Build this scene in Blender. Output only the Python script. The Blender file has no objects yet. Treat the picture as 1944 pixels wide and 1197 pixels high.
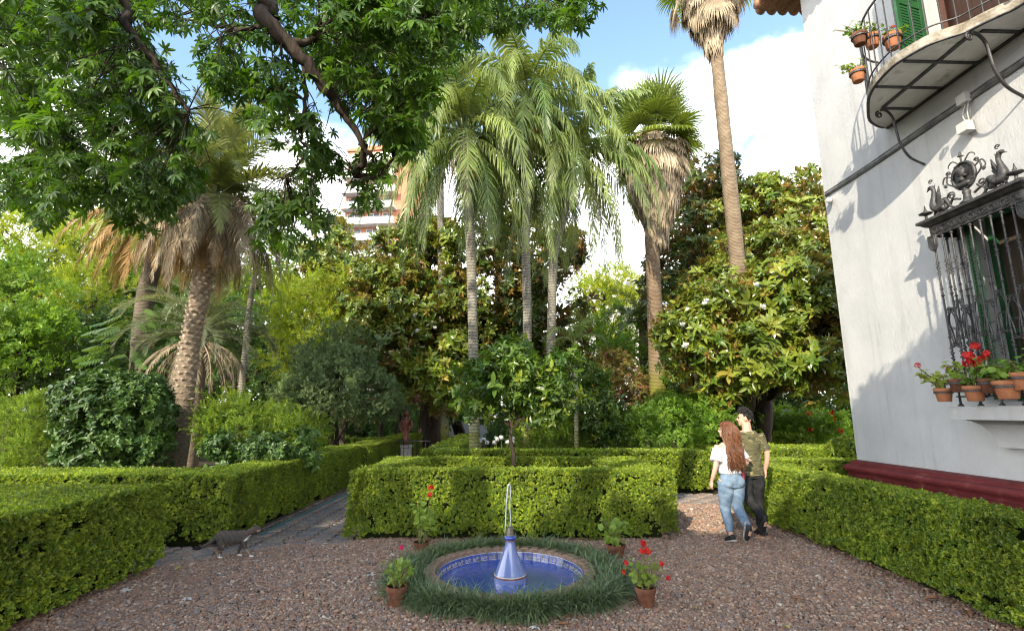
import bpy, math, random
import numpy as np
from mathutils import Vector, Matrix, Euler

rad = math.radians
# ------------------------------------------------------------------ camera, sky, sun, exposure
FPX, CX, CY = 955.0, 972.0, 598.5          # focal length and centre in photograph pixels
EYE, PITCH = 1.77, rad(10.8)
SKY_X, SKY_Y = 15.929, 8.4
scene = bpy.context.scene
COL = scene.collection
cam_data = bpy.data.cameras.new('camera')
cam = bpy.data.objects.new('camera', cam_data)
COL.objects.link(cam)
cam.location = (0, 0, EYE)
cam.rotation_euler = (math.pi / 2 + PITCH, 0, 0)
cam_data.sensor_width = 36.0
cam_data.lens = 36.0 * FPX / 1944.0
cam_data.clip_end = 3000
cam_data.clip_start = 0.05
scene.camera = cam

SUN_DIR = Vector((0.40, 0.79, -0.50)).normalized()      # the way sunlight travels
SUN_EL = math.asin(-SUN_DIR.z)
SUN_AZ = math.atan2(-SUN_DIR.x, -SUN_DIR.y)
sun_data = bpy.data.lights.new('sun', 'SUN')
sun_data.energy = 2.8
sun_data.angle = rad(0.55)
sun_data.color = (1.0, 0.90, 0.72)
sun = bpy.data.objects.new('sun', sun_data)
COL.objects.link(sun)
sun.rotation_euler = SUN_DIR.to_track_quat('-Z', 'Y').to_euler()
sun.location = (-20, -30, 30)

world = bpy.data.worlds.new('World')
scene.world = world
world.use_nodes = True
wn, wl = world.node_tree.nodes, world.node_tree.links
wn.clear()
w_out = wn.new('ShaderNodeOutputWorld')
w_bg = wn.new('ShaderNodeBackground')
sky = wn.new('ShaderNodeTexSky')
sky.sky_type = 'NISHITA'
sky.sun_disc = False
sky.sun_elevation = SUN_EL
sky.sun_rotation = SUN_AZ
sky.altitude = 50
sky.air_density = 1.2
sky.dust_density = 0.6
sky.ozone_density = 1.5
w_bg.inputs['Strength'].default_value = 0.15
tc = wn.new('ShaderNodeTexCoord')
sep = wn.new('ShaderNodeSeparateXYZ')
wl.new(tc.outputs['Generated'], sep.inputs[0])
def wmath(op, a, b=None, c=None):
    n = wn.new('ShaderNodeMath'); n.operation = op
    for k, v in enumerate((a, b, c)):
        if v is None: continue
        if isinstance(v, (int, float)): n.inputs[k].default_value = v
        else: wl.new(v, n.inputs[k])
    return n.outputs[0]
zc = wmath('MAXIMUM', sep.outputs[2], 0.0)
den = wmath('ADD', zc, 0.35)
cmb = wn.new('ShaderNodeCombineXYZ')
wl.new(wmath('DIVIDE', sep.outputs[0], den), cmb.inputs[0])
wl.new(wmath('DIVIDE', sep.outputs[1], den), cmb.inputs[1])
wl.new(wmath('MULTIPLY', zc, 1.5), cmb.inputs[2])
cn = wn.new('ShaderNodeTexNoise')
cn.inputs['Scale'].default_value = 2.1
cn.inputs['Detail'].default_value = 9
cn.inputs['Roughness'].default_value = 0.53
cn.inputs['Distortion'].default_value = 0.25
cmp_ = wn.new('ShaderNodeMapping'); cmp_.inputs['Location'].default_value = (SKY_X, SKY_Y, 0)
wl.new(cmb.outputs[0], cmp_.inputs[0]); wl.new(cmp_.outputs[0], cn.inputs['Vector'])
# clouds bank up towards the horizon and thin out overhead, all round
elev = wmath('MULTIPLY', zc, -1.13)
dens = wmath('ADD', wmath('ADD', cn.outputs['Fac'], elev), 0.515)
mr = wn.new('ShaderNodeMapRange')
mr.interpolation_type = 'SMOOTHSTEP'
mr.inputs['From Min'].default_value = 0.385
mr.inputs['From Max'].default_value = 0.53
wl.new(dens, mr.inputs['Value'])
cn2 = wn.new('ShaderNodeTexNoise')
cn2.inputs['Scale'].default_value = 3.5
cn2.inputs['Detail'].default_value = 5
wl.new(cmb.outputs[0], cn2.inputs['Vector'])
cr = wn.new('ShaderNodeValToRGB')
cr.color_ramp.elements[0].position = 0.3
cr.color_ramp.elements[0].color = (8.6, 9.1, 9.9, 1)
cr.color_ramp.elements[1].position = 0.6
cr.color_ramp.elements[1].color = (12.5, 12.3, 12.0, 1)
wl.new(cn2.outputs['Fac'], cr.inputs['Fac'])
skt = wn.new('ShaderNodeMixRGB'); skt.blend_type = 'MULTIPLY'
skt.inputs['Fac'].default_value = 1.0
skt.inputs['Color2'].default_value = (1.0, 1.02, 1.0, 1)
wl.new(sky.outputs[0], skt.inputs['Color1'])
mx = wn.new('ShaderNodeMixRGB')
wl.new(mr.outputs[0], mx.inputs['Fac'])
wl.new(skt.outputs[0], mx.inputs['Color1'])
wl.new(cr.outputs[0], mx.inputs['Color2'])
wl.new(mx.outputs[0], w_bg.inputs['Color'])
wl.new(w_bg.outputs[0], w_out.inputs['Surface'])

scene.view_settings.view_transform = 'Standard'
scene.view_settings.look = 'None'
scene.view_settings.exposure = 1.5
scene.view_settings.gamma = 1.0
scene.view_settings.use_curve_mapping = False
scene.cycles.max_bounces = 7
scene.cycles.diffuse_bounces = 4
scene.cycles.glossy_bounces = 3
scene.cycles.transmission_bounces = 5
scene.cycles.transparent_max_bounces = 6
scene.cycles.sample_clamp_indirect = 6
scene.cycles.use_denoising = True
scene.cycles.filter_width = 1.15

# ------------------------------------------------------------------ pixel -> direction helpers
def ray(px, py):
    u, v = (px - CX) / FPX, (CY - py) / FPX
    return Vector((u, math.cos(PITCH) - v * math.sin(PITCH), math.sin(PITCH) + v * math.cos(PITCH)))
def gp(px, py, z=0.0):
    d = ray(px, py); t = (z - EYE) / d.z
    return Vector((d.x * t, d.y * t, z))
def at(px, py, D):
    d = ray(px, py); t = D / d.y
    return Vector((d.x * t, D, EYE + d.z * t))

# ------------------------------------------------------------------ mesh helpers
class MB:
    def __init__(s): s.v, s.f, s.m, s.cur = [], [], [], 0
    def add(s, vs, fs):
        o = len(s.v); s.v += [tuple(p) for p in vs]
        for f in fs: s.f.append(tuple(i + o for i in f)); s.m.append(s.cur)
        return s
    def box(s, x0, x1, y0, y1, z0, z1):
        v = [(x, y, z) for z in (z0, z1) for y in (y0, y1) for x in (x0, x1)]
        return s.add(v, [(0, 2, 3, 1), (4, 5, 7, 6), (0, 1, 5, 4), (2, 6, 7, 3), (0, 4, 6, 2), (1, 3, 7, 5)])
    def bevbox(s, x0, x1, y0, y1, z0, z1, b=0.006):
        # box with a chamfered top edge
        v = []
        for z, i in ((z0, 0), (z1 - b, 0), (z1, b)):
            v += [(x0 + i, y0 + i, z), (x1 - i, y0 + i, z), (x1 - i, y1 - i, z), (x0 + i, y1 - i, z)]
        f = [(0, 3, 2, 1), (8, 9, 10, 11)]
        for k in (0, 4):
            for i in range(4):
                j = (i + 1) % 4
                f.append((k + i, k + j, k + 4 + j, k + 4 + i))
        return s.add(v, f)
    def tube(s, pts, rs, n=8, cap=True, up=None):
        pts = [Vector(p) for p in pts]
        if not isinstance(rs, (list, tuple)): rs = [rs] * len(pts)
        m = len(pts); vs, fs = [], []
        nrm = None
        for i, p in enumerate(pts):
            t = (pts[min(i + 1, m - 1)] - pts[max(i - 1, 0)])
            if t.length < 1e-9: t = Vector((0, 0, 1))
            t.normalize()
            if nrm is None:
                a = Vector(up) if up is not None else (Vector((0, 0, 1)) if abs(t.z) < 0.9 else Vector((1, 0, 0)))
                nrm = (a - t * a.dot(t)).normalized()
            else:
                nrm = (nrm - t * nrm.dot(t))
                nrm = nrm.normalized() if nrm.length > 1e-6 else t.orthogonal().normalized()
            b = t.cross(nrm)
            r = rs[i]; ra, rb = r if isinstance(r, (list, tuple)) else (r, r)
            for k in range(n):
                a = 2 * math.pi * k / n
                vs.append(p + nrm * (ra * math.cos(a)) + b * (rb * math.sin(a)))
        for i in range(m - 1):
            for k in range(n):
                j = (k + 1) % n
                fs.append((i * n + k, i * n + j, (i + 1) * n + j, (i + 1) * n + k))
        if cap:
            fs.append(tuple(reversed(range(n)))); fs.append(tuple((m - 1) * n + k for k in range(n)))
        return s.add(vs, fs)
    def lathe(s, prof, n=24, c=(0, 0, 0), a0=0.0, closed=True):
        vs, fs = [], []
        for r, z in prof:
            for k in range(n):
                a = a0 + 2 * math.pi * k / n
                vs.append((c[0] + r * math.cos(a), c[1] + r * math.sin(a), c[2] + z))
        for i in range(len(prof) - 1):
            for k in range(n):
                j = (k + 1) % n
                fs.append((i * n + k, i * n + j, (i + 1) * n + j, (i + 1) * n + k))
        if closed:
            if prof[0][0] > 1e-6: fs.append(tuple(reversed(range(n))))
            if prof[-1][0] > 1e-6: fs.append(tuple((len(prof) - 1) * n + k for k in range(n)))
        return s.add(vs, fs)
    def ell(s, c, r, n=12, m=8, rot=None):
        vs, fs = [], []
        c = Vector(c); r = r if isinstance(r, (tuple, list)) else (r, r, r)
        for i in range(m + 1):
            th = math.pi * i / m
            for k in range(n):
                a = 2 * math.pi * k / n
                p = Vector((r[0] * math.sin(th) * math.cos(a), r[1] * math.sin(th) * math.sin(a), r[2] * math.cos(th)))
                if rot is not None: p = rot @ p
                vs.append(c + p)
        for i in range(m):
            for k in range(n):
                j = (k + 1) % n
                fs.append((i * n + k, (i + 1) * n + k, (i + 1) * n + j, i * n + j))
        return s.add(vs, fs)
    def mesh(s, name, mats, smooth=False):
        me = bpy.data.meshes.new(name)
        me.from_pydata(s.v, [], s.f)
        for mt in (mats if isinstance(mats, (list, tuple)) else [mats]):
            if mt is not None: me.materials.append(mt)
        if any(s.m): me.polygons.foreach_set('material_index', s.m)
        if smooth: me.polygons.foreach_set('use_smooth', [True] * len(me.polygons))
        me.update()
        return me
    def build(s, name, mats, parent=None, smooth=False, loc=None):
        return link(name, s.mesh(name, mats, smooth), parent, loc)

def link(name, data, parent=None, loc=None, rot=None, scale=None):
    o = bpy.data.objects.new(name, data)
    COL.objects.link(o)
    if parent is not None: o.parent = parent
    if loc is not None: o.location = loc
    if rot is not None: o.rotation_euler = rot
    if scale is not None: o.scale = (scale,) * 3 if isinstance(scale, (int, float)) else scale
    return o
def tag(o, label=None, cat=None, group=None, kind=None):
    if label: o['label'] = label
    if cat: o['category'] = cat
    if group: o['group'] = group
    if kind: o['kind'] = kind
    return o
def thing(name, label, cat, loc=(0, 0, 0), rz=0.0, group=None):
    o = link(name, None, None, loc, (0, 0, rz))
    return tag(o, label, cat, group)
def autosmooth(o, deg=40):
    me = o.data
    me.polygons.foreach_set('use_smooth', [True] * len(me.polygons))
    me.set_sharp_from_angle(angle=rad(deg))
    return o
def spiral(c, r0, r1, a0, turns, n, ex, ez):
    """points of a flat spiral in the plane (ex, ez)"""
    out = []
    for i in range(n):
        t = i / (n - 1); a = a0 + turns * 2 * math.pi * t; r = r0 + (r1 - r0) * t
        out.append(Vector(c) + Vector(ex) * (r * math.cos(a)) + Vector(ez) * (r * math.sin(a)))
    return out
def smoothpath(pts, k=6):
    """Catmull-Rom through the points"""
    P = [Vector(p) for p in pts]; out = []
    for i in range(len(P) - 1):
        p0, p1, p2, p3 = P[max(i - 1, 0)], P[i], P[i + 1], P[min(i + 2, len(P) - 1)]
        for j in range(k):
            t = j / k
            out.append(0.5 * ((2 * p1) + (p2 - p0) * t + (2 * p0 - 5 * p1 + 4 * p2 - p3) * t * t + (3 * p1 - p0 - 3 * p2 + p3) * t ** 3))
    out.append(P[-1]); return out
def lerplist(rs, n):
    out = []
    for i in range(n):
        t = i / (n - 1) * (len(rs) - 1); k = min(int(t), len(rs) - 2); f = t - k
        a, b = rs[k], rs[k + 1]
        if isinstance(a, (tuple, list)): out.append(tuple(a[q] + (b[q] - a[q]) * f for q in range(2)))
        else: out.append(a + (b - a) * f)
    return out

# ------------------------------------------------------------------ materials
def nt(name):
    m = bpy.data.materials.new(name); m.use_nodes = True
    t = m.node_tree; t.nodes.clear()
    return m, t.nodes, t.links
def pm(name, c1, c2=None, scale=6.0, rough=0.7, spec=0.4, bump=0.0, bscale=None, metal=0.0, detail=6, c3=None, stretch=None, sub=0.0, lo=0.35, hi=0.65, coat=0.0):
    m, N, L = nt(name)
    out = N.new('ShaderNodeOutputMaterial'); b = N.new('ShaderNodeBsdfPrincipled')
    L.new(b.outputs[0], out.inputs[0])
    b.inputs['Roughness'].default_value = rough
    b.inputs['Specular IOR Level'].default_value = spec
    b.inputs['Metallic'].default_value = metal
    b.inputs['Coat Weight'].default_value = coat
    t = N.new('ShaderNodeTexCoord'); src = t.outputs['Object']
    if stretch:
        mp = N.new('ShaderNodeMapping'); mp.inputs['Scale'].default_value = stretch
        L.new(src, mp.inputs[0]); src = mp.outputs[0]
    if c2 is None:
        b.inputs['Base Color'].default_value = (*c1, 1)
    else:
        n = N.new('ShaderNodeTexNoise'); n.inputs['Scale'].default_value = scale; n.inputs['Detail'].default_value = detail
        n.inputs['Roughness'].default_value = 0.6
        L.new(src, n.inputs['Vector'])
        r = N.new('ShaderNodeValToRGB')
        r.color_ramp.elements[0].position = lo; r.color_ramp.elements[0].color = (*c1, 1)
        r.color_ramp.elements[1].position = hi; r.color_ramp.elements[1].color = (*c2, 1)
        if c3 is not None:
            e = r.color_ramp.elements.new(min(0.98, hi + 0.12)); e.color = (*c3, 1)
        L.new(n.outputs['Fac'], r.inputs['Fac'])
        L.new(r.outputs[0], b.inputs['Base Color'])
    if bump:
        n2 = N.new('ShaderNodeTexNoise'); n2.inputs['Scale'].default_value = bscale or scale * 4; n2.inputs['Detail'].default_value = 5
        L.new(src, n2.inputs['Vector'])
        bp = N.new('ShaderNodeBump'); bp.inputs['Strength'].default_value = bump; bp.inputs['Distance'].default_value = 0.02
        L.new(n2.outputs['Fac'], bp.inputs['Height']); L.new(bp.outputs[0], b.inputs['Normal'])
    return m
def leafmat(name, c1, c2, back=None, rough=0.45, spec=0.4, trans=0.3, tcol=None, c3=None, c3at=0.9, nscale=0.5, namp=0.35):
    """leaf colour: each instance its own tint, slow drift through the crown, light passing through"""
    m, N, L = nt(name)
    out = N.new('ShaderNodeOutputMaterial'); b = N.new('ShaderNodeBsdfPrincipled')
    oi = N.new('ShaderNodeObjectInfo')
    r = N.new('ShaderNodeValToRGB')
    r.color_ramp.elements[0].color = (*c1, 1); r.color_ramp.elements[1].color = (*c2, 1)
    r.color_ramp.elements[0].position = 0.0; r.color_ramp.elements[1].position = c3at if c3 else 1.0
    if c3 is not None:
        r.color_ramp.elements[1].position = c3at - 0.03
        e = r.color_ramp.elements.new(c3at + 0.02); e.color = (*c3, 1)
    L.new(oi.outputs['Random'], r.inputs['Fac'])
    g = N.new('ShaderNodeNewGeometry')
    n = N.new('ShaderNodeTexNoise'); n.inputs['Scale'].default_value = nscale; n.inputs['Detail'].default_value = 3
    L.new(g.outputs['Position'], n.inputs['Vector'])
    mr = N.new('ShaderNodeMapRange'); mr.inputs['From Min'].default_value = 0.3; mr.inputs['From Max'].default_value = 0.7
    mr.inputs['To Min'].default_value = 1 - namp; mr.inputs['To Max'].default_value = 1 + namp
    L.new(n.outputs['Fac'], mr.inputs['Value'])
    mu = N.new('ShaderNodeMixRGB'); mu.blend_type = 'MULTIPLY'; mu.inputs['Fac'].default_value = 1
    L.new(r.outputs[0], mu.inputs['Color1']); L.new(mr.outputs[0], mu.inputs['Color2'])
    col = mu.outputs[0]
    if back is not None:
        bk = N.new('ShaderNodeMixRGB'); L.new(g.outputs['Backfacing'], bk.inputs['Fac'])
        L.new(col, bk.inputs['Color1']); bk.inputs['Color2'].default_value = (*back, 1)
        col = bk.outputs[0]
    L.new(col, b.inputs['Base Color'])
    b.inputs['Roughness'].default_value = rough
    b.inputs['Specular IOR Level'].default_value = spec
    if trans > 0:
        tr = N.new('ShaderNodeBsdfTranslucent')
        tm = N.new('ShaderNodeMixRGB'); tm.blend_type = 'MULTIPLY'; tm.inputs['Fac'].default_value = 1
        L.new(mu.outputs[0], tm.inputs['Color1']); tm.inputs['Color2'].default_value = (*(tcol or (2.6, 2.4, 0.9)), 1)
        L.new(tm.outputs[0], tr.inputs['Color'])
        ms = N.new('ShaderNodeMixShader'); ms.inputs['Fac'].default_value = trans
        L.new(b.outputs[0], ms.inputs[1]); L.new(tr.outputs[0], ms.inputs[2]); L.new(ms.outputs[0], out.inputs[0])
    else:
        L.new(b.outputs[0], out.inputs[0])
    return m

# ------------------------------------------------------------------ scattering of leaf-sized pieces
_groups = {}
def scatter_group(srcs):
    key = tuple(o.name for o in srcs)
    if key in _groups: return _groups[key]
    g = bpy.data.node_groups.new('scatter', 'GeometryNodeTree')
    g.interface.new_socket('Geometry', in_out='INPUT', socket_type='NodeSocketGeometry')
    g.interface.new_socket('Geometry', in_out='OUTPUT', socket_type='NodeSocketGeometry')
    N, L = g.nodes, g.links
    gi, go = N.new('NodeGroupInput'), N.new('NodeGroupOutput')
    jn = N.new('GeometryNodeJoinGeometry')
    for s in reversed(srcs):
        oi = N.new('GeometryNodeObjectInfo'); oi.inputs['Object'].default_value = s
        oi.inputs['As Instance'].default_value = False
        gti = N.new('GeometryNodeGeometryToInstance')
        L.new(oi.outputs['Geometry'], gti.inputs[0]); L.new(gti.outputs[0], jn.inputs[0])
    iop = N.new('GeometryNodeInstanceOnPoints')
    def na(nm, t):
        n = N.new('GeometryNodeInputNamedAttribute'); n.data_type = t; n.inputs['Name'].default_value = nm
        return n.outputs[0]
    L.new(gi.outputs[0], iop.inputs['Points'])
    L.new(na('on', 'BOOLEAN'), iop.inputs['Selection'])
    L.new(jn.outputs[0], iop.inputs['Instance'])
    iop.inputs['Pick Instance'].default_value = True
    L.new(na('idx', 'INT'), iop.inputs['Instance Index'])
    L.new(na('rot', 'QUATERNION'), iop.inputs['Rotation'])
    L.new(na('scl', 'FLOAT'), iop.inputs['Scale'])
    j2 = N.new('GeometryNodeJoinGeometry')
    L.new(iop.outputs[0], j2.inputs[0]); L.new(gi.outputs[0], j2.inputs[0])
    L.new(j2.outputs[0], go.inputs[0])
    _groups[key] = g
    return g
def quats(d, rng):
    """quaternions (w,x,y,z) that turn +Z to each direction d, with a random spin"""
    d = d / np.maximum(np.linalg.norm(d, axis=1, keepdims=True), 1e-9)
    w = 1 + d[:, 2]; x = -d[:, 1]; y = d[:, 0]; z = np.zeros(len(d))
    bad = w < 1e-4
    w = np.where(bad, 0, w); x = np.where(bad, 1, x)
    q = np.stack([w, x, y, z], 1); q /= np.linalg.norm(q, axis=1, keepdims=True)
    a = rng.uniform(0, 2 * np.pi, len(d)) / 2
    s = np.stack([np.cos(a), np.zeros(len(d)), np.zeros(len(d)), np.sin(a)], 1)
    w1, x1, y1, z1 = q.T; w2, x2, y2, z2 = s.T
    return np.stack([w1 * w2 - x1 * x2 - y1 * y2 - z1 * z2, w1 * x2 + x1 * w2 + y1 * z2 - z1 * y2,
                     w1 * y2 - x1 * z2 + y1 * w2 + z1 * x2, w1 * z2 + x1 * y2 - y1 * x2 + z1 * w2], 1)
def scatter(name, pts, dirs, scl, srcs, rng, parent=None, core=None, core_mat=None, kind=None, loc=None):
    pts = np.asarray(pts, float); n = len(pts)
    if loc is not None: pts = pts - np.array(loc)
    cv, cf = ([], []) if core is None else (core.v, core.f)
    if core is not None and loc is not None: cv = [(a - loc[0], b - loc[1], c - loc[2]) for a, b, c in cv]
    me = bpy.data.meshes.new(name)
    k = len(cv)
    me.from_pydata([tuple(p) for p in cv] + pts.tolist(), [], cf)
    if core_mat is not None: me.materials.append(core_mat)
    def put(nm, t, fld, vals, w):
        at_ = me.attributes.new(nm, t, 'POINT'); full = np.zeros((k + n, w), vals.dtype); full[k:] = vals.reshape(n, w)
        at_.data.foreach_set(fld, full.ravel())
    put('on', 'BOOLEAN', 'value', np.ones(n, bool), 1)
    put('idx', 'INT', 'value', rng.integers(0, len(srcs), n).astype(np.int32), 1)
    put('rot', 'QUATERNION', 'value', quats(np.asarray(dirs, float), rng).astype(np.float32), 4)
    put('scl', 'FLOAT', 'value', np.asarray(scl, np.float32) * np.ones(n, np.float32), 1)
    o = link(name, me, parent, loc)
    md = o.modifiers.new('scatter', 'NODES'); md.node_group = scatter_group(srcs)
    if kind: o['kind'] = kind
    return o
def source(name, mb, mat, smooth=False):
    """a leaf or pebble shape that is only ever scattered: never linked to the scene"""
    return bpy.data.objects.new(name, mb.mesh(name, mat, smooth))
def add_leaf(mb, base, d, up, L, W, fold=0.25, curl=0.15, pts=2):
    """one leaf: a pointed blade folded along its midrib"""
    d = Vector(d).normalized(); up = Vector(up)
    side = d.cross(up)
    if side.length < 1e-4: side = d.orthogonal()
    side.normalize(); nrm = side.cross(d).normalized()
    b = Vector(base)
    if pts == 1:
        m = b + d * (L * .5); t = b + d * L - nrm * (curl * L)
        mb.add([b, m + side * W / 2 + nrm * fold * W / 2, t, m - side * W / 2 + nrm * fold * W / 2], [(0, 1, 2), (0, 2, 3)])
    else:
        m1 = b + d * (L * .33); m2 = b + d * (L * .7) - nrm * (curl * L * .4); t = b + d * L - nrm * (curl * L)
        u = nrm * fold * W / 2
        mb.add([b, m1 + side * W * .46 + u, m2 + side * W * .40 + u, t, m2 - side * W * .40 + u, m1 - side * W * .46 + u, m1, m2],
               [(0, 1, 6), (6, 1, 2, 7), (7, 2, 3), (0, 6, 5), (6, 7, 4, 5), (7, 3, 4)])
def sprig(name, mat, rnd, n=9, L=0.02, W=0.012, stem=0.04, spread=(20, 80), pts=1, fold=0.25, jit=0.25):
    mb = MB()
    for i in range(n):
        a = i * 2.4 + rnd.uniform(-.4, .4); e = rad(rnd.uniform(*spread))
        d = Vector((math.cos(a) * math.sin(e), math.sin(a) * math.sin(e), math.cos(e)))
        z = stem * (i / max(1, n - 1)) * (1 - 0.1 * rnd.random())
        l = L * (1 + rnd.uniform(-jit, jit))
        add_leaf(mb, (0, 0, z), d, (0, 0, 1), l, W * l / L, fold, rnd.uniform(0.0, 0.3), pts)
    return source(name, mb, mat)
# ------------------------------------------------------------------ leaf and bark materials, leaf shapes
R0 = random.Random(7)
M = {}
M['box'] = leafmat('box_leaf', (0.070, 0.130, 0.014), (0.205, 0.270, 0.026), rough=0.36, spec=0.45, trans=0.25, nscale=1.6, namp=0.3, c3=(0.27, 0.325, 0.03), c3at=0.78)
M['box_core'] = pm('hedge_shade_core', (0.010, 0.016, 0.004), (0.025, 0.03, 0.010), 30, 0.9, 0.1)  # solid core under the leaves, near-black: shade of the gaps put into its colour
M['magnolia'] = leafmat('magnolia_leaf', (0.0672, 0.119, 0.014), (0.175, 0.21, 0.0224), back=(0.28, 0.175, 0.049), rough=0.28, spec=0.5, trans=0.14, c3=(0.22, 0.175, 0.03), c3at=0.955)
M['magnolia_dark'] = leafmat('dark_magnolia_leaf', (0.0364, 0.07, 0.014), (0.084, 0.119, 0.0168), back=(0.21, 0.126, 0.042), rough=0.3, spec=0.5, trans=0.12, c3=(0.224, 0.14, 0.028), c3at=0.93)
M['broad'] = leafmat('broad_leaf', (0.07, 0.147, 0.0168), (0.168, 0.266, 0.028), trans=0.35, rough=0.5)
M['bright'] = leafmat('bright_leaf', (0.14, 0.217, 0.0168), (0.294, 0.32, 0.0308), trans=0.4, rough=0.5)
M['dark'] = leafmat('dark_leaf', (0.04, 0.085, 0.016), (0.09, 0.15, 0.026), trans=0.25, rough=0.4)
M['camellia'] = leafmat('camellia_leaf', (0.026, 0.066, 0.013), (0.075, 0.135, 0.022), trans=0.12, rough=0.42, spec=0.4)
M['grey'] = leafmat('grey_green_leaf', (0.085, 0.135, 0.055), (0.17, 0.23, 0.09), trans=0.2, rough=0.5, nscale=1.5)
M['orange'] = leafmat('orange_tree_leaf', (0.03, 0.075, 0.012), (0.10, 0.165, 0.018), trans=0.28, rough=0.32, spec=0.5, c3=(0.2, 0.25, 0.03), c3at=0.92)
M['russet'] = leafmat('russet_leaf', (0.098, 0.098, 0.0252), (0.182, 0.154, 0.035), trans=0.25, rough=0.5, c3=(0.224, 0.098, 0.042), c3at=0.8)
M['ceiba'] = leafmat('canopy_leaf', (0.036, 0.080, 0.012), (0.085, 0.155, 0.018), trans=0.30, rough=0.4, spec=0.4, tcol=(2.0, 2.2, 0.6), nscale=0.8, namp=0.35)
M['queen'] = leafmat('queen_palm_leaf', (0.085, 0.135, 0.032), (0.20, 0.245, 0.075), trans=0.22, rough=0.4, spec=0.5, namp=0.45, nscale=1.2)
M['phoenix'] = leafmat('date_palm_leaf', (0.13, 0.165, 0.055), (0.25, 0.27, 0.10), trans=0.2, rough=0.42)
M['butia'] = leafmat('jelly_palm_leaf', (0.12, 0.15, 0.085), (0.2, 0.215, 0.12), trans=0.18, rough=0.5)
M['fan'] = leafmat('fan_palm_leaf', (0.098, 0.147, 0.028), (0.196, 0.252, 0.056), trans=0.25, rough=0.4)
M['dead'] = leafmat('dead_frond', (0.27, 0.215, 0.145), (0.45, 0.37, 0.26), trans=0.12, rough=0.75, spec=0.15, tcol=(1.2, 1.0, 0.7), nscale=3.0, namp=0.4)
M['dead_orange'] = leafmat('dead_orange_frond', (0.26, 0.155, 0.06), (0.36, 0.24, 0.11), trans=0.12, rough=0.75, spec=0.15, tcol=(1.2, 0.9, 0.5), nscale=3.0, namp=0.5)
M['mondo'] = leafmat('mondo_grass_blade', (0.065, 0.11, 0.05), (0.17, 0.22, 0.10), trans=0.15, rough=0.4, spec=0.5)
M['geranium'] = leafmat('geranium_leaf', (0.098, 0.196, 0.028), (0.224, 0.308, 0.042), trans=0.3, rough=0.55, c3=(0.32, 0.32, 0.042), c3at=0.93)
M['agapanthus'] = leafmat('strap_leaf', (0.07, 0.154, 0.021), (0.14, 0.238, 0.042), trans=0.25, rough=0.4)
M['bark'] = pm('grey_brown_bark', (0.05, 0.04, 0.03), (0.13, 0.105, 0.08), 9, 0.9, 0.15, 0.6, 30, stretch=(1, 1, 0.25))
M['bark_dark'] = pm('dark_bark', (0.022, 0.016, 0.012), (0.065, 0.048, 0.035), 9, 0.9, 0.2, 0.7, 26, stretch=(1, 1, 0.25))
def ringmat(name, c1, c2, c3, rings, moss=None):
    """palm trunk: ring scars up the stem, blotches, moss low down on the stem"""
    m, N, L = nt(name)
    out = N.new('ShaderNodeOutputMaterial'); b = N.new('ShaderNodeBsdfPrincipled'); L.new(b.outputs[0], out.inputs[0])
    b.inputs['Roughness'].default_value = 0.85; b.inputs['Specular IOR Level'].default_value = 0.2
    t = N.new('ShaderNodeTexCoord')
    w = N.new('ShaderNodeTexWave'); w.bands_direction = 'Z'; w.inputs['Scale'].default_value = rings
    w.inputs['Distortion'].default_value = 3.0; w.inputs['Detail'].default_value = 3; w.inputs['Detail Scale'].default_value = 2.5
    L.new(t.outputs['Object'], w.inputs['Vector'])
    n = N.new('ShaderNodeTexNoise'); n.inputs['Scale'].default_value = 3.5; n.inputs['Detail'].default_value = 7
    L.new(t.outputs['Object'], n.inputs['Vector'])
    r = N.new('ShaderNodeValToRGB'); r.color_ramp.elements[0].color = (*c1, 1); r.color_ramp.elements[1].color = (*c2, 1)
    r.color_ramp.elements[0].position = 0.3; r.color_ramp.elements[1].position = 0.7
    L.new(n.outputs['Fac'], r.inputs['Fac'])
    mx = N.new('ShaderNodeMixRGB'); mx.inputs['Color2'].default_value = (*c3, 1)
    wr = N.new('ShaderNodeValToRGB'); wr.color_ramp.elements[0].position = 0.0; wr.color_ramp.elements[0].color = (.8, .8, .8, 1)
    wr.color_ramp.elements[1].position = 0.28; wr.color_ramp.elements[1].color = (0, 0, 0, 1)
    L.new(w.outputs['Fac'], wr.inputs['Fac']); L.new(wr.outputs[0], mx.inputs['Fac']); L.new(r.outputs[0], mx.inputs['Color1'])
    col = mx.outputs[0]
    if moss:
        s = N.new('ShaderNodeSeparateXYZ'); L.new(t.outputs['Object'], s.inputs[0])
        a = N.new('ShaderNodeMath'); a.operation = 'MULTIPLY_ADD'; a.inputs[1].default_value = 2.2; L.new(n.outputs['Fac'], a.inputs[0]); L.new(s.outputs[2], a.inputs[2])
        k = N.new('ShaderNodeMapRange'); k.inputs['From Min'].default_value = moss[1]; k.inputs['From Max'].default_value = moss[1] - 1.3
        L.new(a.outputs[0], k.inputs['Value'])
        m2 = N.new('ShaderNodeMixRGB'); m2.inputs['Color2'].default_value = (*moss[0], 1)
        L.new(k.outputs[0], m2.inputs['Fac']); L.new(col, m2.inputs['Color1']); col = m2.outputs[0]
    L.new(col, b.inputs['Base Color'])
    bp = N.new('ShaderNodeBump'); bp.inputs['Strength'].default_value = 0.7; bp.inputs['Distance'].default_value = 0.02
    ad = N.new('ShaderNodeMath'); L.new(w.outputs['Fac'], ad.inputs[0]); L.new(n.outputs['Fac'], ad.inputs[1])
    L.new(ad.outputs[0], bp.inputs['Height']); L.new(bp.outputs[0], b.inputs['Normal'])
    return m
M['queen_trunk'] = ringmat('queen_palm_trunk', (0.17, 0.155, 0.12), (0.31, 0.29, 0.24), (0.10, 0.09, 0.07), 4.0, ((0.16, 0.17, 0.03), 3.2))
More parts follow.
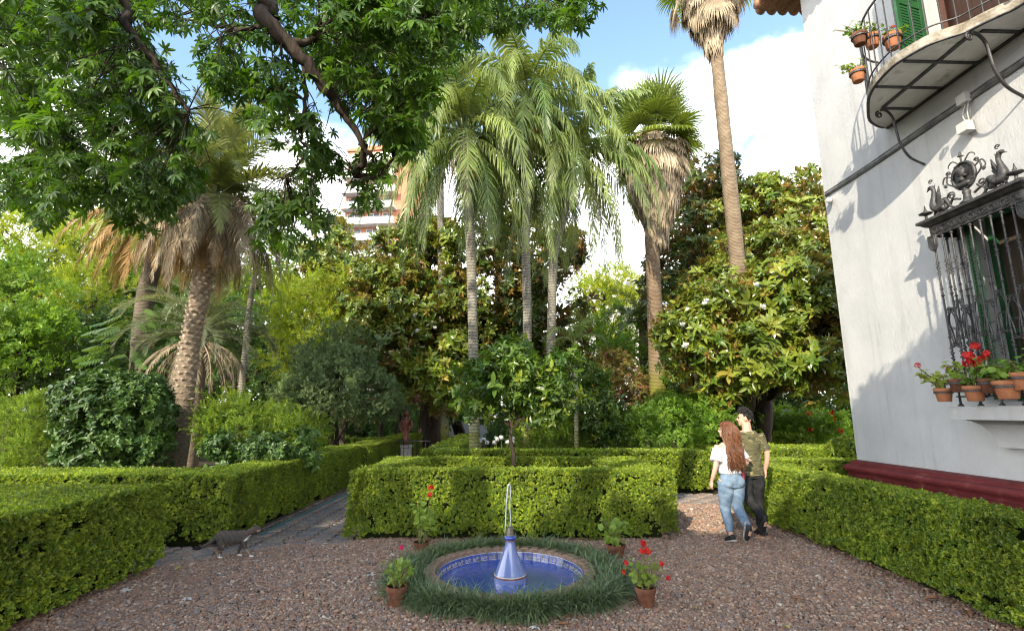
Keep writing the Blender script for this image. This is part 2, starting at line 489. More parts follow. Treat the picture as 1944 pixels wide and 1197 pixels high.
M['fan_trunk'] = ringmat('fan_palm_trunk', (0.17, 0.12, 0.075), (0.30, 0.23, 0.155), (0.10, 0.07, 0.045), 7.0)
M['fan_trunk_moss'] = ringmat('mossy_fan_palm_trunk', (0.17, 0.11, 0.07), (0.28, 0.21, 0.14), (0.10, 0.07, 0.045), 7.0, ((0.19, 0.19, 0.03), 4.6))
M['phoenix_trunk'] = pm('date_palm_trunk', (0.14, 0.105, 0.072), (0.27, 0.215, 0.16), 14, 0.95, 0.1, 0.8, 40, stretch=(1, 1, 2.5))
M['leaf_base'] = pm('cut_leaf_base', (0.26, 0.20, 0.14), (0.42, 0.34, 0.255), 10, 0.9, 0.1, 0.5, 50)
M['dark_trunk'] = ringmat('dark_palm_trunk', (0.10, 0.08, 0.06), (0.19, 0.155, 0.115), (0.06, 0.045, 0.03), 7.0)

S = {}
S['box'] = [sprig('box_sprig', M['box'], R0, 12, 0.019, 0.0125, 0.034, (15, 88)) for _ in range(5)]
S['box_far'] = [sprig('box_sprig_far', M['box'], R0, 7, 0.04, 0.026, 0.045, (15, 85)) for _ in range(3)]
S['magnolia'] = [sprig('magnolia_rosette', M['magnolia'], R0, 9, 0.20, 0.080, 0.10, (35, 95), 2, 0.3) for _ in range(4)]
S['magnolia_dark'] = [sprig('magnolia_rosette_dark', M['magnolia_dark'], R0, 9, 0.23, 0.095, 0.10, (35, 95), 1, 0.3) for _ in range(3)]
S['broad'] = [sprig('broad_spray', M['broad'], R0, 11, 0.11, 0.055, 0.22, (30, 100), 1) for _ in range(4)]
S['bright'] = [sprig('bright_spray', M['bright'], R0, 12, 0.09, 0.042, 0.24, (20, 80), 1) for _ in range(4)]
S['dark'] = [sprig('dark_spray', M['dark'], R0, 11, 0.12, 0.055, 0.2, (30, 100), 1) for _ in range(4)]
S['camellia'] = [sprig('camellia_spray', M['camellia'], R0, 8, 0.085, 0.045, 0.08, (40, 100), 2, 0.3) for _ in range(4)]
S['grey'] = [sprig('grey_spray', M['grey'], R0, 13, 0.055, 0.026, 0.12, (20, 90), 1) for _ in range(4)]
S['orange'] = [sprig('orange_spray', M['orange'], R0, 8, 0.095, 0.042, 0.14, (35, 110), 2, 0.35) for _ in range(4)]
S['russet'] = [sprig('russet_spray', M['russet'], R0, 11, 0.06, 0.03, 0.12, (30, 100), 1) for _ in range(3)]
M['fine_green'] = leafmat('fine_green_leaf', (0.075, 0.14, 0.014), (0.19, 0.255, 0.024), trans=0.35, rough=0.5, nscale=1.5)
S['fine_green'] = [sprig('fine_green_spray', M['fine_green'], R0, 16, 0.045, 0.02, 0.2, (20, 70), 1) for _ in range(4)]
S['fine'] = [sprig('fine_spray', M['bright'], R0, 16, 0.045, 0.02, 0.2, (20, 70), 1) for _ in range(4)]
def palmate(name, mat, rnd):
    mb = MB()
    n = 7
    for i in range(n):
        a = rad(-125 + 250 * i / (n - 1)) + rnd.uniform(-.08, .08)
        d = Vector((math.sin(a), -0.16 - 0.1 * rnd.random(), math.cos(a) * 0.95))
        l = 0.125 * (1 - 0.35 * abs(i - 3) / 3) * rnd.uniform(.9, 1.1)
        add_leaf(mb, (0, 0, 0.0), d, (0, 1, 0), l, l * 0.29, 0.25, rnd.uniform(.05, .3), 2)
    mb.tube([(0, 0.01, -0.10), (0, 0.0, 0)], 0.0025, 3, False)
    return source(name, mb, mat)
S['ceiba'] = [palmate('palmate_leaf', M['ceiba'], R0) for _ in range(5)]

# ------------------------------------------------------------------ ground, gravel, brick paths
gm, N, L = nt('bare_earth')
def simple_ground(name, c1, c2, sc, bump):
    return pm(name, c1, c2, sc, 0.95, 0.1, bump, sc * 6)
M['earth'] = simple_ground('bare_earth_ground', (0.035, 0.028, 0.018), (0.085, 0.066, 0.042), 3.0, 0.6)
M['gravel_bed'] = pm('gravel_bed', (0.045, 0.03, 0.022), (0.13, 0.09, 0.065), 60, 0.95, 0.1, 0.8, 120)
FX, FY, FR = -0.02, 5.72, 0.84
circ = [(FX + FR * math.cos(i * math.pi / 24), FY + FR * math.sin(i * math.pi / 24)) for i in range(48)]
g = MB()      # one sheet to the horizon with the round hole of the fountain basin
g.add([(x, y, 0) for x, y in circ] + [(FX + (x - FX) * 700, FY + (y - FY) * 700, 0) for x, y in circ], [(i, 48 + i, 48 + (i + 1) % 48, (i + 1) % 48) for i in range(48)])
tag(g.build('ground', M['earth']), 'bare dark garden soil under the planting', None, None, 'structure')
gravel_poly = [(-4.25, -3), (4.35, -3), (4.35, 10.2), (2.1, 10.2), (2.1, 7.55), (-2.15, 7.55), (-2.25, 7.27), (-3.05, 7.2), (-4.25, 6.05)]
g = MB()
rc = [(FX + FR * math.sin(i * math.pi / 24), FY - FR * math.cos(i * math.pi / 24)) for i in range(25)]      # right half, near to far
gr_half = [(FX, -3)] + [(4.35, -3), (4.35, 10.2), (2.1, 10.2), (2.1, 7.55), (FX, 7.55)] + list(reversed(rc))
gl_half = [(FX, 7.55), (-2.15, 7.55), (-2.25, 7.27), (-3.05, 7.2), (-4.25, 6.05), (-4.25, -3), (FX, -3)] + [(2 * FX - x, y) for x, y in rc]
for poly in (gr_half, gl_half): g.add([(x, y, 0.012) for x, y in poly], [tuple(range(len(poly)))])
tag(g.build('gravel_court', M['gravel_bed']), 'brown pebble gravel court around the fountain', None, None, 'structure')
def inpoly(x, y, poly):
    c = np.zeros(len(x), bool); j = len(poly) - 1
    for i in range(len(poly)):
        xi, yi = poly[i]; xj, yj = poly[j]
        if yi != yj: c ^= ((yi > y) != (yj > y)) & (x < (xj - xi) * (y - yi) / (yj - yi) + xi)
        j = i
    return c
def pebmat(name, cols):
    m, N, L = nt(name)
    out = N.new('ShaderNodeOutputMaterial'); b = N.new('ShaderNodeBsdfPrincipled'); L.new(b.outputs[0], out.inputs[0])
    oi = N.new('ShaderNodeObjectInfo'); r = N.new('ShaderNodeValToRGB'); r.color_ramp.interpolation = 'CONSTANT'
    el = r.color_ramp.elements
    el[0].position = 0; el[0].color = (*cols[0][1], 1); el[1].position = cols[1][0]; el[1].color = (*cols[1][1], 1)
    for p, c in cols[2:]:
        e = el.new(p); e.color = (*c, 1)
    L.new(oi.outputs['Random'], r.inputs['Fac']); L.new(r.outputs[0], b.inputs['Base Color'])
    b.inputs['Roughness'].default_value = 0.75; b.inputs['Specular IOR Level'].default_value = 0.35
    return m
M['pebble'] = pebmat('pebble', [(0, (0.28, 0.168, 0.115)), (0.2, (0.18, 0.115, 0.084)), (0.4, (0.36, 0.235, 0.165)), (0.55, (0.26, 0.195, 0.155)), (0.7, (0.20, 0.175, 0.165)), (0.8, (0.32, 0.18, 0.11)), (0.88, (0.44, 0.34, 0.25)), (0.965, (0.10, 0.082, 0.07)), (0.985, (0.52, 0.45, 0.38))])
def pebble(rnd):
    mb = MB(); mb.ell((0, 0, 0), (0.0118 * rnd.uniform(.8, 1.25), 0.0094 * rnd.uniform(.8, 1.2), 0.0075 * rnd.uniform(.8, 1.3)), 6, 4)
    mb.v = [(x * rnd.uniform(.85, 1.15), y * rnd.uniform(.85, 1.15), z * rnd.uniform(.85, 1.15)) for x, y, z in mb.v]
    return source('pebble', mb, M['pebble'])
S['pebble'] = [pebble(R0) for _ in range(6)]
rng = np.random.default_rng(3)
P = []
for (y0, y1, dens, sc) in ((1.9, 5.0, 5200, 1.0), (5.0, 7.5, 4200, 1.1), (7.5, 10.2, 1700, 1.4)):
    n = int((8.6) * (y1 - y0) * dens)
    x = rng.uniform(-4.25, 4.35, n); y = rng.uniform(y0, y1, n)
    k = inpoly(x, y, gravel_poly) & (np.abs(x) < y * 1.02 + 0.3) & (np.hypot(x + 0.02, y - 5.72) > 1.0)
    P.append(np.stack([x[k], y[k], np.full(k.sum(), sc)], 1))
# stray pebbles kicked over the brick edge
x = rng.uniform(-4.2, -2.2, 900); y = rng.uniform(6.1, 7.7, 900)
P.append(np.stack([x, y, np.full(900, 0.9)], 1))
P = np.concatenate(P); n = len(P)
z = 0.016 + rng.uniform(0, 0.012, n)
d = np.stack([rng.normal(0, .35, n), rng.normal(0, .35, n), np.ones(n)], 1)
gr = scatter('gravel', np.stack([P[:, 0], P[:, 1], z], 1), d, P[:, 2] * rng.lognormal(0, 0.28, n), S['pebble'], rng, kind='stuff')
tag(gr, 'loose rounded brown and grey pebbles covering the court', 'gravel')

M['mortar'] = pm('path_joint_sand', (0.05, 0.042, 0.034), (0.09, 0.075, 0.06), 20, 0.95, 0.1, 0.5)
bricks = [pm('paving_brick_%d' % i, c, tuple(v * 1.55 for v in c), 14, 0.8, 0.25, 0.5, 45) for i, c in enumerate(
    [(0.18, 0.15, 0.13), (0.21, 0.15, 0.118), (0.15, 0.138, 0.132), (0.24, 0.19, 0.155), (0.17, 0.15, 0.14)])]
def brickmesh(m, l=0.212, w=0.1, h=0.05):
    mb = MB(); mb.bevbox(-l / 2, l / 2, -w / 2, w / 2, -h, 0, 0.006); return mb.mesh('brick', m)
bmeshes = [brickmesh(m) for m in bricks]
def herring(x0, x1, y0, y1, test, ang=45):
    """centres and angles of a herringbone field"""
    out = []; u = 0.108; c, s = math.cos(rad(ang)), math.sin(rad(ang))
    cx, cy = (x0 + x1) / 2, (y0 + y1) / 2; R = int(max(x1 - x0, y1 - y0) / u) + 6
    for i in range(-R, R):
        for j in range(-R, R):
            k = (i + j) % 4     # period-4 basket of herringbone
            if (i - j) % 4 == 0: p, a = ((i + 1.0) * u, (j + .5) * u), 0
            elif (i - j) % 4 == 3: p, a = ((i + .5) * u, (j + 0.0) * u), 90
            else: continue
            X = cx + p[0] * c - p[1] * s; Y = cy + p[0] * s + p[1] * c
            if test(X, Y): out.append((X, Y, rad(a + ang)))
    return out
def lay(name, label, poly, spots, loc, nobj=300):
    g = MB(); g.add([(x - loc[0], y - loc[1], 0.004) for x, y in poly], [tuple(range(len(poly)))])
    path = tag(g.build(name, M['mortar'], None, False, (loc[0], loc[1], 0)), label, None, None, 'structure')
    rnd = random.Random(5); spots = sorted(spots, key=lambda p: p[0] ** 2 + p[1] ** 2)
    for X, Y, a in spots[:nobj]:
        o = link('brick', rnd.choice(bmeshes), path, (X - loc[0], Y - loc[1], 0.026 + rnd.uniform(-.004, .004)), (rnd.uniform(-.02, .02), rnd.uniform(-.02, .02), a + rnd.uniform(-.015, .015)))
    if len(spots) > nobj:
        mb = MB(); c0 = [Vector(v.co) for v in bmeshes[0].vertices]; f0 = [tuple(p.vertices) for p in bmeshes[0].polygons]
        for X, Y, a in spots[nobj:]:
            mt = Matrix.Translation((X - loc[0], Y - loc[1], 0.026 + rnd.uniform(-.004, .004))) @ Euler((rnd.uniform(-.02, .02), 0, a)).to_matrix().to_4x4()
            mb.cur = rnd.randrange(len(bricks)); mb.add([mt @ v for v in c0], f0)
        o = mb.build('far_bricks', bricks, path); o['kind'] = 'stuff'
    return path
edge_y = lambda x: 7.2 if x > -3.05 else 7.2 + (x + 3.05) * 0.96
pl = [(-6.4, 4.1), (-4.25, 6.05), (-3.05, 7.2), (-2.2, 7.25), (-2.2, 10.2), (2.2, 10.2), (2.2, 11.5), (-2.25, 11.5), (-2.0, 21), (-3.5, 21), (-3.9, 8), (-3.9, 7.05), (-7, 7.05)]
sp = herring(-5, -1.6, 6, 21, lambda X, Y: Y > edge_y(X) + 0.12 and -3.95 < X < -1.95 and Y < 21 and not (X > -2.2 and Y < 10.0))
sp += herring(-8, -4, 3, 8, lambda X, Y: Y > edge_y(X) + 0.12 and -5.6 < X <= -3.95 and Y < 7.1)
# soldier course along the gravel edge
for i in range(60):
    t = i * 0.108
    if t < 0.85: sp.append((-2.25 - t, 7.25, rad(72)))
    elif t < 3.0: sp.append((-3.1 - (t - .85) * .72, 7.2 - (t - .85) * .69, rad(44 + 72)))
lay('brick_path', 'grey brown herringbone brick path between the hedges', pl, sp, (-3.0, 8.0))
pl2 = [(2.2, 10.2), (4.3, 10.2), (8, 10.2), (8, 11.5), (2.2, 11.5)]
sp2 = herring(2.0, 6.0, 10.0, 11.6, lambda X, Y: 2.2 < X < 6.2 and 10.22 < Y < 11.45, 0)
lay('brick_crossing', 'worn reddish grey brick paving at the end of the gravel walk', pl2, sp2, (3.0, 10.8))

# ------------------------------------------------------------------ clipped hedges
def vnoise(P, f, seed):
    """smooth value noise on a hashed lattice, 0..1"""
    q = P * f + seed * 17.3; i = np.floor(q).astype(np.int64); u = q - i; u = u * u * (3 - 2 * u); out = 0
    for dx in (0, 1):
        for dy in (0, 1):
            for dz in (0, 1):
                h = ((i[:, 0] + dx) * 73856093) ^ ((i[:, 1] + dy) * 19349663) ^ ((i[:, 2] + dz) * 83492791); h = (h * 2654435761) & 0xffffffff; h = ((h ^ (h >> 13)) * 1274126177) & 0xffffffff
                w = (u[:, 0] if dx else 1 - u[:, 0]) * (u[:, 1] if dy else 1 - u[:, 1]) * (u[:, 2] if dz else 1 - u[:, 2])
                out = out + w * ((h >> 8) & 0xffff) / 65535.0
    return out
def hedge(name, label, segs, h, near=True, seed=1, dens=None, taper=0.06, group=None, loc=None, sc=1.0, top_h=None):
    """segs: list of (x0,x1,y0,y1) blocks that make one clipped hedge"""
    rng = np.random.default_rng(seed)
    root = thing(name, label, 'hedge', loc or ((segs[0][0] + segs[0][1]) / 2, (segs[0][2] + segs[0][3]) / 2, 0), 0, group)
    dens = (dens or (2300 if near else 900)) * 1.8
    core = MB(); P, D, K = [], [], []
    ins = 0.085
    for (x0, x1, y0, y1) in segs:
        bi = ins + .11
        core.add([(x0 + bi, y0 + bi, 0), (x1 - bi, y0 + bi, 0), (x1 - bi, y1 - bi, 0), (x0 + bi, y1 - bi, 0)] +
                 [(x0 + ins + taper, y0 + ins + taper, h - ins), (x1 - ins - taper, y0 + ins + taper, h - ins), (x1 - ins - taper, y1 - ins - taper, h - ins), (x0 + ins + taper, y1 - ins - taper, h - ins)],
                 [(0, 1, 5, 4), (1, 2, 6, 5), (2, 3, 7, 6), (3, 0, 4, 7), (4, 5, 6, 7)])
        def face(n, f):
            a, b = rng.uniform(0, 1, n), rng.uniform(0, 1, n); p, d = f(a, b); P.append(p); D.append(np.tile(d, (n, 1)))
        lx, ly = x1 - x0, y1 - y0
        zf = lambda b: 0.05 + b * (h - 0.05)
        face(int(lx * h * dens), lambda a, b: (np.stack([x0 + a * lx, y0 + taper * b, zf(b)], 1), (0, -1, .25)))
        face(int(lx * h * dens * .5), lambda a, b: (np.stack([x0 + a * lx, y1 - taper * b, zf(b)], 1), (0, 1, .25)))
        face(int(ly * h * dens), lambda a, b: (np.stack([x0 + taper * b, y0 + a * ly, zf(b)], 1), (-1, 0, .25)))
        face(int(ly * h * dens), lambda a, b: (np.stack([x1 - taper * b, y0 + a * ly, zf(b)], 1), (1, 0, .25)))
        face(int(lx * ly * dens * 1.25), lambda a, b: (np.stack([x0 + taper + a * (lx - 2 * taper), y0 + taper + b * (ly - 2 * taper), np.full(len(a), h)], 1), (0, 0, 1)))
    seg_of = np.concatenate([np.full(len(p), k // 5) for k, p in enumerate(P)])
    P = np.concatenate(P); D = np.concatenate(D)
    # drop what lies inside another block
    keep = np.ones(len(P), bool)
    for q, (x0, x1, y0, y1) in enumerate(segs):
        m = 0.05
        keep &= ~((seg_of != q) & (P[:, 0] > x0 + m) & (P[:, 0] < x1 - m) & (P[:, 1] > y0 + m) & (P[:, 1] < y1 - m) & (P[:, 2] < h - 0.02))
    P, D = P[keep], D[keep]
    # gentle clipping waves, ragged holes low on the sides, small dark gaps everywhere
    flat_top = np.where(np.abs(D[:, 2]) > .9, .25, 1.0)
    wob = (.05 * (vnoise(P, 2.2, seed) - .5) + .05 * (vnoise(P, 9, seed + 1) - .5) + .055 * (vnoise(P, 24, seed + 2) - .5)) * flat_top
    side = np.abs(D[:, 2]) < 0.5
    low = np.clip(1 - P[:, 2] / 0.32, 0, 1)
    hole = .55 * vnoise(P, 13, seed + 3) + .45 * vnoise(P, 34, seed + 4) + rng.normal(0, .035, len(P))
    drop = side & (hole + .22 * low * vnoise(P, 5, seed + 5) * 1.4 > .66 + .06 * (vnoise(P, 1.5, seed + 6) - .5))
    drop |= side & (P[:, 2] < 0.05 + 0.12 * vnoise(P, 6, seed + 7))
    P, D, wob, side = P[~drop], D[~drop], wob[~drop], side[~drop]
    Dn = D / np.linalg.norm(D, axis=1, keepdims=True)
    P = P + Dn * (wob + np.where(side, rng.normal(-0.022, 0.012, len(P)), rng.normal(-0.030, .006, len(P))))[:, None]
    dirs = Dn + rng.normal(0, .45, P.shape) + np.array([0, 0, .25])
    # brown, thinner spots and a few stray shoots
    stray = side & (rng.uniform(0, 1, len(P)) < .006)
    P[stray] += Dn[stray] * .035
    o = scatter('foliage', P, dirs, sc * np.where(side, .88, .80) * rng.lognormal(0, .2, len(P)), S['box'] if near else S['box_far'], rng, root, core, M['box_core'], 'stuff')
    o.matrix_parent_inverse = Matrix.Translation(-root.location)
    return root
hedge('box_hedge', 'hollow square box hedge enclosing the slim orange tree behind the fountain',
      [(-2.32, 2.32, 7.38, 7.98), (-2.32, -1.42, 7.98, 9.35), (1.42, 2.32, 7.98, 9.35), (-2.32, 2.32, 9.35, 9.8)], 0.94, True, 2, taper=0.14)
hedge('box_hedge', 'tall dark clipped hedge turning a corner behind the grey cat along the brick path',
      [(-11.5, -3.72, 7.0, 7.95), (-4.55, -3.72, 7.95, 13.0), (-4.35, -3.55, 13.0, 20.5)], 0.93, True, 3, 1900)
hedge('box_hedge', 'shaded squared hedge block whose end faces the gap where the cat walks',
      [(-6.8, -3.98, 3.2, 6.15)], 0.94, True, 4, 2700, taper=0.07)
hedge('box_hedge', 'long sunlit hedge running along the red base of the white house',
      [(4.0, 4.64, 2.6, 9.4), (4.64, 6.6, 9.35, 10.0)], 0.90, True, 5, 2500, taper=0.10)
hedge('box_hedge', 'low hedge line across the end of the gravel walk, behind the orange tree',
      [(-2.05, 4.3, 11.45, 12.1), (-2.05, -1.25, 12.1, 20.0)], 0.90, False, 6)
hedge('box_hedge', 'yellow green hedge strip beyond the crossing, beside the house corner',
      [(4.6, 9.5, 11.6, 13.2)], 0.92, False, 7)
hedge('box_hedge', 'thin low hedge under the clipped round grey tree',
      [(-8.3, -4.2, 18.6, 19.2), (-4.9, -4.2, 16.0, 18.6)], 0.80, False, 8, 700)
hedge('box_hedge', 'shaggy bright hedge behind the man in the camouflage shirt',
      [(5.4, 8.9, 15.2, 16.0)], 1.15, False, 9, 800)
hedge('box_hedge', 'tall shadowed hedge behind the clipped ball near the house corner',
      [(9.0, 16.5, 17.4, 18.3)], 1.35, False, 10, 600)
# ------------------------------------------------------------------ broadleaf trees and shrubs
def crown_points(lobes, per, clump, rng, flat=0.85, fill=0.25, tight=False):
    """points on the outer skins of many small clumps that together fill each lobe"""
    P, D = [], []
    for (c, r, w) in lobes:
        c = np.array(c); r = np.array(r if isinstance(r, (tuple, list)) else (r, r, r))
        nc = max(4, int(w * (2.6 if tight else 1)))
        d = rng.normal(0, 1, (nc, 3)); d /= np.linalg.norm(d, axis=1, keepdims=True)
        rr = np.where(rng.uniform(0, 1, nc) < fill, rng.uniform(.25, .75, nc), rng.uniform(.78, 1.0, nc))
        if tight: rr = np.where(rng.uniform(0, 1, nc) < .06, .6, rng.uniform(.90, .99, nc))
        cc = c + d * r * rr[:, None]
        for k in range(nc):
            cr = clump * rng.uniform(.6, 1.35)
            n = max(3, int(per * rng.uniform(.6, 1.4)))
            e = rng.normal(0, 1, (n, 3)) + np.array([0, 0, .25]) + d[k] * .35
            e /= np.linalg.norm(e, axis=1, keepdims=True)
            q = cc[k] + e * cr * np.array([1, 1, flat]) * rng.uniform(.55, 1.05, (n, 1))
            P.append(q); D.append(e * .75 + d[k] * .35 + np.array([0, 0, .35]) + rng.normal(0, .4, (n, 3)))
    return np.concatenate(P), np.concatenate(D)
def limb(mb, a, b, r0, r1, rnd, k=6, wob=0.06, n=7):
    a, b = Vector(a), Vector(b); L = (b - a).length; pts, rs = [], []
    for i in range(k + 1):
        t = i / k; j = 0 if i in (0, k) else wob * L
        pts.append(a.lerp(b, t) + Vector((rnd.uniform(-j, j), rnd.uniform(-j, j), rnd.uniform(-j, j) * .5 + 0.06 * L * math.sin(math.pi * t))))
        rs.append(r0 + (r1 - r0) * t)
    mb.tube(pts, rs, n)
def tree(name, label, cat, base, lobes, kind, per=16, clump=0.45, sc=1.0, trunk_r=0.15, seed=1, bark='bark', fork=None, fill=0.25, group=None, flat=0.85, stems=1, tight=False):
    rng = np.random.default_rng(seed); rnd = random.Random(seed)
    base = Vector(base)
    root = thing(name, label, cat, base, 0, group)
    mb = MB()
    lob = [(Vector(c) - base, r, w) for c, r, w in lobes]
    top = min((l[0].z for l in lob))
    fk = Vector((lob[0][0].x * .25, lob[0][0].y * .25, max(0.15, (fork if fork is not None else top * .75))))
    for s_ in range(stems):
        off = Vector((rnd.uniform(-.12, .12), rnd.uniform(-.12, .12), 0)) * (stems > 1) * (2.0 + trunk_r)
        limb(mb, off + Vector((0, 0, -0.1)), fk + off * 1.6, trunk_r * 1.25, trunk_r * .8, rnd, 6, .025, 9)
        for c, r, w in lob[s_::stems]:
            limb(mb, fk + off * 1.6 - Vector((0, 0, .05)), c, trunk_r * .6, trunk_r * .15, rnd)
            rr = r if isinstance(r, (tuple, list)) else (r, r, r)
            for q in range(4):
                d = Vector((rnd.gauss(0, 1), rnd.gauss(0, 1), rnd.gauss(.2, .7))).normalized()
                limb(mb, c * .8 + fk * .2, c + Vector((d.x * rr[0], d.y * rr[1], d.z * rr[2])) * .85, trunk_r * .25, trunk_r * .05, rnd, 5, .07, 5)
    t = mb.build('trunk', M[bark], root, True)
    P, D = crown_points([(tuple(c), r, w) for c, r, w in lob], per, clump, rng, flat, fill, tight)
    k = P[:, 2] > -base.z + 0.03
    P, D = P[k], D[k]
    cr = scatter('crown', P, D, sc * rng.lognormal(0, .22, len(P)), S[kind], rng, root, kind='stuff')
    return root
def L3(px, py, D, r, w=14): return (tuple(at(px, py, D)), r, w)
def px2m(px, D): return px * D / 960.0

# magnolia at the house corner: a broad crown that comes nearly to the ground on the left, bare limb on the right
tree('magnolia_tree', 'big glossy magnolia with rust-backed leaves beside the white house', 'tree', (6.9, 14.6, 0),
     [L3(1500, 580, 13.6, (1.6, 1.5, 1.15), 56), L3(1375, 625, 13.2, (1.35, 1.2, 1.0), 42), L3(1530, 630, 13.2, (1.3, 1.2, 1.1), 36), L3(1330, 660, 13.0, (0.9, .9, .9), 24),
      L3(1450, 680, 12.6, (1.2, 1.0, .7), 28), L3(1540, 700, 12.6, (.9, .8, .55), 18), L3(1370, 715, 13.2, (.9, .8, .55), 15), L3(1460, 500, 17.2, (1.9, 1.2, 1.2), 40), L3(1550, 510, 15.2, (1.3, 1.3, 1.1), 34), L3(1340, 560, 16.8, (1.2, 1.0, 1.0), 26)],
     'magnolia', 21, .44, 0.95, .26, 11, 'bark_dark', 2.2, .2)
tree('magnolia_tree', 'tall layered magnolia with open sunlit tiers rising behind the tall bare palm trunk', 'tree', (9.5, 22, 0),
     [L3(1470, 365, 21, (2.0, 1.8, .8), 30), L3(1400, 400, 21, (1.6, 1.6, .9), 26), L3(1530, 400, 21.5, (1.4, 1.4, .7), 18), L3(1500, 440, 20, (2.2, 1.8, 1.0), 34), L3(1420, 470, 20, (1.8, 1.8, 1.0), 30), L3(1545, 450, 20, (1.2, 1.2, .8), 16)],
     'magnolia', 16, .55, 1.15, .3, 12, 'bark_dark', 4.5, .15, flat=.55)
tree('magnolia_tree', 'dark shaded magnolia between the skirted fan palm and the tall palm', 'tree', (7.0, 23, 0),
     [L3(1330, 350, 22, (1.5, 1.5, 1.4), 30), L3(1320, 430, 22, (1.9, 1.6, 1.5), 36), L3(1310, 520, 21, (1.7, 1.6, 1.5), 36), L3(1300, 600, 20, (1.5, 1.5, 1.5), 30), L3(1320, 690, 19, (1.6, 1.4, 1.2), 26)],
     'magnolia_dark', 17, .55, 1.05, .3, 13, 'bark_dark', 4.0, .2)
tree('magnolia_tree', 'massive flowering magnolia left of the queen palms, behind the tiled shelter', 'tree', (-3.4, 21.5, 0),
     [L3(800, 500, 20, (2.2, 1.9, 1.6), 56), L3(760, 590, 19, (2.0, 1.8, 1.5), 56), L3(850, 600, 19, (1.9, 1.6, 1.6), 46), L3(720, 560, 20, (1.3, 1.3, 1.2), 28), L3(780, 670, 18.5, (1.9, 1.5, 1.1), 38),
      L3(850, 690, 18.5, (1.4, 1.2, 1.0), 22), L3(815, 455, 21, (1.0, 1.0, .8), 18), L3(700, 620, 19, (.9, 1, .9), 16), L3(820, 740, 18.5, (1.2, 1.0, .7), 14)],
     'magnolia', 19, .5, 1.1, .4, 14, 'bark_dark', 3.2, .2)
tree('magnolia_tree', 'deep green magnolia filling the gaps between the queen palm trunks', 'tree', (0.9, 22.5, 0),
     [L3(950, 560, 21, (2.0, 1.8, 1.9), 44), L3(1010, 480, 22, (2.2, 1.8, 1.9), 40), L3(950, 400, 23, (1.5, 1.5, 1.7), 26), L3(930, 650, 20, (1.6, 1.4, 1.4), 34), L3(1030, 600, 20, (1.7, 1.5, 1.5), 34), L3(1000, 690, 20, (1.9, 1.4, 1.2), 28), L3(930, 340, 24, (1.0, 1, 1.2), 14)],
     'magnolia_dark', 17, .55, 1.1, .42, 15, 'bark_dark', 3.2, .25)
tree('magnolia_tree', 'reddish brown tipped evergreen in front of the brick tower', 'tree', (-8.0, 27, 0),
     [L3(625, 460, 26, (1.1, 1.1, 1.2), 22), L3(600, 510, 25, (1.5, 1.5, 1.1), 24), L3(680, 535, 26, (1.4, 1.3, .7), 20), L3(720, 530, 26, (1.2, 1.2, .6), 16), L3(630, 560, 24, (2.0, 1.6, 1.4), 26)],
     'magnolia', 16, .6, 1.3, .3, 16, 'bark_dark', 5.0, .2)
tree('tree', 'airy bright green tree growing between the tower and the jelly palm', 'tree', (-7.6, 21, 0),
     [L3(610, 590, 19, (1.7, 1.4, 1.3), 40), L3(560, 650, 19, (1.3, 1.2, 1.3), 28), L3(660, 560, 20, (1.1, 1.1, .9), 18), L3(560, 570, 20, (1.0, 1, .9), 16), L3(600, 680, 18, (1.2, 1, 1), 20)],
     'bright', 17, .42, 1.05, .16, 17, 'bark', 2.5, .25)
tree('tree', 'distant round green tree under the clouds right of the queen palms', 'tree', (5.4, 30, 0),
     [L3(1150, 545, 28, (1.8, 1.7, 1.4), 34), L3(1190, 560, 29, (1.4, 1.4, 1.2), 22), L3(1110, 560, 28, (1.3, 1.3, 1.4), 20), L3(1150, 610, 27, (2.0, 1.8, 1.5), 26)],
     'bright', 15, .55, 1.4, .25, 18, 'bark', 5, .25)
tree('tree', 'leafy mid green tree behind the slender young palm', 'tree', (4.4, 24, 0),
     [L3(1160, 640, 22, (1.8, 1.5, 1.2), 26), L3(1110, 690, 21, (1.5, 1.4, 1.2), 24), L3(1190, 700, 20, (1.4, 1.3, 1.2), 24)],
     'broad', 16, .5, 1.2, .18, 19, 'bark', 2.5, .25)
tree('tree', 'tall bright acacia-like tree with fine leaves beyond the left lawn', 'tree', (-22.0, 25, 0),
     [L3(60, 480, 24, (2.6, 2.2, 1.8), 46), L3(150, 470, 25, (2.2, 2, 1.5), 36), L3(40, 590, 22, (2.2, 1.8, 1.5), 40), L3(180, 560, 24, (2.0, 1.8, 1.3), 34), L3(110, 420, 27, (2.2, 1.8, 1.2), 24), L3(-20, 420, 25, (2.2, 2, 1.6), 30)],
     'fine', 22, .6, 2.2, .3, 20, 'bark_dark', 4.5, .2)
tree('tree', 'yellow leafed tree catching the sun behind the rust skirted palm', 'tree', (-17.5, 28, 0),
     [L3(200, 455, 28, (2.2, 2, 1.5), 26), L3(240, 540, 27, (2.4, 2, 1.8), 34), L3(300, 480, 29, (1.8, 1.8, 1.6), 22), L3(350, 540, 29, (2.2, 1.8, 1.8), 28), L3(460, 560, 28, (2.4, 1.8, 1.8), 28), L3(520, 520, 29, (1.8, 1.5, 1.6), 18)],
     'broad', 17, .65, 1.7, .3, 21, 'bark_dark', 5, .2)
tree('tree', 'dark spreading tree with low limbs behind the camellia', 'tree', (-13.0, 20, 0),
     [L3(120, 650, 18, (2.0, 1.6, 1.4), 36), L3(210, 640, 19, (1.7, 1.5, 1.3), 28), L3(60, 690, 17, (1.8, 1.5, 1.2), 28), L3(220, 720, 17, (1.8, 1.5, 1.0), 24), L3(30, 740, 16, (1.6, 1.3, 1.0), 18)],
     'dark', 18, .45, 1.05, .25, 22, 'bark_dark', 3, .25)
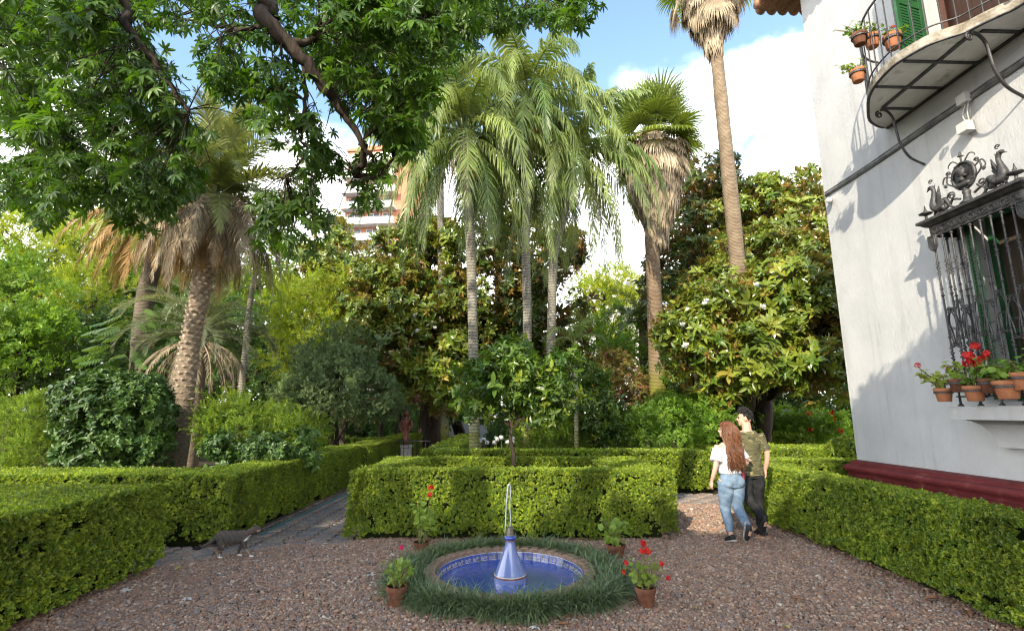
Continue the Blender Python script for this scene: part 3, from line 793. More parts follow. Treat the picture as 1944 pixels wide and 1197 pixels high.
tree('tree', 'fresh green tree with orange blossom dots at the garden edge', 'tree', (-15.0, 15.5, 0),
     [L3(30, 590, 15, (1.3, 1.2, 1.1), 32), L3(60, 650, 14.5, (1.1, 1, .9), 24), L3(-10, 660, 14.5, (1.2, 1, 1), 24), L3(20, 530, 16, (1.2, 1.1, .8), 20)],
     'broad', 18, .36, .95, .14, 23, 'bark_dark', 2.2, .25)
tree('tree', 'dim grey green tree filling the gap behind the jelly palm', 'tree', (-12.0, 26, 0),
     [L3(420, 640, 24, (2.6, 2, 1.8), 40), L3(330, 650, 24, (2.2, 2, 1.8), 34), L3(500, 610, 25, (1.9, 1.7, 1.7), 28), L3(440, 730, 22, (2.4, 1.8, 1.2), 28), L3(300, 740, 21, (2.2, 1.6, 1.2), 24)],
     'dark', 17, .55, 1.3, .28, 24, 'bark_dark', 3.5, .25)
tree('tree', 'shaded evergreen closing the view behind the tiled shelter', 'tree', (-3.0, 31, 0),
     [L3(760, 720, 29, (3.0, 2, 1.6), 34), L3(860, 720, 30, (3.0, 2, 1.8), 30), L3(680, 700, 29, (2.4, 2, 2.0), 28), L3(920, 760, 29, (2.4, 2, 1.2), 20), L3(990, 740, 29, (2.4, 2, 1.4), 22), L3(1080, 730, 29, (2.6, 2, 1.4), 22), L3(600, 760, 28, (2.4, 2, 1.4), 20)],
     'dark', 17, .65, 1.5, .3, 25, 'bark_dark', 3, .25)
tree('tree', 'gloomy evergreen behind the red flowered bushes by the house corner', 'tree', (13.0, 25, 0),
     [L3(1450, 720, 24, (2.6, 2, 1.5), 30), L3(1540, 700, 24, (2.6, 2, 1.6), 28), L3(1600, 740, 22, (1.8, 1.6, 1.2), 18), L3(1330, 760, 24, (2.2, 1.8, 1.0), 18), L3(1640, 660, 23, (2, 2, 2), 22)],
     'dark', 15, .6, 1.4, .3, 26, 'bark_dark', 3.2, .2)
for px, py, w_, kind_, lab in ((40, 560, 3.2, 'broad', 'tall green tree far back at the garden corner'), (250, 565, 3.0, 'dark', 'tall dark tree far behind the rusty date palm'), (420, 600, 3.0, 'broad', 'tall tree far behind the jelly palm'), (570, 610, 2.8, 'dark', 'tall dark tree far behind the airy bright tree')):
    tree('tree', lab, 'tree', (at(px, py, 35).x, 35, 0), [L3(px, py, 35, (w_, 2.4, 2.6), 44), L3(px - 50, py + 70, 34, (w_ * .8, 2.2, 2.0), 30), L3(px + 50, py + 80, 34, (w_ * .8, 2.2, 2.0), 30), L3(px, py + 120, 33, (w_, 2.2, 1.6), 26)], kind_, 17, .75, 1.9, .3, 70 + px, 'bark_dark', 3.5, .25)
# clipped round tree, shrubs
tree('clipped_tree', 'dome shaped grey green tree on two short trunks beside the path', 'tree', (-5.35, 15.2, 0),
     [L3(640, 740, 15, (1.55, 1.4, .85), 95), L3(570, 760, 15, (.8, .8, .55), 28), L3(715, 755, 15, (.75, .8, .6), 28), L3(640, 690, 15, (1.0, 1.0, .5), 36)],
     'grey', 20, .15, .8, .09, 27, 'bark_dark', .95, .15, stems=2, tight=True)
tree('shrub', 'soft grey topped shrub behind the dome shaped tree', 'shrub', (-6.0, 18.5, 0),
     [L3(640, 655, 17.5, (1.3, 1.1, .8), 30), L3(690, 680, 17.5, (1.0, 1, .7), 20), L3(590, 700, 17, (.9, .9, .7), 18)],
     'grey', 22, .4, 1.2, .1, 28, 'bark', 1.6, .2)
tree('camellia_bush', 'round dark glossy bush behind the corner hedge', 'bush', (-7.8, 9.9, 0),
     [L3(222, 800, 9.8, (.88, .85, .85), 76), L3(180, 760, 9.9, (.55, .6, .5), 22), L3(262, 765, 9.9, (.42, .5, .5), 20), L3(220, 860, 9.6, (.85, .8, .5), 32)],
     'camellia', 14, .13, .95, .05, 29, 'bark_dark', .5, .2, stems=4, tight=True)
tree('bush', 'olive green rounded bush at the garden edge, its base in shade', 'bush', (-9.6, 10.3, 0),
     [L3(50, 820, 10.2, (.85, .8, .6), 46), L3(20, 860, 10, (.9, .8, .5), 30), L3(90, 850, 10.2, (.5, .6, .5), 22), L3(50, 775, 10.3, (.55, .5, .3), 18)],
     'fine_green', 16, .12, .6, .05, 30, 'bark_dark', .4, .2, stems=3, tight=True)
tree('bush', 'twiggy yellow green bush between the scaly palm and the dome tree', 'bush', (-5.8, 10.6, 0),
     [L3(470, 815, 10.5, (1.05, .7, .5), 56), L3(425, 800, 10.8, (.4, .5, .45), 20), L3(560, 825, 10.6, (.5, .55, .4), 24), L3(450, 780, 10.8, (.6, .5, .3), 18)],
     'fine_green', 20, .2, .85, .03, 31, 'bark', .35, .25, stems=6)
tree('bush', 'low dark leaved bush at the foot of the scaly palm', 'bush', (-6.0, 9.4, 0),
     [L3(445, 862, 9.3, (.42, .4, .34), 24), L3(500, 867, 9.3, (.5, .4, .28), 24), L3(560, 855, 9.6, (.5, .4, .28), 20)],
     'camellia', 16, .16, .85, .025, 32, 'bark_dark', .2, .3, stems=4)
tree('orange_tree', 'slim orange tree standing inside the hollow hedge', 'tree', (-0.02, 8.66, 0),
     [L3(975, 725, 8.66, (.62, .6, .42), 30), L3(915, 750, 8.6, (.38, .4, .28), 22), L3(1040, 760, 8.6, (.42, .45, .28), 26), L3(985, 685, 8.7, (.36, .4, .22), 18), L3(1060, 700, 8.7, (.3, .3, .25), 12), L3(900, 715, 8.7, (.25, .3, .2), 8), L3(1010, 790, 8.5, (.3, .3, .14), 8)],
     'orange', 9, .15, 1.05, .036, 33, 'bark_dark', 1.55, .4)
tree('shrub', 'upright deep green shrub right of the orange tree', 'shrub', (1.0, 14.4, 0),
     [L3(1040, 830, 14, (.75, .7, .6), 44), L3(1040, 795, 14.2, (.6, .5, .3), 22), L3(1000, 840, 14, (.5, .5, .4), 20), L3(1080, 840, 13.8, (.5, .5, .4), 20)],
     'fine_green', 18, .13, .7, .04, 34, 'bark', .4, .2, stems=4, tight=True)
tree('shrub', 'small dark leaved tree beside the pale stem of the young palm', 'shrub', (2.15, 13.8, 0),
     [L3(1140, 790, 13.6, (.75, .7, .5), 40), L3(1120, 740, 14, (.6, .6, .5), 24), L3(1170, 820, 13.5, (.5, .5, .3), 18), L3(1075, 720, 14.5, (.7, .6, .6), 24)],
     'orange', 13, .22, 1.05, .04, 35, 'bark_dark', .6, .3)
tree('azalea_bush', 'open pale flowered azalea bush with spreading twigs by the back hedge', 'bush', (4.55, 13.4, 0),
     [L3(1290, 800, 13, (1.2, .9, .42), 56), L3(1230, 820, 13, (.6, .7, .4), 26), L3(1350, 790, 13.2, (.6, .6, .35), 22), L3(1300, 770, 13.4, (.8, .6, .25), 22), L3(1270, 840, 12.8, (.9, .6, .3), 22)],
     'broad', 12, .24, .62, .045, 36, 'bark', .35, .35, stems=4)
tree('shrub', 'russet tinged shrub at the foot of the skirted fan palm', 'shrub', (3.9, 17.2, 0),
     [L3(1180, 725, 17, (1.0, .9, .75), 40), L3(1150, 700, 17.2, (.7, .7, .6), 22), L3(1215, 760, 16.8, (.7, .7, .5), 20)],
     'russet', 22, .3, 1.1, .06, 37, 'bark', .8, .2)
tree('shrub', 'leafy green shrub between the magnolia and the azalea', 'shrub', (6.2, 15.2, 0),
     [L3(1350, 745, 15, (.8, .7, .6), 26), L3(1300, 740, 16, (.7, .7, .6), 22), L3(1380, 800, 14.6, (.6, .6, .4), 16)],
     'orange', 13, .28, 1.2, .05, 38, 'bark_dark', .7, .25)
for k, (px, py, D, lab) in enumerate(((1530, 800, 15.6, 'red flowering hibiscus bush behind the tall shadowed hedge'), (1465, 800, 17, 'leafy bush beside the white round drum and dark palm trunk'))):
    tree('flowering_bush', lab, 'bush', (at(px, py, D).x, D, 0),
         [L3(px, py, D, (.9, .7, .45), 34), L3(px + 40, py + 20, D, (.6, .6, .4), 18), L3(px - 30, py + 25, D, (.5, .5, .4), 16)],
         'broad', 14, .24, .75, .04, 40 + k, 'bark_dark', .4, .3, stems=3)
# clipped ball near the house corner
b0 = at(1608, 850, 11.2)
r_ = np.random.default_rng(50); n = 2200
d = r_.normal(0, 1, (n, 3)); d /= np.linalg.norm(d, axis=1, keepdims=True)
root = thing('clipped_ball_shrub', 'small dense shrub clipped to a ball at the house corner', 'shrub', (b0.x, b0.y, 0))
mb = MB(); mb.ell((0, 0, .62), (.40, .40, .50), 16, 10)
scatter('foliage', d * np.array([.46, .46, .56]) + np.array([0, 0, .62]), d + r_.normal(0, .4, (n, 3)), r_.lognormal(0, .2, n), S['box_far'], r_, root, mb, M['box_core'], 'stuff')

# low dark planting that closes the view between the trunks
r_ = np.random.default_rng(61); n = 15000
x = r_.uniform(-34, 22, n); y = r_.uniform(24, 31, n) + 1.5 * np.sin(x * .7); hgt = 2.0 + .8 * np.sin(x * .9) + .6 * np.sin(x * 2.3 + 1)
k = ~((x > -3.6) & (x < -1.2) & (y < 30)) & (np.abs(x) < y * 1.15)
z = r_.uniform(0, 1, n) * hgt
o = scatter('undergrowth', np.stack([x, y, z], 1)[k], (r_.normal(0, .6, (n, 3)) + np.array([0, -.6, .5]))[k], 1.5 * r_.lognormal(0, .2, k.sum()), S['dark'], r_, kind='stuff')
tag(o, 'dim mass of low shrubs between the far trunks', 'undergrowth')
# ------------------------------------------------------------------ palms
def frond_mesh(name, mat, length, e0, droop, npair, ll, lw, ldroop, vee, rnd, pet=0.12, pw=1.4, rr=0.014, ragged=0.0):
    mb = MB(); K = 26; e = rad(e0); p = Vector((0, 0, 0)); pts = [p.copy()]; tans = []
    for i in range(K):
        s = (i + .5) / K; a = e - rad(droop) * s ** pw
        a = max(a, rad(-97))
        t = Vector((math.cos(a), 0, math.sin(a))); tans.append(t); p = p + t * (length / K); pts.append(p.copy())
    tans.append(tans[-1])
    mb.tube(pts, lerplist([rr * 1.8, rr, rr * .7, rr * .25], K + 1), 5)
    G = Vector((0, 0, -1))
    for i in range(npair):
        s = pet + (1 - pet) * (i + .5) / npair
        k = min(int(s * K), K - 1); f = s * K - k
        P0 = pts[k].lerp(pts[k + 1], f); T = tans[k]; N_ = Vector((-T.z, 0, T.x))
        q = (s - pet) / (1 - pet)
        l = ll * max(.25, math.sin(math.pi * (0.16 + 0.78 * q))) ** .8
        for sd in (-1, 1):
            if rnd.random() < ragged: continue
            sw = rad(28 + 40 * q + rnd.uniform(-9, 9)); y = Vector((0, sd, 0))
            d0 = (y * math.cos(sw) + T * math.sin(sw) + N_ * (vee + rnd.uniform(-.25, .25))).normalized()
            li = l * rnd.uniform(.85, 1.1); g = ldroop * rnd.uniform(.7, 1.3)
            p1 = P0 + (d0 + G * g * .35).normalized() * li * .42
            p2 = p1 + (d0 + G * g * 1.1).normalized() * li * .33
            p3 = p2 + (d0 + G * g * 2.2).normalized() * li * .25
            w = lw * .5; W0 = T * w
            mb.add([P0 - W0 * .6, P0 + W0 * .6, p1 + W0, p1 - W0, p2 + W0 * .75, p2 - W0 * .75, p3], [(0, 1, 2, 3), (3, 2, 4, 5), (5, 4, 6)])
    return mb.mesh(name, mat)
def fan_mesh(name, mat, e0, droop, pet, R, nseg, spread, tipdroop, rnd, segw=0.05):
    mb = MB(); K = 8; p = Vector((0, 0, 0)); pts = [p.copy()]
    for i in range(K):
        a = max(rad(e0) - rad(droop) * ((i + .5) / K) ** 1.3, rad(-95)); t = Vector((math.cos(a), 0, math.sin(a))); p = p + t * (pet / K); pts.append(p.copy())
    mb.tube(pts, lerplist([.022, .014, .01], K + 1), 5)
    T = t; N_ = Vector((-T.z, 0, T.x)); Y = Vector((0, 1, 0)); G = Vector((0, 0, -1))
    for i in range(nseg):
        q = -1 + 2 * i / (nseg - 1); a = rad(spread) * q + rnd.uniform(-.03, .03)
        d = (T * math.cos(a) + Y * math.sin(a) + N_ * (-.12 * q * q)).normalized(); sd = (Y * math.cos(a) - T * math.sin(a)).normalized()
        l = R * (1 - .22 * abs(q)) * rnd.uniform(.88, 1.08)
        p1 = p + d * l * .5; p2 = p1 + (d + G * tipdroop * .4).normalized() * l * .27; p3 = p2 + (d + G * tipdroop * 1.6).normalized() * l * .25
        w = segw * .5; up = N_ * (.012 if i % 2 else -.012)
        mb.add([p - sd * .006, p + sd * .006, p1 + sd * w + up, p1 - sd * w - up, p2 + sd * w * .6, p2 - sd * w * .6, p3], [(0, 1, 2, 3), (3, 2, 4, 5), (5, 4, 6)])
    return mb.mesh(name, mat)
def trunk_path(pts, rs, n=14, k=7, rough=0.03, seed=1):
    P = smoothpath(pts, k); R = lerplist(rs, len(P)); rnd = random.Random(seed)
    mb = MB(); mb.tube(P, [r * rnd.uniform(1 - rough, 1 + rough) for r in R], n, True, (1, 0, 0))
    return mb, P, R
def palm(name, label, path, rs, tmat, crownspec, seed=1, loc=None, group=None):
    """path: stem points in the world; crownspec: list of (meshes, count, radius offset, z offset)"""
    rnd = random.Random(seed); base = Vector(path[0])
    root = thing(name, label, 'palm tree', base, 0, group)
    mb, P, R = trunk_path([Vector(p) - base for p in path], rs, seed=seed)
    t = mb.build('trunk', tmat, root, True)
    top = Vector(path[-1]) - base; a = rnd.uniform(0, 6.28)
    for spec in crownspec:
        meshes, cnt, ro, zo = spec[:4]; nm = spec[4] if len(spec) > 4 else 'frond'
        for i in range(cnt):
            a += 2.39996 + rnd.uniform(-.25, .25)
            f = (i + .5) / cnt
            z = zo[0] + (zo[1] - zo[0]) * f if isinstance(zo, tuple) else zo
            mi = min(int(f * len(meshes)), len(meshes) - 1)
            link(nm, meshes[mi], root, top + Vector((math.cos(a) * ro, math.sin(a) * ro, z)), (rnd.uniform(-.06, .06), rnd.uniform(-.06, .06), a), rnd.uniform(.88, 1.1))
    return root, t, P, R
RP = random.Random(21)
queen = [frond_mesh('queen_frond', M['queen'], L_, e, dr, 62, .85, .060, 1.3, .10, RP, .10, pw_ * .8, .018) for (L_, e, dr, pw_) in
         ((2.5, 87, 50, 1.3), (3.0, 82, 110, 1.1), (3.5, 76, 150, .9), (3.9, 70, 162, .8), (4.1, 62, 157, .72), (4.3, 54, 150, .7), (4.3, 44, 140, .66), (4.3, 34, 130, .62), (4.2, 20, 115, .6), (4.0, 5, 100, .6), (3.6, -12, 83, .6), (3.2, -30, 65, .6))]
queen_dead = [frond_mesh('dead_queen_frond', M['dead'], 2.0, -45, 50, 40, .42, .03, 1.6, .0, RP, .1, 1.2, .016, .2), frond_mesh('dead_queen_frond', M['dead_orange'], 1.7, -58, 36, 36, .4, .03, 1.8, .0, RP, .1, 1.2, .016, .2)]
M['fruit'] = pm('orange_palm_fruit', (0.55, 0.22, 0.02), (0.62, 0.34, 0.05), 20, 0.5)
def fruit_bunch(parent, top, az, L=.75, seed=1):
    rnd = random.Random(seed); mb = MB()
    for i in range(26):
        p = Vector(top) + Vector((math.cos(az) * .3, math.sin(az) * .3, -.1)); pts = [p]
        d = Vector((rnd.gauss(0, .16), rnd.gauss(0, .16), -1)).normalized(); l = L * rnd.uniform(.6, 1)
        mb.tube([p, p + d * l * .5, p + d * l + Vector((0, 0, -.05))], .006, 3)
        for k in range(9):
            q = p + d * l * (k + 1.5) / 10.5 + Vector((rnd.gauss(0, .012), rnd.gauss(0, .012), 0)); mb.ell(q, .014, 5, 3)
    return mb.build('fruit_cluster', M['fruit'], parent)
QG = 'queen palms in a row behind the orange tree'
for k, (pts, rr_, lab, sd, nf) in enumerate((
    ([(-0.90, 12.45, 0), (-.92, 12.45, 2), tuple(at(897, 600, 12.45)), tuple(at(893, 460, 12.5)), tuple(at(882, 262, 12.55))], [.135, .125, .12, .125, .13], 'queen palm with a straight pale trunk rising beside the orange tree', 3, 36),
    ([(0.38, 13.6, 0), (.39, 13.6, 2.2), tuple(at(1001, 600, 13.6)), tuple(at(998, 440, 13.6)), tuple(at(1003, 190, 13.6))], [.15, .135, .12, .12, .13], 'tallest queen palm, trunk mottled white with a brown dead frond', 4, 38),
    ([(1.10, 14.4, 0), (1.10, 14.4, 2.2), tuple(at(1047, 620, 14.4)), tuple(at(1052, 480, 14.4)), tuple(at(1072, 400, 14.4)), tuple(at(1085, 300, 14.4))], [.15, .14, .13, .13, .125, .13], 'queen palm whose trunk bends towards the skirted fan palm', 5, 36))):
    root, t, P, R = palm('queen_palm', lab, pts, rr_, M['queen_trunk'], [(queen, nf, .10, (.35, -.2)), (queen_dead, 5, .12, -.35, 'dead_frond')], sd, None, QG)
    top = Vector(pts[-1]) - Vector(pts[0]); fruit_bunch(root, top + Vector((0, 0, -.3)), -.4 if k != 2 else -1.6, .8, k)
# a fourth crown behind, half hidden by the canopy leaves
root, t, P, R = palm('queen_palm', 'pale queen palm half hidden behind the overhanging canopy leaves', [tuple(at(845, 900, 19) * 1.0)[:2] + (0,), tuple(at(838, 500, 19)), tuple(at(835, 250, 19))], [.16, .14, .14], M['queen_trunk'], [(queen, 15, .1, (.3, -.15))], 8, None, QG)
# young queen palm
palm('young_palm', 'slender young palm with a thin pale stem and a few drooping fronds', [(1.62, 13.2, 0), tuple(at(1094, 740, 13.2)), tuple(at(1090, 655, 13.2))], [.065, .055, .05], M['queen_trunk'],
     [([frond_mesh('young_frond', M['queen'], 1.25, e, dr, 40, .34, .022, .7, .1, RP, .15, 1.2, .009) for e, dr in ((84, 120), (70, 150), (58, 150), (80, 60))], 7, .03, .02)], 9)
palm('young_palm', 'thin leaning palm with a yellowing tuft behind the jelly palm', [(at(455, 760, 14.5).x, 14.5, 0), tuple(at(463, 690, 14.5)), tuple(at(474, 580, 14.5)), tuple(at(484, 520, 14.5))], [.10, .085, .075, .06], M['queen_trunk'],
     [([frond_mesh('yellow_frond', M['bright'], 1.3, e, dr, 36, .4, .026, 1.0, .0, RP, .12, 1.2, .01) for e, dr in ((86, 90), (60, 150), (30, 125), (-10, 85))], 12, .05, .0)], 10)
# fan palms
fanL = [fan_mesh('fan_leaf', M['fan'], e, dr, 1.15, 1.1, 30, 118, td, RP, .075) for e, dr, td in ((86, 10, .15), (74, 18, .3), (60, 26, .5), (44, 34, .7), (26, 44, 1.0))]
fanD = [fan_mesh('dead_fan_leaf', M['dead'], e, dr, 1.0, .95, 22, 60, 1.2, RP, .055) for e, dr in ((0, 80), (-20, 70), (-40, 55))]
fanM = [fan_mesh('hanging_fan_leaf', m_, e, dr, .95, .9, 24, 75, 1.3, RP, .06) for m_, e, dr in ((M['dead'], 55, 115), (M['dead'], 40, 105), (M['dead'], 20, 95), (M['dead'], 0, 80))]
def skirt(parent, top, prof, n, seed, mat, ln=(.5, 1.0)):
    """thatch of hanging dead leaf strips; prof: (z below the top, radius)"""
    rnd = random.Random(seed); mb = MB(); zs = [p[0] for p in prof]; rs = [p[1] for p in prof]
    for i in range(n):
        z = rnd.uniform(zs[0], zs[-1]); r = float(np.interp(z, zs, rs)) * rnd.uniform(.75, 1.08) * (1 + .12 * math.sin(z * 9 + i % 7)); a = rnd.uniform(0, 6.2832)
        r2 = float(np.interp(z + .5, zs, rs)); flare = (r2 - r) * .8 + rnd.uniform(-.04, .08)
        o = Vector((math.cos(a), math.sin(a), 0)); s_ = Vector((-math.sin(a), math.cos(a), 0)); l = rnd.uniform(*ln)
        p0 = Vector(top) + o * r * .9 + Vector((0, 0, -z)); p1 = p0 + o * flare * .6 + Vector((0, 0, -l * .5)) + s_ * rnd.uniform(-.08, .08)
        p2 = p1 + o * flare * .3 + Vector((0, 0, -l * .5)) + s_ * rnd.uniform(-.1, .1); w = rnd.uniform(.025, .06)
        tw = o * rnd.uniform(-.02, .02)
        mb.add([p0 - s_ * w * .6, p0 + s_ * w * .6, p1 + s_ * w + tw, p1 - s_ * w - tw, p2], [(0, 1, 2, 3), (3, 2, 4)])
    return mb.build('dead_leaf_skirt', mat, parent)
dry = [M['dead']]
p_ = [tuple(at(1252, 900, 16.5))[:2] + (0,), tuple(at(1247, 680, 16.5)), tuple(at(1238, 470, 16.5)), tuple(at(1232, 330, 16.5)), tuple(at(1238, 272, 16.5))]
root, t, P, R = palm('fan_palm', 'fan palm with a thick pale brown skirt of dead leaves and mossy trunk', p_, [.30, .27, .24, .22, .2], M['fan_trunk_moss'],
                     [(fanL, 44, .12, (.35, -.45), 'fan_leaf'), (fanM, 36, .15, (-.1, -.4), 'hanging_leaf'), (fanD, 30, .22, (-.05, -1.0), 'dead_leaf')], 31)
skirt(root, Vector(p_[-1]) - Vector(p_[0]), [(-.55, .16), (-.2, .5), (.4, .85), (1.3, 1.02), (2.1, .88), (2.8, .5), (3.2, .3)], 3200, 1, M['dead'])
p_ = [(7.15, 15.6, 0), tuple(at(1418, 720, 15.0)), tuple(at(1402, 520, 14.8)), tuple(at(1380, 300, 14.8)), tuple(at(1356, 60, 14.8)), tuple(at(1343, -45, 14.8))]
p_[0] = (at(1425, 800, 15.1).x, 15.1, 0)
root, t, P, R = palm('fan_palm', 'very tall fan palm on a bare ringed trunk, its ragged crown cut by the sky', p_, [.42, .33, .24, .215, .19, .18], M['fan_trunk'],
                     [(fanL, 28, .12, (.4, -.2), 'fan_leaf'), (fanD, 26, .3, (-.1, -.7), 'dead_leaf')], 32)
skirt(root, Vector(p_[-1]) - Vector(p_[0]), [(-.2, .4), (.3, .80), (.9, .95), (1.5, .78), (2.0, .45), (2.35, .26)], 1700, 2, M['dead'], (.5, 1.1))
# date palm with scaly trunk
p_ = [(-7.45, 11.4, 0), tuple(at(345, 790, 11.4)), tuple(at(362, 650, 11.4)), tuple(at(385, 540, 11.4)), tuple(at(402, 450, 11.4)), tuple(at(412, 372, 11.4))]
ph = [frond_mesh('date_frond', M['phoenix'], L_, e, dr, 64, .48, .042, .3, .3, RP, .08, 1.3, .016) for L_, e, dr in ((2.1, 84, 30), (2.3, 72, 60), (2.4, 55, 80), (2.4, 35, 90), (2.4, 15, 95), (2.2, -5, 80))]
phd = [frond_mesh('dead_date_frond', m_, L_, e, dr, 56, .48, .030, 1.0, .1, RP, .08, 1.1, .016, .05) for m_, L_, e, dr in ((M['dead'], 2.3, 0, 95), (M['dead'], 2.3, -22, 70), (M['dead'], 2.1, -42, 52), (M['dead_orange'], 1.8, -58, 34))]
root, trunk_, P, R = palm('date_palm', 'leaning date palm with a diamond-scaled trunk and grey dead fronds', p_, [.30, .21, .19, .19, .20, .18], M['phoenix_trunk'],
                          [(ph, 60, .12, (.25, -.1)), (phd, 64, .2, (-.1, -.45), 'dead_frond')], 33)
def scale_mesh():
    mb = MB(); w, h, d = .085, .075, .055
    mb.add([(-w, 0, 0), (0, 0, -h * .7), (w, 0, 0), (0, 0, h * .45), (-w * .55, -d, h * .25), (0, -d * .9, -h * .1), (w * .55, -d, h * .25), (0, -d * 1.05, h * .62)],
           [(0, 1, 5, 4), (1, 2, 6, 5), (4, 5, 6, 7), (2, 3, 7, 6), (3, 0, 4, 7), (0, 3, 2, 1)])
    return mb.mesh('leaf_base', M['leaf_base'])
def scales(root_trunk, P, R, rows, per, sc, lo, hi, seed, facing=None):
    sm = scale_mesh(); rnd = random.Random(seed); n = 0
    for i in range(rows):
        f = lo + (hi - lo) * i / rows; k = f * (len(P) - 1); a_, b_ = int(k), min(int(k) + 1, len(P) - 1); c = P[a_].lerp(P[b_], k - a_); r = R[a_] + (R[b_] - R[a_]) * (k - a_)
        for j in range(per):
            a = 2 * math.pi * (j + (i % 2) * .5) / per + rnd.uniform(-.08, .08)
            if math.sin(a) > .35: continue          # the far side of the stem is never seen
            o = Vector((math.cos(a), math.sin(a), 0)); g = sc * (0.75 + .65 * f) * rnd.uniform(.8, 1.25)
            link('leaf_base', sm, root_trunk, c + o * (r * .93), (rnd.uniform(-.25, .12), rnd.uniform(-.1, .1), a + math.pi / 2), (g, g * rnd.uniform(.7, 1.5), g)); n += 1
            if n >= 300: return
scales(trunk_, P, R, 44, 9, .95, .16, .90, 3)
# second date palm behind, rusty skirt
p_ = [(at(262, 850, 15.2).x, 15.2, 0), tuple(at(272, 600, 15.2)), tuple(at(290, 500, 15.2)), tuple(at(305, 395, 15.2))]
root, trunk2, P, R = palm('date_palm', 'date palm with orange brown dead fronds behind the scaly one', p_, [.30, .26, .24, .22], M['dark_trunk'],
     [(ph, 24, .12, (.3, -.1)), ([frond_mesh('rusty_frond', M['dead_orange'], 2.7, e, dr, 56, .55, .036, 1.0, .1, RP, .08, 1.1, .016) for e, dr in ((5, 90), (-20, 70), (-40, 50))], 46, .2, (-.1, -.4), 'dead_frond')], 34)
# jelly palm
p_ = [(at(378, 700, 14.2).x, 14.2, 0), tuple(at(380, 632, 14.2))]
bt = [frond_mesh('jelly_frond', M['butia'], L_, e, dr, 52, .42, .022, .25, .45, RP, .1, 1.5, .014) for L_, e, dr in ((2.0, 80, 70), (2.2, 65, 100), (2.3, 48, 120), (2.3, 30, 120), (2.0, 10, 100))]
btd = [frond_mesh('dead_jelly_frond', M['dead'], 1.9, e, dr, 40, .32, .02, .9, .1, RP, .1, 1.2, .012, .15) for e, dr in ((-10, 85), (-35, 58))]
palm('jelly_palm', 'low blue grey jelly palm with arching fronds behind the scaly trunk', p_, [.25, .22], M['phoenix_trunk'], [(bt, 48, .1, (.2, -.1)), (btd, 34, .15, -.25, 'dead_frond')], 35)
# arching blue green date palm behind the fan palm trunk
palm('date_palm', 'arching blue green date palm peeking out behind the mossy fan palm trunk', [(at(1225, 700, 21).x, 21, 0), tuple(at(1225, 610, 21))], [.3, .3], M['phoenix_trunk'],
     [([frond_mesh('arching_frond', M['butia'], 2.2, e, dr, 60, .42, .026, .3, .2, RP, .1, 1.4, .014) for e, dr in ((75, 90), (55, 110), (35, 115), (10, 95))], 26, .12, .0)], 36)

# ------------------------------------------------------------------ the overhanging silk floss tree: trunk behind the camera, limbs reaching over
def quats_up(d, up, rng, jit=.35):
    d = d / np.linalg.norm(d, axis=1, keepdims=True); y = up + rng.normal(0, jit, d.shape); y = y - d * (y * d).sum(1, keepdims=True); y /= np.linalg.norm(y, axis=1, keepdims=True)
    x = np.cross(y, d); out = []
    for k in range(len(d)):
        q = Matrix(((x[k, 0], y[k, 0], d[k, 0]), (x[k, 1], y[k, 1], d[k, 1]), (x[k, 2], y[k, 2], d[k, 2]))).to_quaternion(); out.append((q.w, q.x, q.y, q.z))
    return np.array(out)
TB = Vector((-6.6, -5.2, 0))
big = thing('overhanging_tree', 'large leafy tree whose dark limbs and finger-shaped leaves hang over the garden', 'tree', TB)
mb = MB()
hub = Vector((-6.0, -4.4, 5.2))
mb.tube(smoothpath([(-6.6, -5.2, -.1), (-6.55, -5.15, 1.5), (-6.3, -4.8, 3.6), hub], 5), lerplist([.62, .5, .42, .36], 16), 14)
o = mb.build('trunk', M['bark_dark'], big, True); o.matrix_parent_inverse = Matrix.Translation(-TB)
limbs = []
def add_limb(pts, rs, nm='limb'):
    P = smoothpath(pts, 6); m_ = MB(); rnd = random.Random(len(limbs)); R = lerplist(rs, len(P))
    P = [p + Vector((rnd.gauss(0, .012), rnd.gauss(0, .012), rnd.gauss(0, .012))) * (0 if i == 0 else 1) for i, p in enumerate(P)]
    m_.tube(P, R, 8); o = m_.build(nm, M['bark_dark'], big, True); o.matrix_parent_inverse = Matrix.Translation(-TB); limbs.append(P); return P
add_limb([hub, (-4.6, .5, 7.4), at(455, -70, 5.0), at(500, 30, 5.0), at(560, 95, 5.15), at(625, 175, 5.35), at(665, 235, 5.5), at(705, 300, 5.7)], [.3, .2, .105, .09, .08, .062, .045, .022])
add_limb([hub, (-6.2, 1.2, 7.2), at(190, -40, 5.3), at(235, 40, 5.4), at(290, 115, 5.5), at(330, 170, 5.6), at(362, 215, 5.7)], [.25, .16, .075, .05, .042, .03, .016])
add_limb([at(545, 78, 5.1), at(585, 80, 5.2), at(605, 62, 5.3), at(640, 20, 5.5)], [.05, .04, .03, .02])
add_limb([at(490, 0, 5.0), at(520, 30, 5.2), at(512, 60, 5.3)], [.08, .075, .05])
add_limb([at(575, 118, 5.2), at(578, 190, 5.3), at(572, 260, 5.35), at(580, 290, 5.4), at(540, 340, 5.5)], [.03, .024, .018, .014, .008])
add_limb([at(690, 265, 5.6), at(690, 310, 5.8), at(672, 330, 5.9), at(720, 335, 6.0), at(745, 300, 6.1)], [.04, .045, .035, .03, .014])
add_limb([hub, (-1.0, 1.5, 8.2), at(760, -90, 5.5), at(880, -10, 5.8), at(990, -8, 6.1), at(1095, 5, 6.4)], [.22, .14, .07, .045, .03, .012])
add_limb([at(-20, 100, 6), at(20, 150, 6.1), at(45, 200, 6.2), at(60, 250, 6.3)], [.03, .025, .018, .01])
add_limb([at(520, 50, 5.2), at(450, 55, 5.4), at(400, 50, 5.5), at(330, 30, 5.7)], [.03, .02, .014, .008])
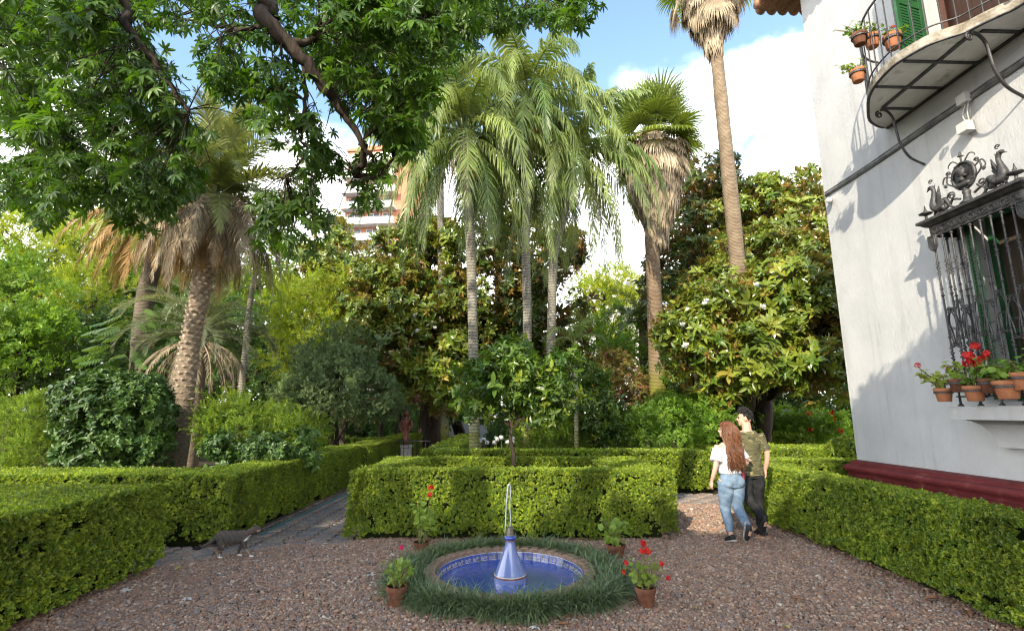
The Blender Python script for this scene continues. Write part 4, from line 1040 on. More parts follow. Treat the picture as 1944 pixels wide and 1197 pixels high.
add_limb([hub, (-8.5, -1, 7.5), (-8.5, 3, 7.6), at(60, -60, 7.5), at(90, 60, 7.6)], [.26, .2, .12, .07, .03])
rng = np.random.default_rng(77); rnd = random.Random(77)
regions = [  # polygon in the photograph, depth range, twigs
    ([(0, 0), (240, 0), (330, 150), (372, 230), (372, 330), (300, 400), (250, 330), (180, 370), (100, 400), (0, 400)], (5.2, 8.6), 380),
    ([(-60, -60), (420, -60), (390, 20), (330, 40), (250, 20), (0, 60)], (4.6, 7.5), 120),
    ([(190, 340), (330, 330), (320, 400), (280, 440), (200, 390)], (6.0, 7.5), 22),
    ([(640, -20), (860, -30), (870, 60), (830, 120), (810, 200), (800, 280), (750, 270), (690, 220), (600, 140), (590, 60)], (5.0, 7.5), 235),
    ([(600, -60), (1000, -60), (900, 10), (640, 30)], (4.6, 6.5), 66),
    ([(870, 0), (1110, -30), (1115, 25), (1060, 45), (980, 25), (880, 60)], (5.6, 7.0), 42),
    ([(400, 40), (560, 120), (600, 220), (560, 250), (430, 180), (380, 90)], (5.0, 6.2), 40),
    ([(400, -60), (620, -60), (600, 60), (470, 50), (400, 30)], (5.0, 7.0), 34),
    ([(570, 240), (630, 250), (650, 330), (560, 360)], (5.2, 6.4), 13),
    ([(690, 270), (740, 300), (725, 390), (690, 400)], (5.6, 6.4), 7),
    ([(460, 350), (560, 330), (640, 400), (620, 470), (560, 470), (480, 420)], (5.4, 6.6), 26)]
LP, LD, tw = [], [], MB()
def inside(px, py, poly): return bool(inpoly(np.array([px]), np.array([py]), poly)[0])
allp = np.array([tuple(p) for P_ in limbs for p in P_])
for poly, (d0, d1), cnt in regions:
    xs = [p[0] for p in poly]; ys = [p[1] for p in poly]; k = 0
    while k < cnt:
        px, py = rnd.uniform(min(xs), max(xs)), rnd.uniform(min(ys), max(ys))
        if not inside(px, py, poly): continue
        k += 1; D_ = rnd.uniform(d0, d1); c = at(px, py, D_)
        j = int(np.argmin(((allp - np.array(c)) ** 2).sum(1))); away = c - Vector(allp[j])
        if away.length < .01: away = Vector((0, 0, -1))
        dr = (away.normalized() * .5 + Vector((rnd.gauss(0, .6), rnd.gauss(0, .6), rnd.gauss(-.25, .35)))).normalized()
        l = rnd.uniform(.35, .62); pts = [c - dr * l * .5]
        for q in range(4):
            dr = (dr + Vector((rnd.gauss(0, .12), rnd.gauss(0, .12), -.16))).normalized(); pts.append(pts[-1] + dr * l / 4)
        tw.tube(pts, [.006, .005, .004, .003, .002], 4)
        if away.length < 1.3: tw.tube(smoothpath([Vector(allp[j]), Vector(allp[j]).lerp(pts[0], .5) + Vector((0, 0, .06)), pts[0]], 3), [.009, .008, .008, .007, .007, .006, .006], 4)
        for q in range(rnd.randint(8, 11)):
            f = .15 + .85 * q / 10; s_ = min(f, .999) * 4; b_ = pts[int(s_)].lerp(pts[int(s_) + 1], s_ - int(s_))
            a = q * 2.4 + rnd.uniform(-.5, .5); sd = Vector((math.cos(a), math.sin(a), 0))
            dd = (sd * .8 + dr * .45 + Vector((0, 0, rnd.gauss(-.42, .3)))).normalized()
            LP.append(b_ + dd * .10); LD.append(dd)
# the part of the crown behind and above the camera that shades the court
shade = [((-6.2, -6.2, 7.0), (2.2, 2.2, 1.5)), ((-4.3, -4.6, 6.4), (1.7, 1.9, 1.1)), ((-8.6, -3.0, 6.6), (2.0, 2.0, 1.4)), ((-3.0, -2.4, 5.6), (1.3, 1.4, .8)), ((-6.8, -3.2, 6.0), (1.9, 1.5, 1.1)), ((-8.0, -9.0, 7.5), (2.4, 2.2, 1.6)), ((-4.6, -8.2, 7.4), (1.9, 1.9, 1.3)), ((-10.5, -6.0, 6.5), (2.0, 2.2, 1.5)), ((-1.6, -3.6, 6.2), (1.5, 1.4, .9)), ((-.1, -2.8, 6.1), (1.4, 1.3, .8)), ((1.3, -2.0, 6.0), (1.2, 1.2, .7)), ((2.2, -1.6, 5.8), (1.0, 1.2, .5)), ((2.5, -.2, 5.8), (1.0, 1.1, .45)), ((2.2, .9, 5.7), (.7, .7, .4)), ((3.2, .6, 5.8), (.6, .8, .4)), ((-7.6, -4.0, 5.6), (1.7, 1.6, .8)), ((-8.9, -5.2, 7.2), (1.6, 1.6, 1)), ((-6.0, -3.0, 5.8), (1.5, 1.4, .8)), ((-2.6, -5.6, 6.8), (1.5, 1.5, .9)), ((.6, -4.4, 6.9), (1.4, 1.3, .7))]
SH_N = 400
for c, r in shade:
    for k in range(SH_N):
        d = Vector((rnd.gauss(0, 1), rnd.gauss(0, 1), rnd.gauss(0, 1))).normalized() * rnd.uniform(.3, 1) ** .5
        LP.append(Vector((c[0] + d.x * r[0], c[1] + d.y * r[1], c[2] + d.z * r[2]))); LD.append(Vector((rnd.gauss(0, 1), rnd.gauss(0, 1), rnd.gauss(-.4, .4))).normalized())
    add_limb([hub, hub.lerp(Vector(c), .5) + Vector((0, 0, .3)), c], [.12, .06, .02])
o = tw.build('twig', M['bark_dark'], big); o['kind'] = 'stuff'; o.matrix_parent_inverse = Matrix.Translation(-TB)
LP = np.array([tuple(p) for p in LP]); LD = np.array([tuple(p) for p in LD])
_q = quats
quats = lambda d, r: quats_up(d, np.array([0, 0, 1.0]), r)
scl = rng.lognormal(-.02, .26, len(LP)); scl[-SH_N * len(shade):] *= 2.3
o = scatter('leaves', LP, LD, scl, S['ceiba'], rng, big, kind='stuff')
o.matrix_parent_inverse = Matrix.Translation(-TB)
quats = _q
# ------------------------------------------------------------------ the white house
HB = Vector((5.3, 8.0, 0)); HR = rad(1.9)
HM = Matrix.Translation(HB) @ Matrix.Rotation(HR, 4, 'Z'); HMI = HM.inverted()
def hw(px, py, xl):
    """where a photograph pixel meets the plane x = xl of the house (x: 0 is the wall face, negative is out over the garden)"""
    o = HMI @ Vector((0, 0, EYE)); d = HMI.to_3x3() @ ray(px, py); t = (xl - o.x) / d.x
    return o + d * t
def hz(px, py, z): return HMI @ gp(px, py, z)
m, N, L = nt('white_limewash_plaster')      # brushed limewash: faint streaks, patches and trowel marks
out = N.new('ShaderNodeOutputMaterial'); b = N.new('ShaderNodeBsdfPrincipled'); L.new(b.outputs[0], out.inputs[0]); b.inputs['Roughness'].default_value = .88; b.inputs['Specular IOR Level'].default_value = .15
t_ = N.new('ShaderNodeTexCoord'); lay_ = []
for sc_, st_, dt in ((1.0, (1, 1, .9), 5), (7.0, (1, 1, .07), 4), (26.0, (1, 1, .6), 4)):
    mp = N.new('ShaderNodeMapping'); mp.inputs['Scale'].default_value = st_; L.new(t_.outputs['Object'], mp.inputs[0])
    n_ = N.new('ShaderNodeTexNoise'); n_.inputs['Scale'].default_value = sc_; n_.inputs['Detail'].default_value = dt; n_.inputs['Roughness'].default_value = .65; L.new(mp.outputs[0], n_.inputs['Vector']); lay_.append(n_.outputs['Fac'])
r1 = N.new('ShaderNodeValToRGB'); r1.color_ramp.elements[0].position = .35; r1.color_ramp.elements[0].color = (.425, .425, .425, 1); r1.color_ramp.elements[1].position = .62; r1.color_ramp.elements[1].color = (.51, .508, .503, 1); L.new(lay_[0], r1.inputs['Fac'])
r2 = N.new('ShaderNodeValToRGB'); r2.color_ramp.elements[0].position = .22; r2.color_ramp.elements[0].color = (.78, .765, .74, 1); r2.color_ramp.elements[1].position = .46; r2.color_ramp.elements[1].color = (1, 1, 1, 1); L.new(lay_[1], r2.inputs['Fac'])
mu = N.new('ShaderNodeMixRGB'); mu.blend_type = 'MULTIPLY'; mu.inputs['Fac'].default_value = .8; L.new(r1.outputs[0], mu.inputs['Color1']); L.new(r2.outputs[0], mu.inputs['Color2']); L.new(mu.outputs[0], b.inputs['Base Color'])
ad = N.new('ShaderNodeMath'); L.new(lay_[0], ad.inputs[0]); L.new(lay_[2], ad.inputs[1])
bp = N.new('ShaderNodeBump'); bp.inputs['Strength'].default_value = .35; bp.inputs['Distance'].default_value = .02; L.new(ad.outputs[0], bp.inputs['Height']); L.new(bp.outputs[0], b.inputs['Normal']); M['plaster'] = m
M['plinth'] = pm('oxblood_red_paint', (0.11, 0.016, 0.018), (0.155, 0.026, 0.026), 5, 0.65, 0.3, 0.3, 18, c3=(0.22, 0.075, 0.065), hi=.6)
M['iron'] = pm('weathered_wrought_iron', (0.030, 0.029, 0.030), (0.085, 0.08, 0.078), 16, 0.5, 0.5, 0.25, 60, metal=0.35)
M['green'] = pm('green_shutter_paint', (0.014, 0.075, 0.025), (0.024, 0.11, 0.036), 8, 0.45, 0.4, 0.15, 40)
M['curtain'] = pm('brown_curtain', (0.055, 0.043, 0.032), (0.10, 0.08, 0.06), 2.5, 0.85, 0.1, stretch=(1, 9, .3))
M['glass'] = pm('window_glass', (0.02, 0.02, 0.022), None, rough=0.06, spec=0.8)
M['dark_room'] = pm('dark_interior', (0.02, 0.018, 0.016), None, rough=0.9)
M['stain'] = pm('lichen_stained_concrete', (0.42, 0.38, 0.32), (0.16, 0.13, 0.085), 7, 0.9, 0.1, 0.6, 24, c3=(0.62, 0.58, 0.50), detail=9)
M['soffit'] = pm('peeling_white_soffit', (0.62, 0.61, 0.585), (0.75, 0.74, 0.72), 3, 0.9, 0.1, 0.3, 12, c3=(0.42, 0.40, 0.36), hi=.6)
M['tile_roof'] = pm('clay_roof_tile', (0.26, 0.12, 0.075), (0.38, 0.21, 0.13), 6, 0.85, 0.15, 0.4)
M['cable'] = pm('grey_cable', (0.10, 0.10, 0.10), (0.22, 0.22, 0.21), 9, 0.6)
M['pale_box'] = pm('pale_plastic_box', (0.55, 0.54, 0.52), None, rough=0.5)
M['wood'] = pm('brown_door_wood', (0.08, 0.035, 0.022), (0.14, 0.06, 0.035), 8, 0.6, stretch=(1, 6, .5))
house = tag(link('house', None, None, HB, (0, 0, HR)), 'white plastered house with an iron window grille, balcony and red base', 'house')
# grille extents on the front plane
XG = -0.32
gl = hw(1772, 450, XG); gr_ = hw(1942, 372, XG)
yL, yR = gl.y, gr_.y                      # yL is the far end, yR nearer the camera
sillz = hw(1799, 771, XG - .06).z; topz = hw(1765, 432, XG).z
oy0, oy1, oz0, oz1 = yR + .04, yL - .10, sillz + .05, topz + .12      # window opening
# balcony door opening
bz = 5.72
dy0, dy1 = hw(1800, 40, 0).y - 1.2, hw(1752, 40, 0).y
mb = MB()
YB, T = -13.0, 0.42
EZ0 = hw(1500, 6, 0).z
def wallrect(y0, y1, z0, z1): mb.box(0, T, y0, y1, z0, z1)
# one face of wall around two openings
wallrect(YB, 0, 0, oz0); wallrect(YB, oy0, oz0, oz1); wallrect(oy1, 0, oz0, oz1); wallrect(YB, 0, oz1, bz + .12)
wallrect(YB, dy0, bz + .12, bz + 2.5); wallrect(dy1, 0, bz + .12, bz + 2.5); wallrect(YB, 0, bz + 2.5, EZ0)
o = mb.build('wall', M['plaster'], house)
mb = MB(); mb.box(T, 7, -0.42, 0, 0, EZ0); mb.build('end_wall', M['plaster'], house)
mb = MB(); mb.box(6.6, 7, YB, -.42, 0, EZ0); mb.box(T, 6.6, YB, YB + .4, 0, EZ0); mb.build('rear_wall', M['plaster'], house)
# plinth: flat red course, then a swelling moulding
z1 = hw(1627, 874, -.03).z; zA = hw(1612, 899, -.10).z
mb = MB(); mb.box(-.085, 7.085, YB, .085, -.05, zA); mb.build('plinth', M['plinth'], house)
prof = [(-.10, zA - .01), (-.10, zA + .035), (-.115, zA + .05), (-.135, zA + .075), (-.142, zA + .10), (-.135, zA + .125), (-.11, zA + .145), (-.075, zA + .152), (-.07, zA + .165), (-.075, zA + .185), (-.05, zA + .205), (-.02, z1 + .012), (.0, z1 + .016)]
mb = MB(); n = len(prof)
vs = [(x, YB, z) for x, z in prof] + [(x, -x, z) for x, z in prof] + [(7.0, -x, z) for x, z in prof]
mb.add(vs, [(i, i + 1, n + i + 1, n + i) for i in range(n - 1)] + [(n + i, n + i + 1, 2 * n + i + 1, 2 * n + i) for i in range(n - 1)])
autosmooth(mb.build('plinth_moulding', M['plinth'], house), 50)
# eaves
ez = hw(1500, 4, 0).z
roof = MB(); roof.box(-.50, 7.5, YB, .50, EZ0, EZ0 + .05); ro = roof.build('eaves', M['tile_roof'], house)
tl = MB(); tl.tube([(0, -.42, 0), (0, 0, 0)], .10, 10); tme = tl.mesh('roof_tile', M['tile_roof'], True)
for i in range(26): link('roof_tile', tme, ro, (-.5 + i * .22 + .08, .58, EZ0 + .08))
tl = MB(); tl.tube([(0, 0, 0), (.42, 0, 0)], .10, 10); tme = tl.mesh('roof_tile_side', M['tile_roof'], True)
for i in range(20): link('roof_tile', tme, ro, (-.6, .4 - i * .22, EZ0 + .08))
rf = MB(); rf.add([(-.5, .5, EZ0 + .10), (7.5, .5, EZ0 + .10), (7.5, YB, EZ0 + .10), (-.5, YB, EZ0 + .10), (3.5, -3.5, EZ0 + 1.8), (3.5, YB, EZ0 + 1.8)], [(0, 1, 4), (0, 4, 5, 3), (1, 2, 5, 4), (3, 5, 2)])
rf.build('roof', M['tile_roof'], house)

# ---- window behind the grille
win = MB(); win.box(.30, .34, oy0, oy1, oz0, oz1); w_ = win.build('window', M['curtain'], house)
fr = MB()
for y in (oy0 + .04, (oy0 + oy1) / 2, oy1 - .04): fr.box(.24, .295, y - .035, y + .035, oz0, oz1)
fr.build('window_frame', M['green'], w_)
for z in (oz0 + .05, oz0 + .78, oz1 - .06):
    k = MB(); k.box(.245, .29, oy0 + .075, oy1 - .075, z - .03, z + .03); k.build('glazing_bar', M['green'], w_)
rv = MB(); rv.box(.01, .42, oy0 - .02, oy1 + .02, oz1 + .002, oz1 + .03); rv.build('lintel', M['plaster'], w_)
# left shutter folded half open into the grille cage
def shutter(hy, ang, wdt, name='shutter'):
    st = MB(); st.box(-.02, .02, -.0, .06, oz0 + .02, oz1 - .04); st.box(-.02, .02, wdt - .06, wdt, oz0 + .02, oz1 - .04)
    for z in (oz0 + .02, (oz0 + oz1) / 2, oz1 - .11): st.box(-.018, .018, .06, wdt - .06, z, z + .07)
    s_ = st.build(name, M['green'], house, False, (-.01, hy, 0)); s_.rotation_euler = (0, 0, ang)
    sl = MB(); sl.add([(-.018, .06, .0), (.016, .06, .035), (.016, wdt - .06, .035), (-.018, wdt - .06, 0), (-.018, .06, .008), (.016, .06, .043), (.016, wdt - .06, .043), (-.018, wdt - .06, .008)],
                      [(0, 1, 2, 3), (7, 6, 5, 4), (0, 4, 5, 1), (2, 6, 7, 3), (0, 3, 7, 4), (1, 5, 6, 2)])
    sm = sl.mesh('slat', M['green']); z = oz0 + .11
    while z < oz1 - .18:
        if not (abs(z - (oz0 + oz1) / 2 - .03) < .06): link('slat', sm, s_, (0, 0, z))
        z += .045
    return s_
shutter(oy1 - .01, rad(180 - 30), .19)
shutter(oy0 + .01, rad(30), .16)
# sill slab and swept corbel
sb = sillz - .145
mb = MB(); y0_, y1_ = yR - .35, hw(1799, 771, XG - .06).y
mb.bevbox(XG - .06, 0, y0_, y1_, sb, sillz, .012); mb.build('sill', M['plaster'], house)
c0 = hw(1820, 797, XG).y; c1 = hw(1892, 848, -.12); cz = c1.z
mb = MB(); K = 10; vs = []
for i in range(K + 1):
    t = i / K; xo = (XG + .03) * (1 - math.sin(t * math.pi / 2)) - .05 * 1; yo = (y1_ - .06) * 1 - (1 - math.cos(t * math.pi / 2)) * 0.0
    a = t * math.pi / 2; yy = c0 + (c1.y - c0) * math.sin(a); xx = (XG + .02) + (abs(XG) - .12) * math.sin(a) ; z = sb - .002 - (sb - cz) * (1 - math.cos(a))
    vs += [(xx, yy, z), (.0, yy, z), (.0, y0_ + .3 * math.sin(a) + .1, z), (xx, y0_ + .3 * math.sin(a) + .1, z)]
fs = []
for i in range(K):
    b_ = i * 4
    for j in range(4): fs.append((b_ + j, b_ + (j + 1) % 4, b_ + 4 + (j + 1) % 4, b_ + 4 + j))
fs.append((K * 4, K * 4 + 1, K * 4 + 2, K * 4 + 3)); mb.add(vs, fs)
autosmooth(mb.build('corbel', M['plaster'], house), 50)

# ---- iron grille
mb = MB()
cn_ = [(XG - .015, topz - .13), (XG - .02, topz - .01), (XG - .05, topz + .005), (XG - .075, topz + .03), (XG - .105, topz + .045), (XG - .105, topz + .075), (XG, topz + .08), (0, topz + .08)]
vs = []
for x, z in cn_:
    d = -(x - XG)
    vs += [(0, yL + d, z), (x, yL + d, z), (x, yR - d, z), (0, yR - d, z)]
fs = []
for i in range(len(cn_) - 1):
    for j in range(3): fs.append((i * 4 + j, i * 4 + j + 1, i * 4 + 5 + j, i * 4 + 4 + j))
mb.add(vs, fs)
mb.add([(XG - .015, yR, topz - .13), (XG - .015, yL, topz - .13), (XG + .02, yL, topz - .13), (XG + .02, yR, topz - .13)], [(0, 1, 2, 3)])
gri = mb.build('window_grille', M['iron'], house); tag(gri, 'black wrought iron cage with a crest of dragons and a portrait medallion')
# frieze of running scrolls
mb = MB(); k = 9
for i in range(k):
    yc = yR + (yL - yR) * (i + .5) / k; s_ = -1 if i % 2 else 1; xx = XG - .024
    mb.tube(spiral((xx, yc, topz - .07), .040, .010, 0 if s_ > 0 else math.pi, 1.2 * s_, 14, (0, 1, 0), (0, 0, 1)), .006, 5)
    mb.tube(smoothpath([(xx, yc - .06, topz - .09), (xx, yc, topz - .105), (xx, yc + .06, topz - .05)], 4), .006, 5)
mb.build('frieze', M['iron'], gri)
# bars: plain rod with collars, a leafy knot high up
def barmesh(zb, zt, r=.0100):
    mb = MB(); mb.tube([(0, 0, zb), (0, 0, zt)], r, 8, False)
    for f, s_ in ((.06, 1.5), (.165, 1.7), (.36, 1.8), (.62, 1.9), (.66, 1.7), (.985, 2.2)):
        z = zb + (zt - zb) * f; mb.lathe([(r, -.012), (r * s_, -.005), (r * s_, .005), (r, .012)], 8, (0, 0, z), closed=False)
    for fz in (.80, .27):
        rnd = random.Random(4)
        for i in range(12):
            z = zb + (zt - zb) * fz + (i - 6) * .014; a = i * 2.4
            mb.ell((math.cos(a) * r * 1.3, math.sin(a) * r * 1.3, z), (.011, .011, .010), 5, 4)
    return mb.mesh('bar', M['iron'], True)
zb, zt = sillz + .10, topz - .125
bar = barmesh(zb, zt); NB = 9
ys = [yL - (yL - yR) * i / NB for i in range(NB + 1)]
for y in ys: link('bar', bar, gri, (XG, y, 0))
for x in (XG * .5, -.02): link('bar', bar, gri, (x, yL + .0, 0)); link('bar', bar, gri, (x, yR, 0))
# feet and bottom rails
mb = MB(); mb.box(XG - .03, XG + .02, yR, yL + .012, sillz + .10, sillz + .115); mb.box(XG + .02, 0, yL - .012, yL + .012, sillz + .10, sillz + .115); mb.build('bottom_rail', M['iron'], gri)
for i, y in enumerate(ys[::2] + [ys[-1]]):
    mb = MB(); mb.lathe([(.03, 0), (.026, .012), (.012, .03), (.012, .10)], 8, (XG, y, sillz + .001)); mb.build('foot', M['iron'], gri)
# mid-height lyre scrolls between the bars
zm = zb + (zt - zb) * .42
def lyre():
    mb = MB(); w = (ys[0] - ys[1]) / 2
    for s_ in (-1, 1):
        pts = [(0, s_ * .012, .20), (0, s_ * w * .75, .14), (0, s_ * w * .92, .05), (0, s_ * w * .55, -.06), (0, s_ * .02, -.16)]
        mb.tube(smoothpath(pts, 6), lerplist([.006, .009, .009, .007], 25), 6)
        mb.tube(spiral((0, s_ * .03, .215), .03, .006, math.pi if s_ > 0 else 0, -1.3 * s_, 14, (0, 1, 0), (0, 0, 1)), .007, 5)
        mb.tube(spiral((0, s_ * .03, -.18), .028, .006, 0 if s_ < 0 else math.pi, 1.3 * s_, 14, (0, 1, 0), (0, 0, 1)), .007, 5)
    mb.tube([(0, -w, .0), (0, w, 0)], .006, 5)
    return mb.mesh('scroll', M['iron'], True)
ly = lyre()
for i in range(NB): link('scroll', ly, gri, (XG, (ys[i] + ys[i + 1]) / 2, zm + (.05 if i % 2 else -.03)))
for x in (XG * .75, XG * .25):
    o = link('scroll', ly, gri, (x, yL, zm)); o.rotation_euler = (0, 0, rad(90))
# corner shields
for y in (yL - .005, yR + .005):
    mb = MB(); pr = [(-.055, .02), (.055, .02), (.055, -.11), (.03, -.155), (0, -.175), (-.03, -.155), (-.055, -.11)]
    a_ = [(XG - .035, y + p, topz - .135 + q) for p, q in pr]; b_ = [(XG - .016, y + p * 1.1, topz - .135 + q * 1.05) for p, q in pr]; m = len(pr)
    mb.add(a_ + b_, [tuple(range(m))] + [(i, m + i, m + (i + 1) % m, (i + 1) % m) for i in range(m)])
    mb.tube([(XG - .037, y + p * .75, topz - .14 + q * .78 - .01) for p, q in pr + pr[:1]], .005, 5); mb.build('corner_shield', M['iron'], gri)
# ---- crest on the cornice, built in a local (along, up) frame
cz0 = topz + .082
def CP(a, u, x=0.0): return Vector((XG - .03 + x, yL + (yR - yL) * a, cz0 + u))
SX = abs(yR - yL)
def finial(a):
    mb = MB(); c = CP(a, 0)
    mb.lathe([(.035, 0), (.03, .015), (.016, .03), (.014, .075), (.022, .085), (.065, .105), (.072, .118), (.05, .132), (.018, .15), (.02, .16), (.012, .18), (.004, .24)], 12, c); mb.build('finial', M['iron'], gri, True)
finial(-.02); finial(1.0)
def dragon(a0, s_, sc=1.0):
    """s_: +1 head looks towards the far end, coil towards the medallion"""
    def Q(a, u): return CP(a0 - s_ * a * .34 / SX, u * .9 * sc)
    mb = MB()
    body = smoothpath([Q(-.60, .02), Q(-.42, .05), Q(-.30, .15), Q(-.20, .19), Q(-.06, .12), Q(.10, .10), Q(.20, .18), Q(.16, .30), Q(.13, .38), Q(.20, .45), Q(.30, .43)], 5)
    mb.tube(body, lerplist([.008, .014, .022, .036, .048, .052, .046, .028, .022, .026, .014], len(body)), 8)
    mb.tube(smoothpath([Q(-.18, .19), Q(-.10, .14), Q(-.16, .06), Q(-.24, .09), Q(-.20, .13)], 5), lerplist([.04, .03, .02, .01], 21), 7)
    mb.ell(Q(.24, .45), (.022, .036, .026), 8, 6); mb.tube([Q(.27, .445), Q(.40, .41)], [.018, .005], 6)          # head and beak
    mb.tube(spiral(Q(.18, .54), .032, .006, -1.4, 1.1, 12, (0, 1, 0), (0, 0, 1)), .008, 5)                         # comb
    mb.tube(smoothpath([Q(.16, .30), Q(.10, .42), Q(.04, .46)], 4), lerplist([.014, .004], 9), 5)
    for w in range(4):                                                                                           # wing feathers
        mb.tube(smoothpath([Q(.10, .13 + w * .02), Q(-.03, .22 + w * .035), Q(-.12 + w * .01, .27 + w * .05)], 4), lerplist([.016, .016, .004], 9), 5)
    mb.tube([Q(.10, .10), Q(.08, .0)], .016, 6); mb.tube([Q(.18, .12), Q(.24, .0)], .014, 6)
    return mb.build('dragon', M['iron'], gri, True)
dragon(.17, +1, 1.15); dragon(.83, -1, 1.15)
mb = MB(); mc = CP(.5, .40)
EX, EZ = Vector((0, 1, 0)), Vector((0, 0, 1))
mb.tube([mc + EX * (.155 * math.cos(i * math.pi / 16)) + EZ * (.19 * math.sin(i * math.pi / 16)) for i in range(33)], .019, 8)
ov = [mc + EX * (.15 * math.cos(i * math.pi / 12)) + EZ * (.185 * math.sin(i * math.pi / 12)) + Vector((.004, 0, 0)) for i in range(24)]
mb.add(ov, [tuple(range(24))])
for i in range(12): mb.ell(mc + EX * (.155 * math.cos(i * math.pi / 6)) + EZ * (.19 * math.sin(i * math.pi / 6)) - Vector((.02, 0, 0)), .013, 6, 4)
mb.lathe([(.085, 0), (.07, .02), (.045, .05), (.035, .12), (.045, .16), (.03, .2)], 12, CP(.5, 0)); mb.build('medallion', M['iron'], gri, True)
mb = MB(); fx = Vector((-.022, 0, 0))     # bust in profile, facing the camera end
mb.ell(mc + fx + EZ * .045, (.035, .062, .075), 10, 8); mb.ell(mc + fx + EZ * .075 + EX * .02, (.038, .065, .06), 10, 8)
mb.tube([mc + fx + EZ * -.02 + EX * .01, mc + fx + EZ * -.09 + EX * .015], [(.03, .034), (.03, .045)], 8); mb.ell(mc + fx * .8 - EZ * .125 + EX * .005, (.03, .105, .045), 10, 6)
mb.add([mc + fx * 1.6 + EZ * .06 - EX * .055, mc + fx * 1.6 + EZ * .025 - EX * .085, mc + fx * 1.6 + EZ * .02 - EX * .05], [(0, 1, 2)]); mb.ell(mc + fx + EZ * -.015 - EX * .045, (.02, .022, .02), 6, 5)
for i in range(9): mb.ell(mc + fx * 1.5 + EZ * (.09 + .03 * math.sin(i * 1.9)) + EX * (-.03 + .012 * i), .017, 6, 4)
mb.build('portrait_bust', M['iron'], gri, True)
mb = MB()
for s_ in (-1, 1):
    a_ = .5 + s_ * .001
    def V(e, u): return mc + EX * (e * s_) + EZ * u
    for pts, r in (([V(.16, -.08), V(.24, .0), V(.22, .12), V(.17, .14)], .010), ([V(.10, -.30), V(.20, -.26), V(.26, -.32), V(.36, -.36), V(.44, -.36)], .015), ([V(.17, .06), V(.26, .10), V(.30, .02), V(.26, -.03)], .009), ([V(.05, .20), V(.12, .27), V(.18, .24), V(.19, .20)], .008)):
        p = smoothpath(pts, 6); mb.tube(p, lerplist([r, r, r * .5], len(p)), 6)
    mb.tube(spiral(V(.21, -.20), .06, .012, 0, 1.5 * s_, 20, EX, EZ), .011, 5)
    mb.tube(spiral(V(.20, .13), .035, .008, 0, 1.3, 14, EX, EZ), .008, 5)
    for i in range(6): mb.ell(V(.27 + .012 * math.cos(i), -.03 + .015 * math.sin(i * 1.1)), .014, 5, 4)
mb.tube(smoothpath([V(0, .19), V(0, .26), V(.0, .33)], 4), .010, 6); mb.lathe([(.01, 0), (.035, .012), (.012, .03), (.016, .045), (.004, .08)], 8, V(0, .28))
mb.build('scrollwork', M['iron'], gri, True)

for o_ in [c for c in gri.children if c.name.split('.')[0] in ('medallion', 'portrait_bust', 'scrollwork', 'dragon', 'finial')]:
    o_.scale.z = .80; o_.location.z = cz0 * .20
    if o_.name.split('.')[0] not in ('dragon', 'finial'): o_.scale.y = .86; o_.location.y = mc.y * .14
# ---- balcony
plan = [Vector((0.0, hz(1688, 243, bz).y, 0))] + [hz(x, y, bz) for x, y in ((1668, 240), (1651, 228), (1648, 205), (1650, 184), (1663.5, 160), (1690, 131), (1713, 113.6), (1760, 87), (1800, 72), (1834, 61), (1870, 43), (1900, 29), (1944, 6))]
plan = [Vector((min(p.x, 0), p.y, 0)) for p in plan]
last = plan[-1]; plan += [Vector((last.x, last.y - .5, 0)), Vector((last.x - .35, last.y - 1.0, 0)), Vector((last.x - .2, last.y - 1.6, 0)), Vector((0, last.y - 2.0, 0))]
pl_ = smoothpath(plan, 4); n = len(pl_)
mb = MB(); mb.add([(p.x, p.y, bz) for p in pl_] + [(p.x, p.y, bz + .12) for p in pl_], [tuple(n + i for i in range(n))] + [(i, n + i, n + i + 1, i + 1) for i in range(n - 1)])
bal = mb.build('balcony', M['stain'], house); tag(bal, 'lichen-stained curved balcony slab with white soffit')
cen = Vector((sum(p.x for p in pl_) / n, sum(p.y for p in pl_) / n, 0))
mb = MB(); mb.add([(p.x, p.y, bz - .004) for p in pl_], [tuple(reversed(range(n)))]); mb.build('soffit', M['soffit'], bal)
mb = MB(); mb.tube([Vector((p.x, p.y, bz - .002)) for p in pl_[2:-2]], [(.012, .02)] * (n - 4), 6); mb.build('edge_strap', M['iron'], bal)
# flat iron straps under the slab
def strap(a, b, w=.022):
    m = MB(); a, b = Vector(a), Vector(b); s_ = (b - a).normalized().cross(Vector((0, 0, 1))) * w
    m.add([a - s_, a + s_, b + s_, b - s_] + [p + Vector((0, 0, -.014)) for p in (a - s_, a + s_, b + s_, b - s_)], [(4, 5, 6, 7), (0, 1, 5, 4), (1, 2, 6, 5), (2, 3, 7, 6), (3, 0, 4, 7)])
    m.build('strap', M['iron'], bal)
zs_ = bz - .006
q0 = hz(1676, 203, bz); q1 = hz(1842, 64, bz)
strap((q0.x, q0.y, zs_), (q1.x, q1.y, zs_)); strap((-.03, plan[0].y, zs_), (-.03, plan[-1].y, zs_))
for (ax, ay) in ((1664, 163), (1716, 114.5), (1862, 57), (1676, 204)):
    a = hz(ax, ay, bz); strap((a.x, a.y, zs_ - .001), (-.04, a.y, zs_ - .001), .019)
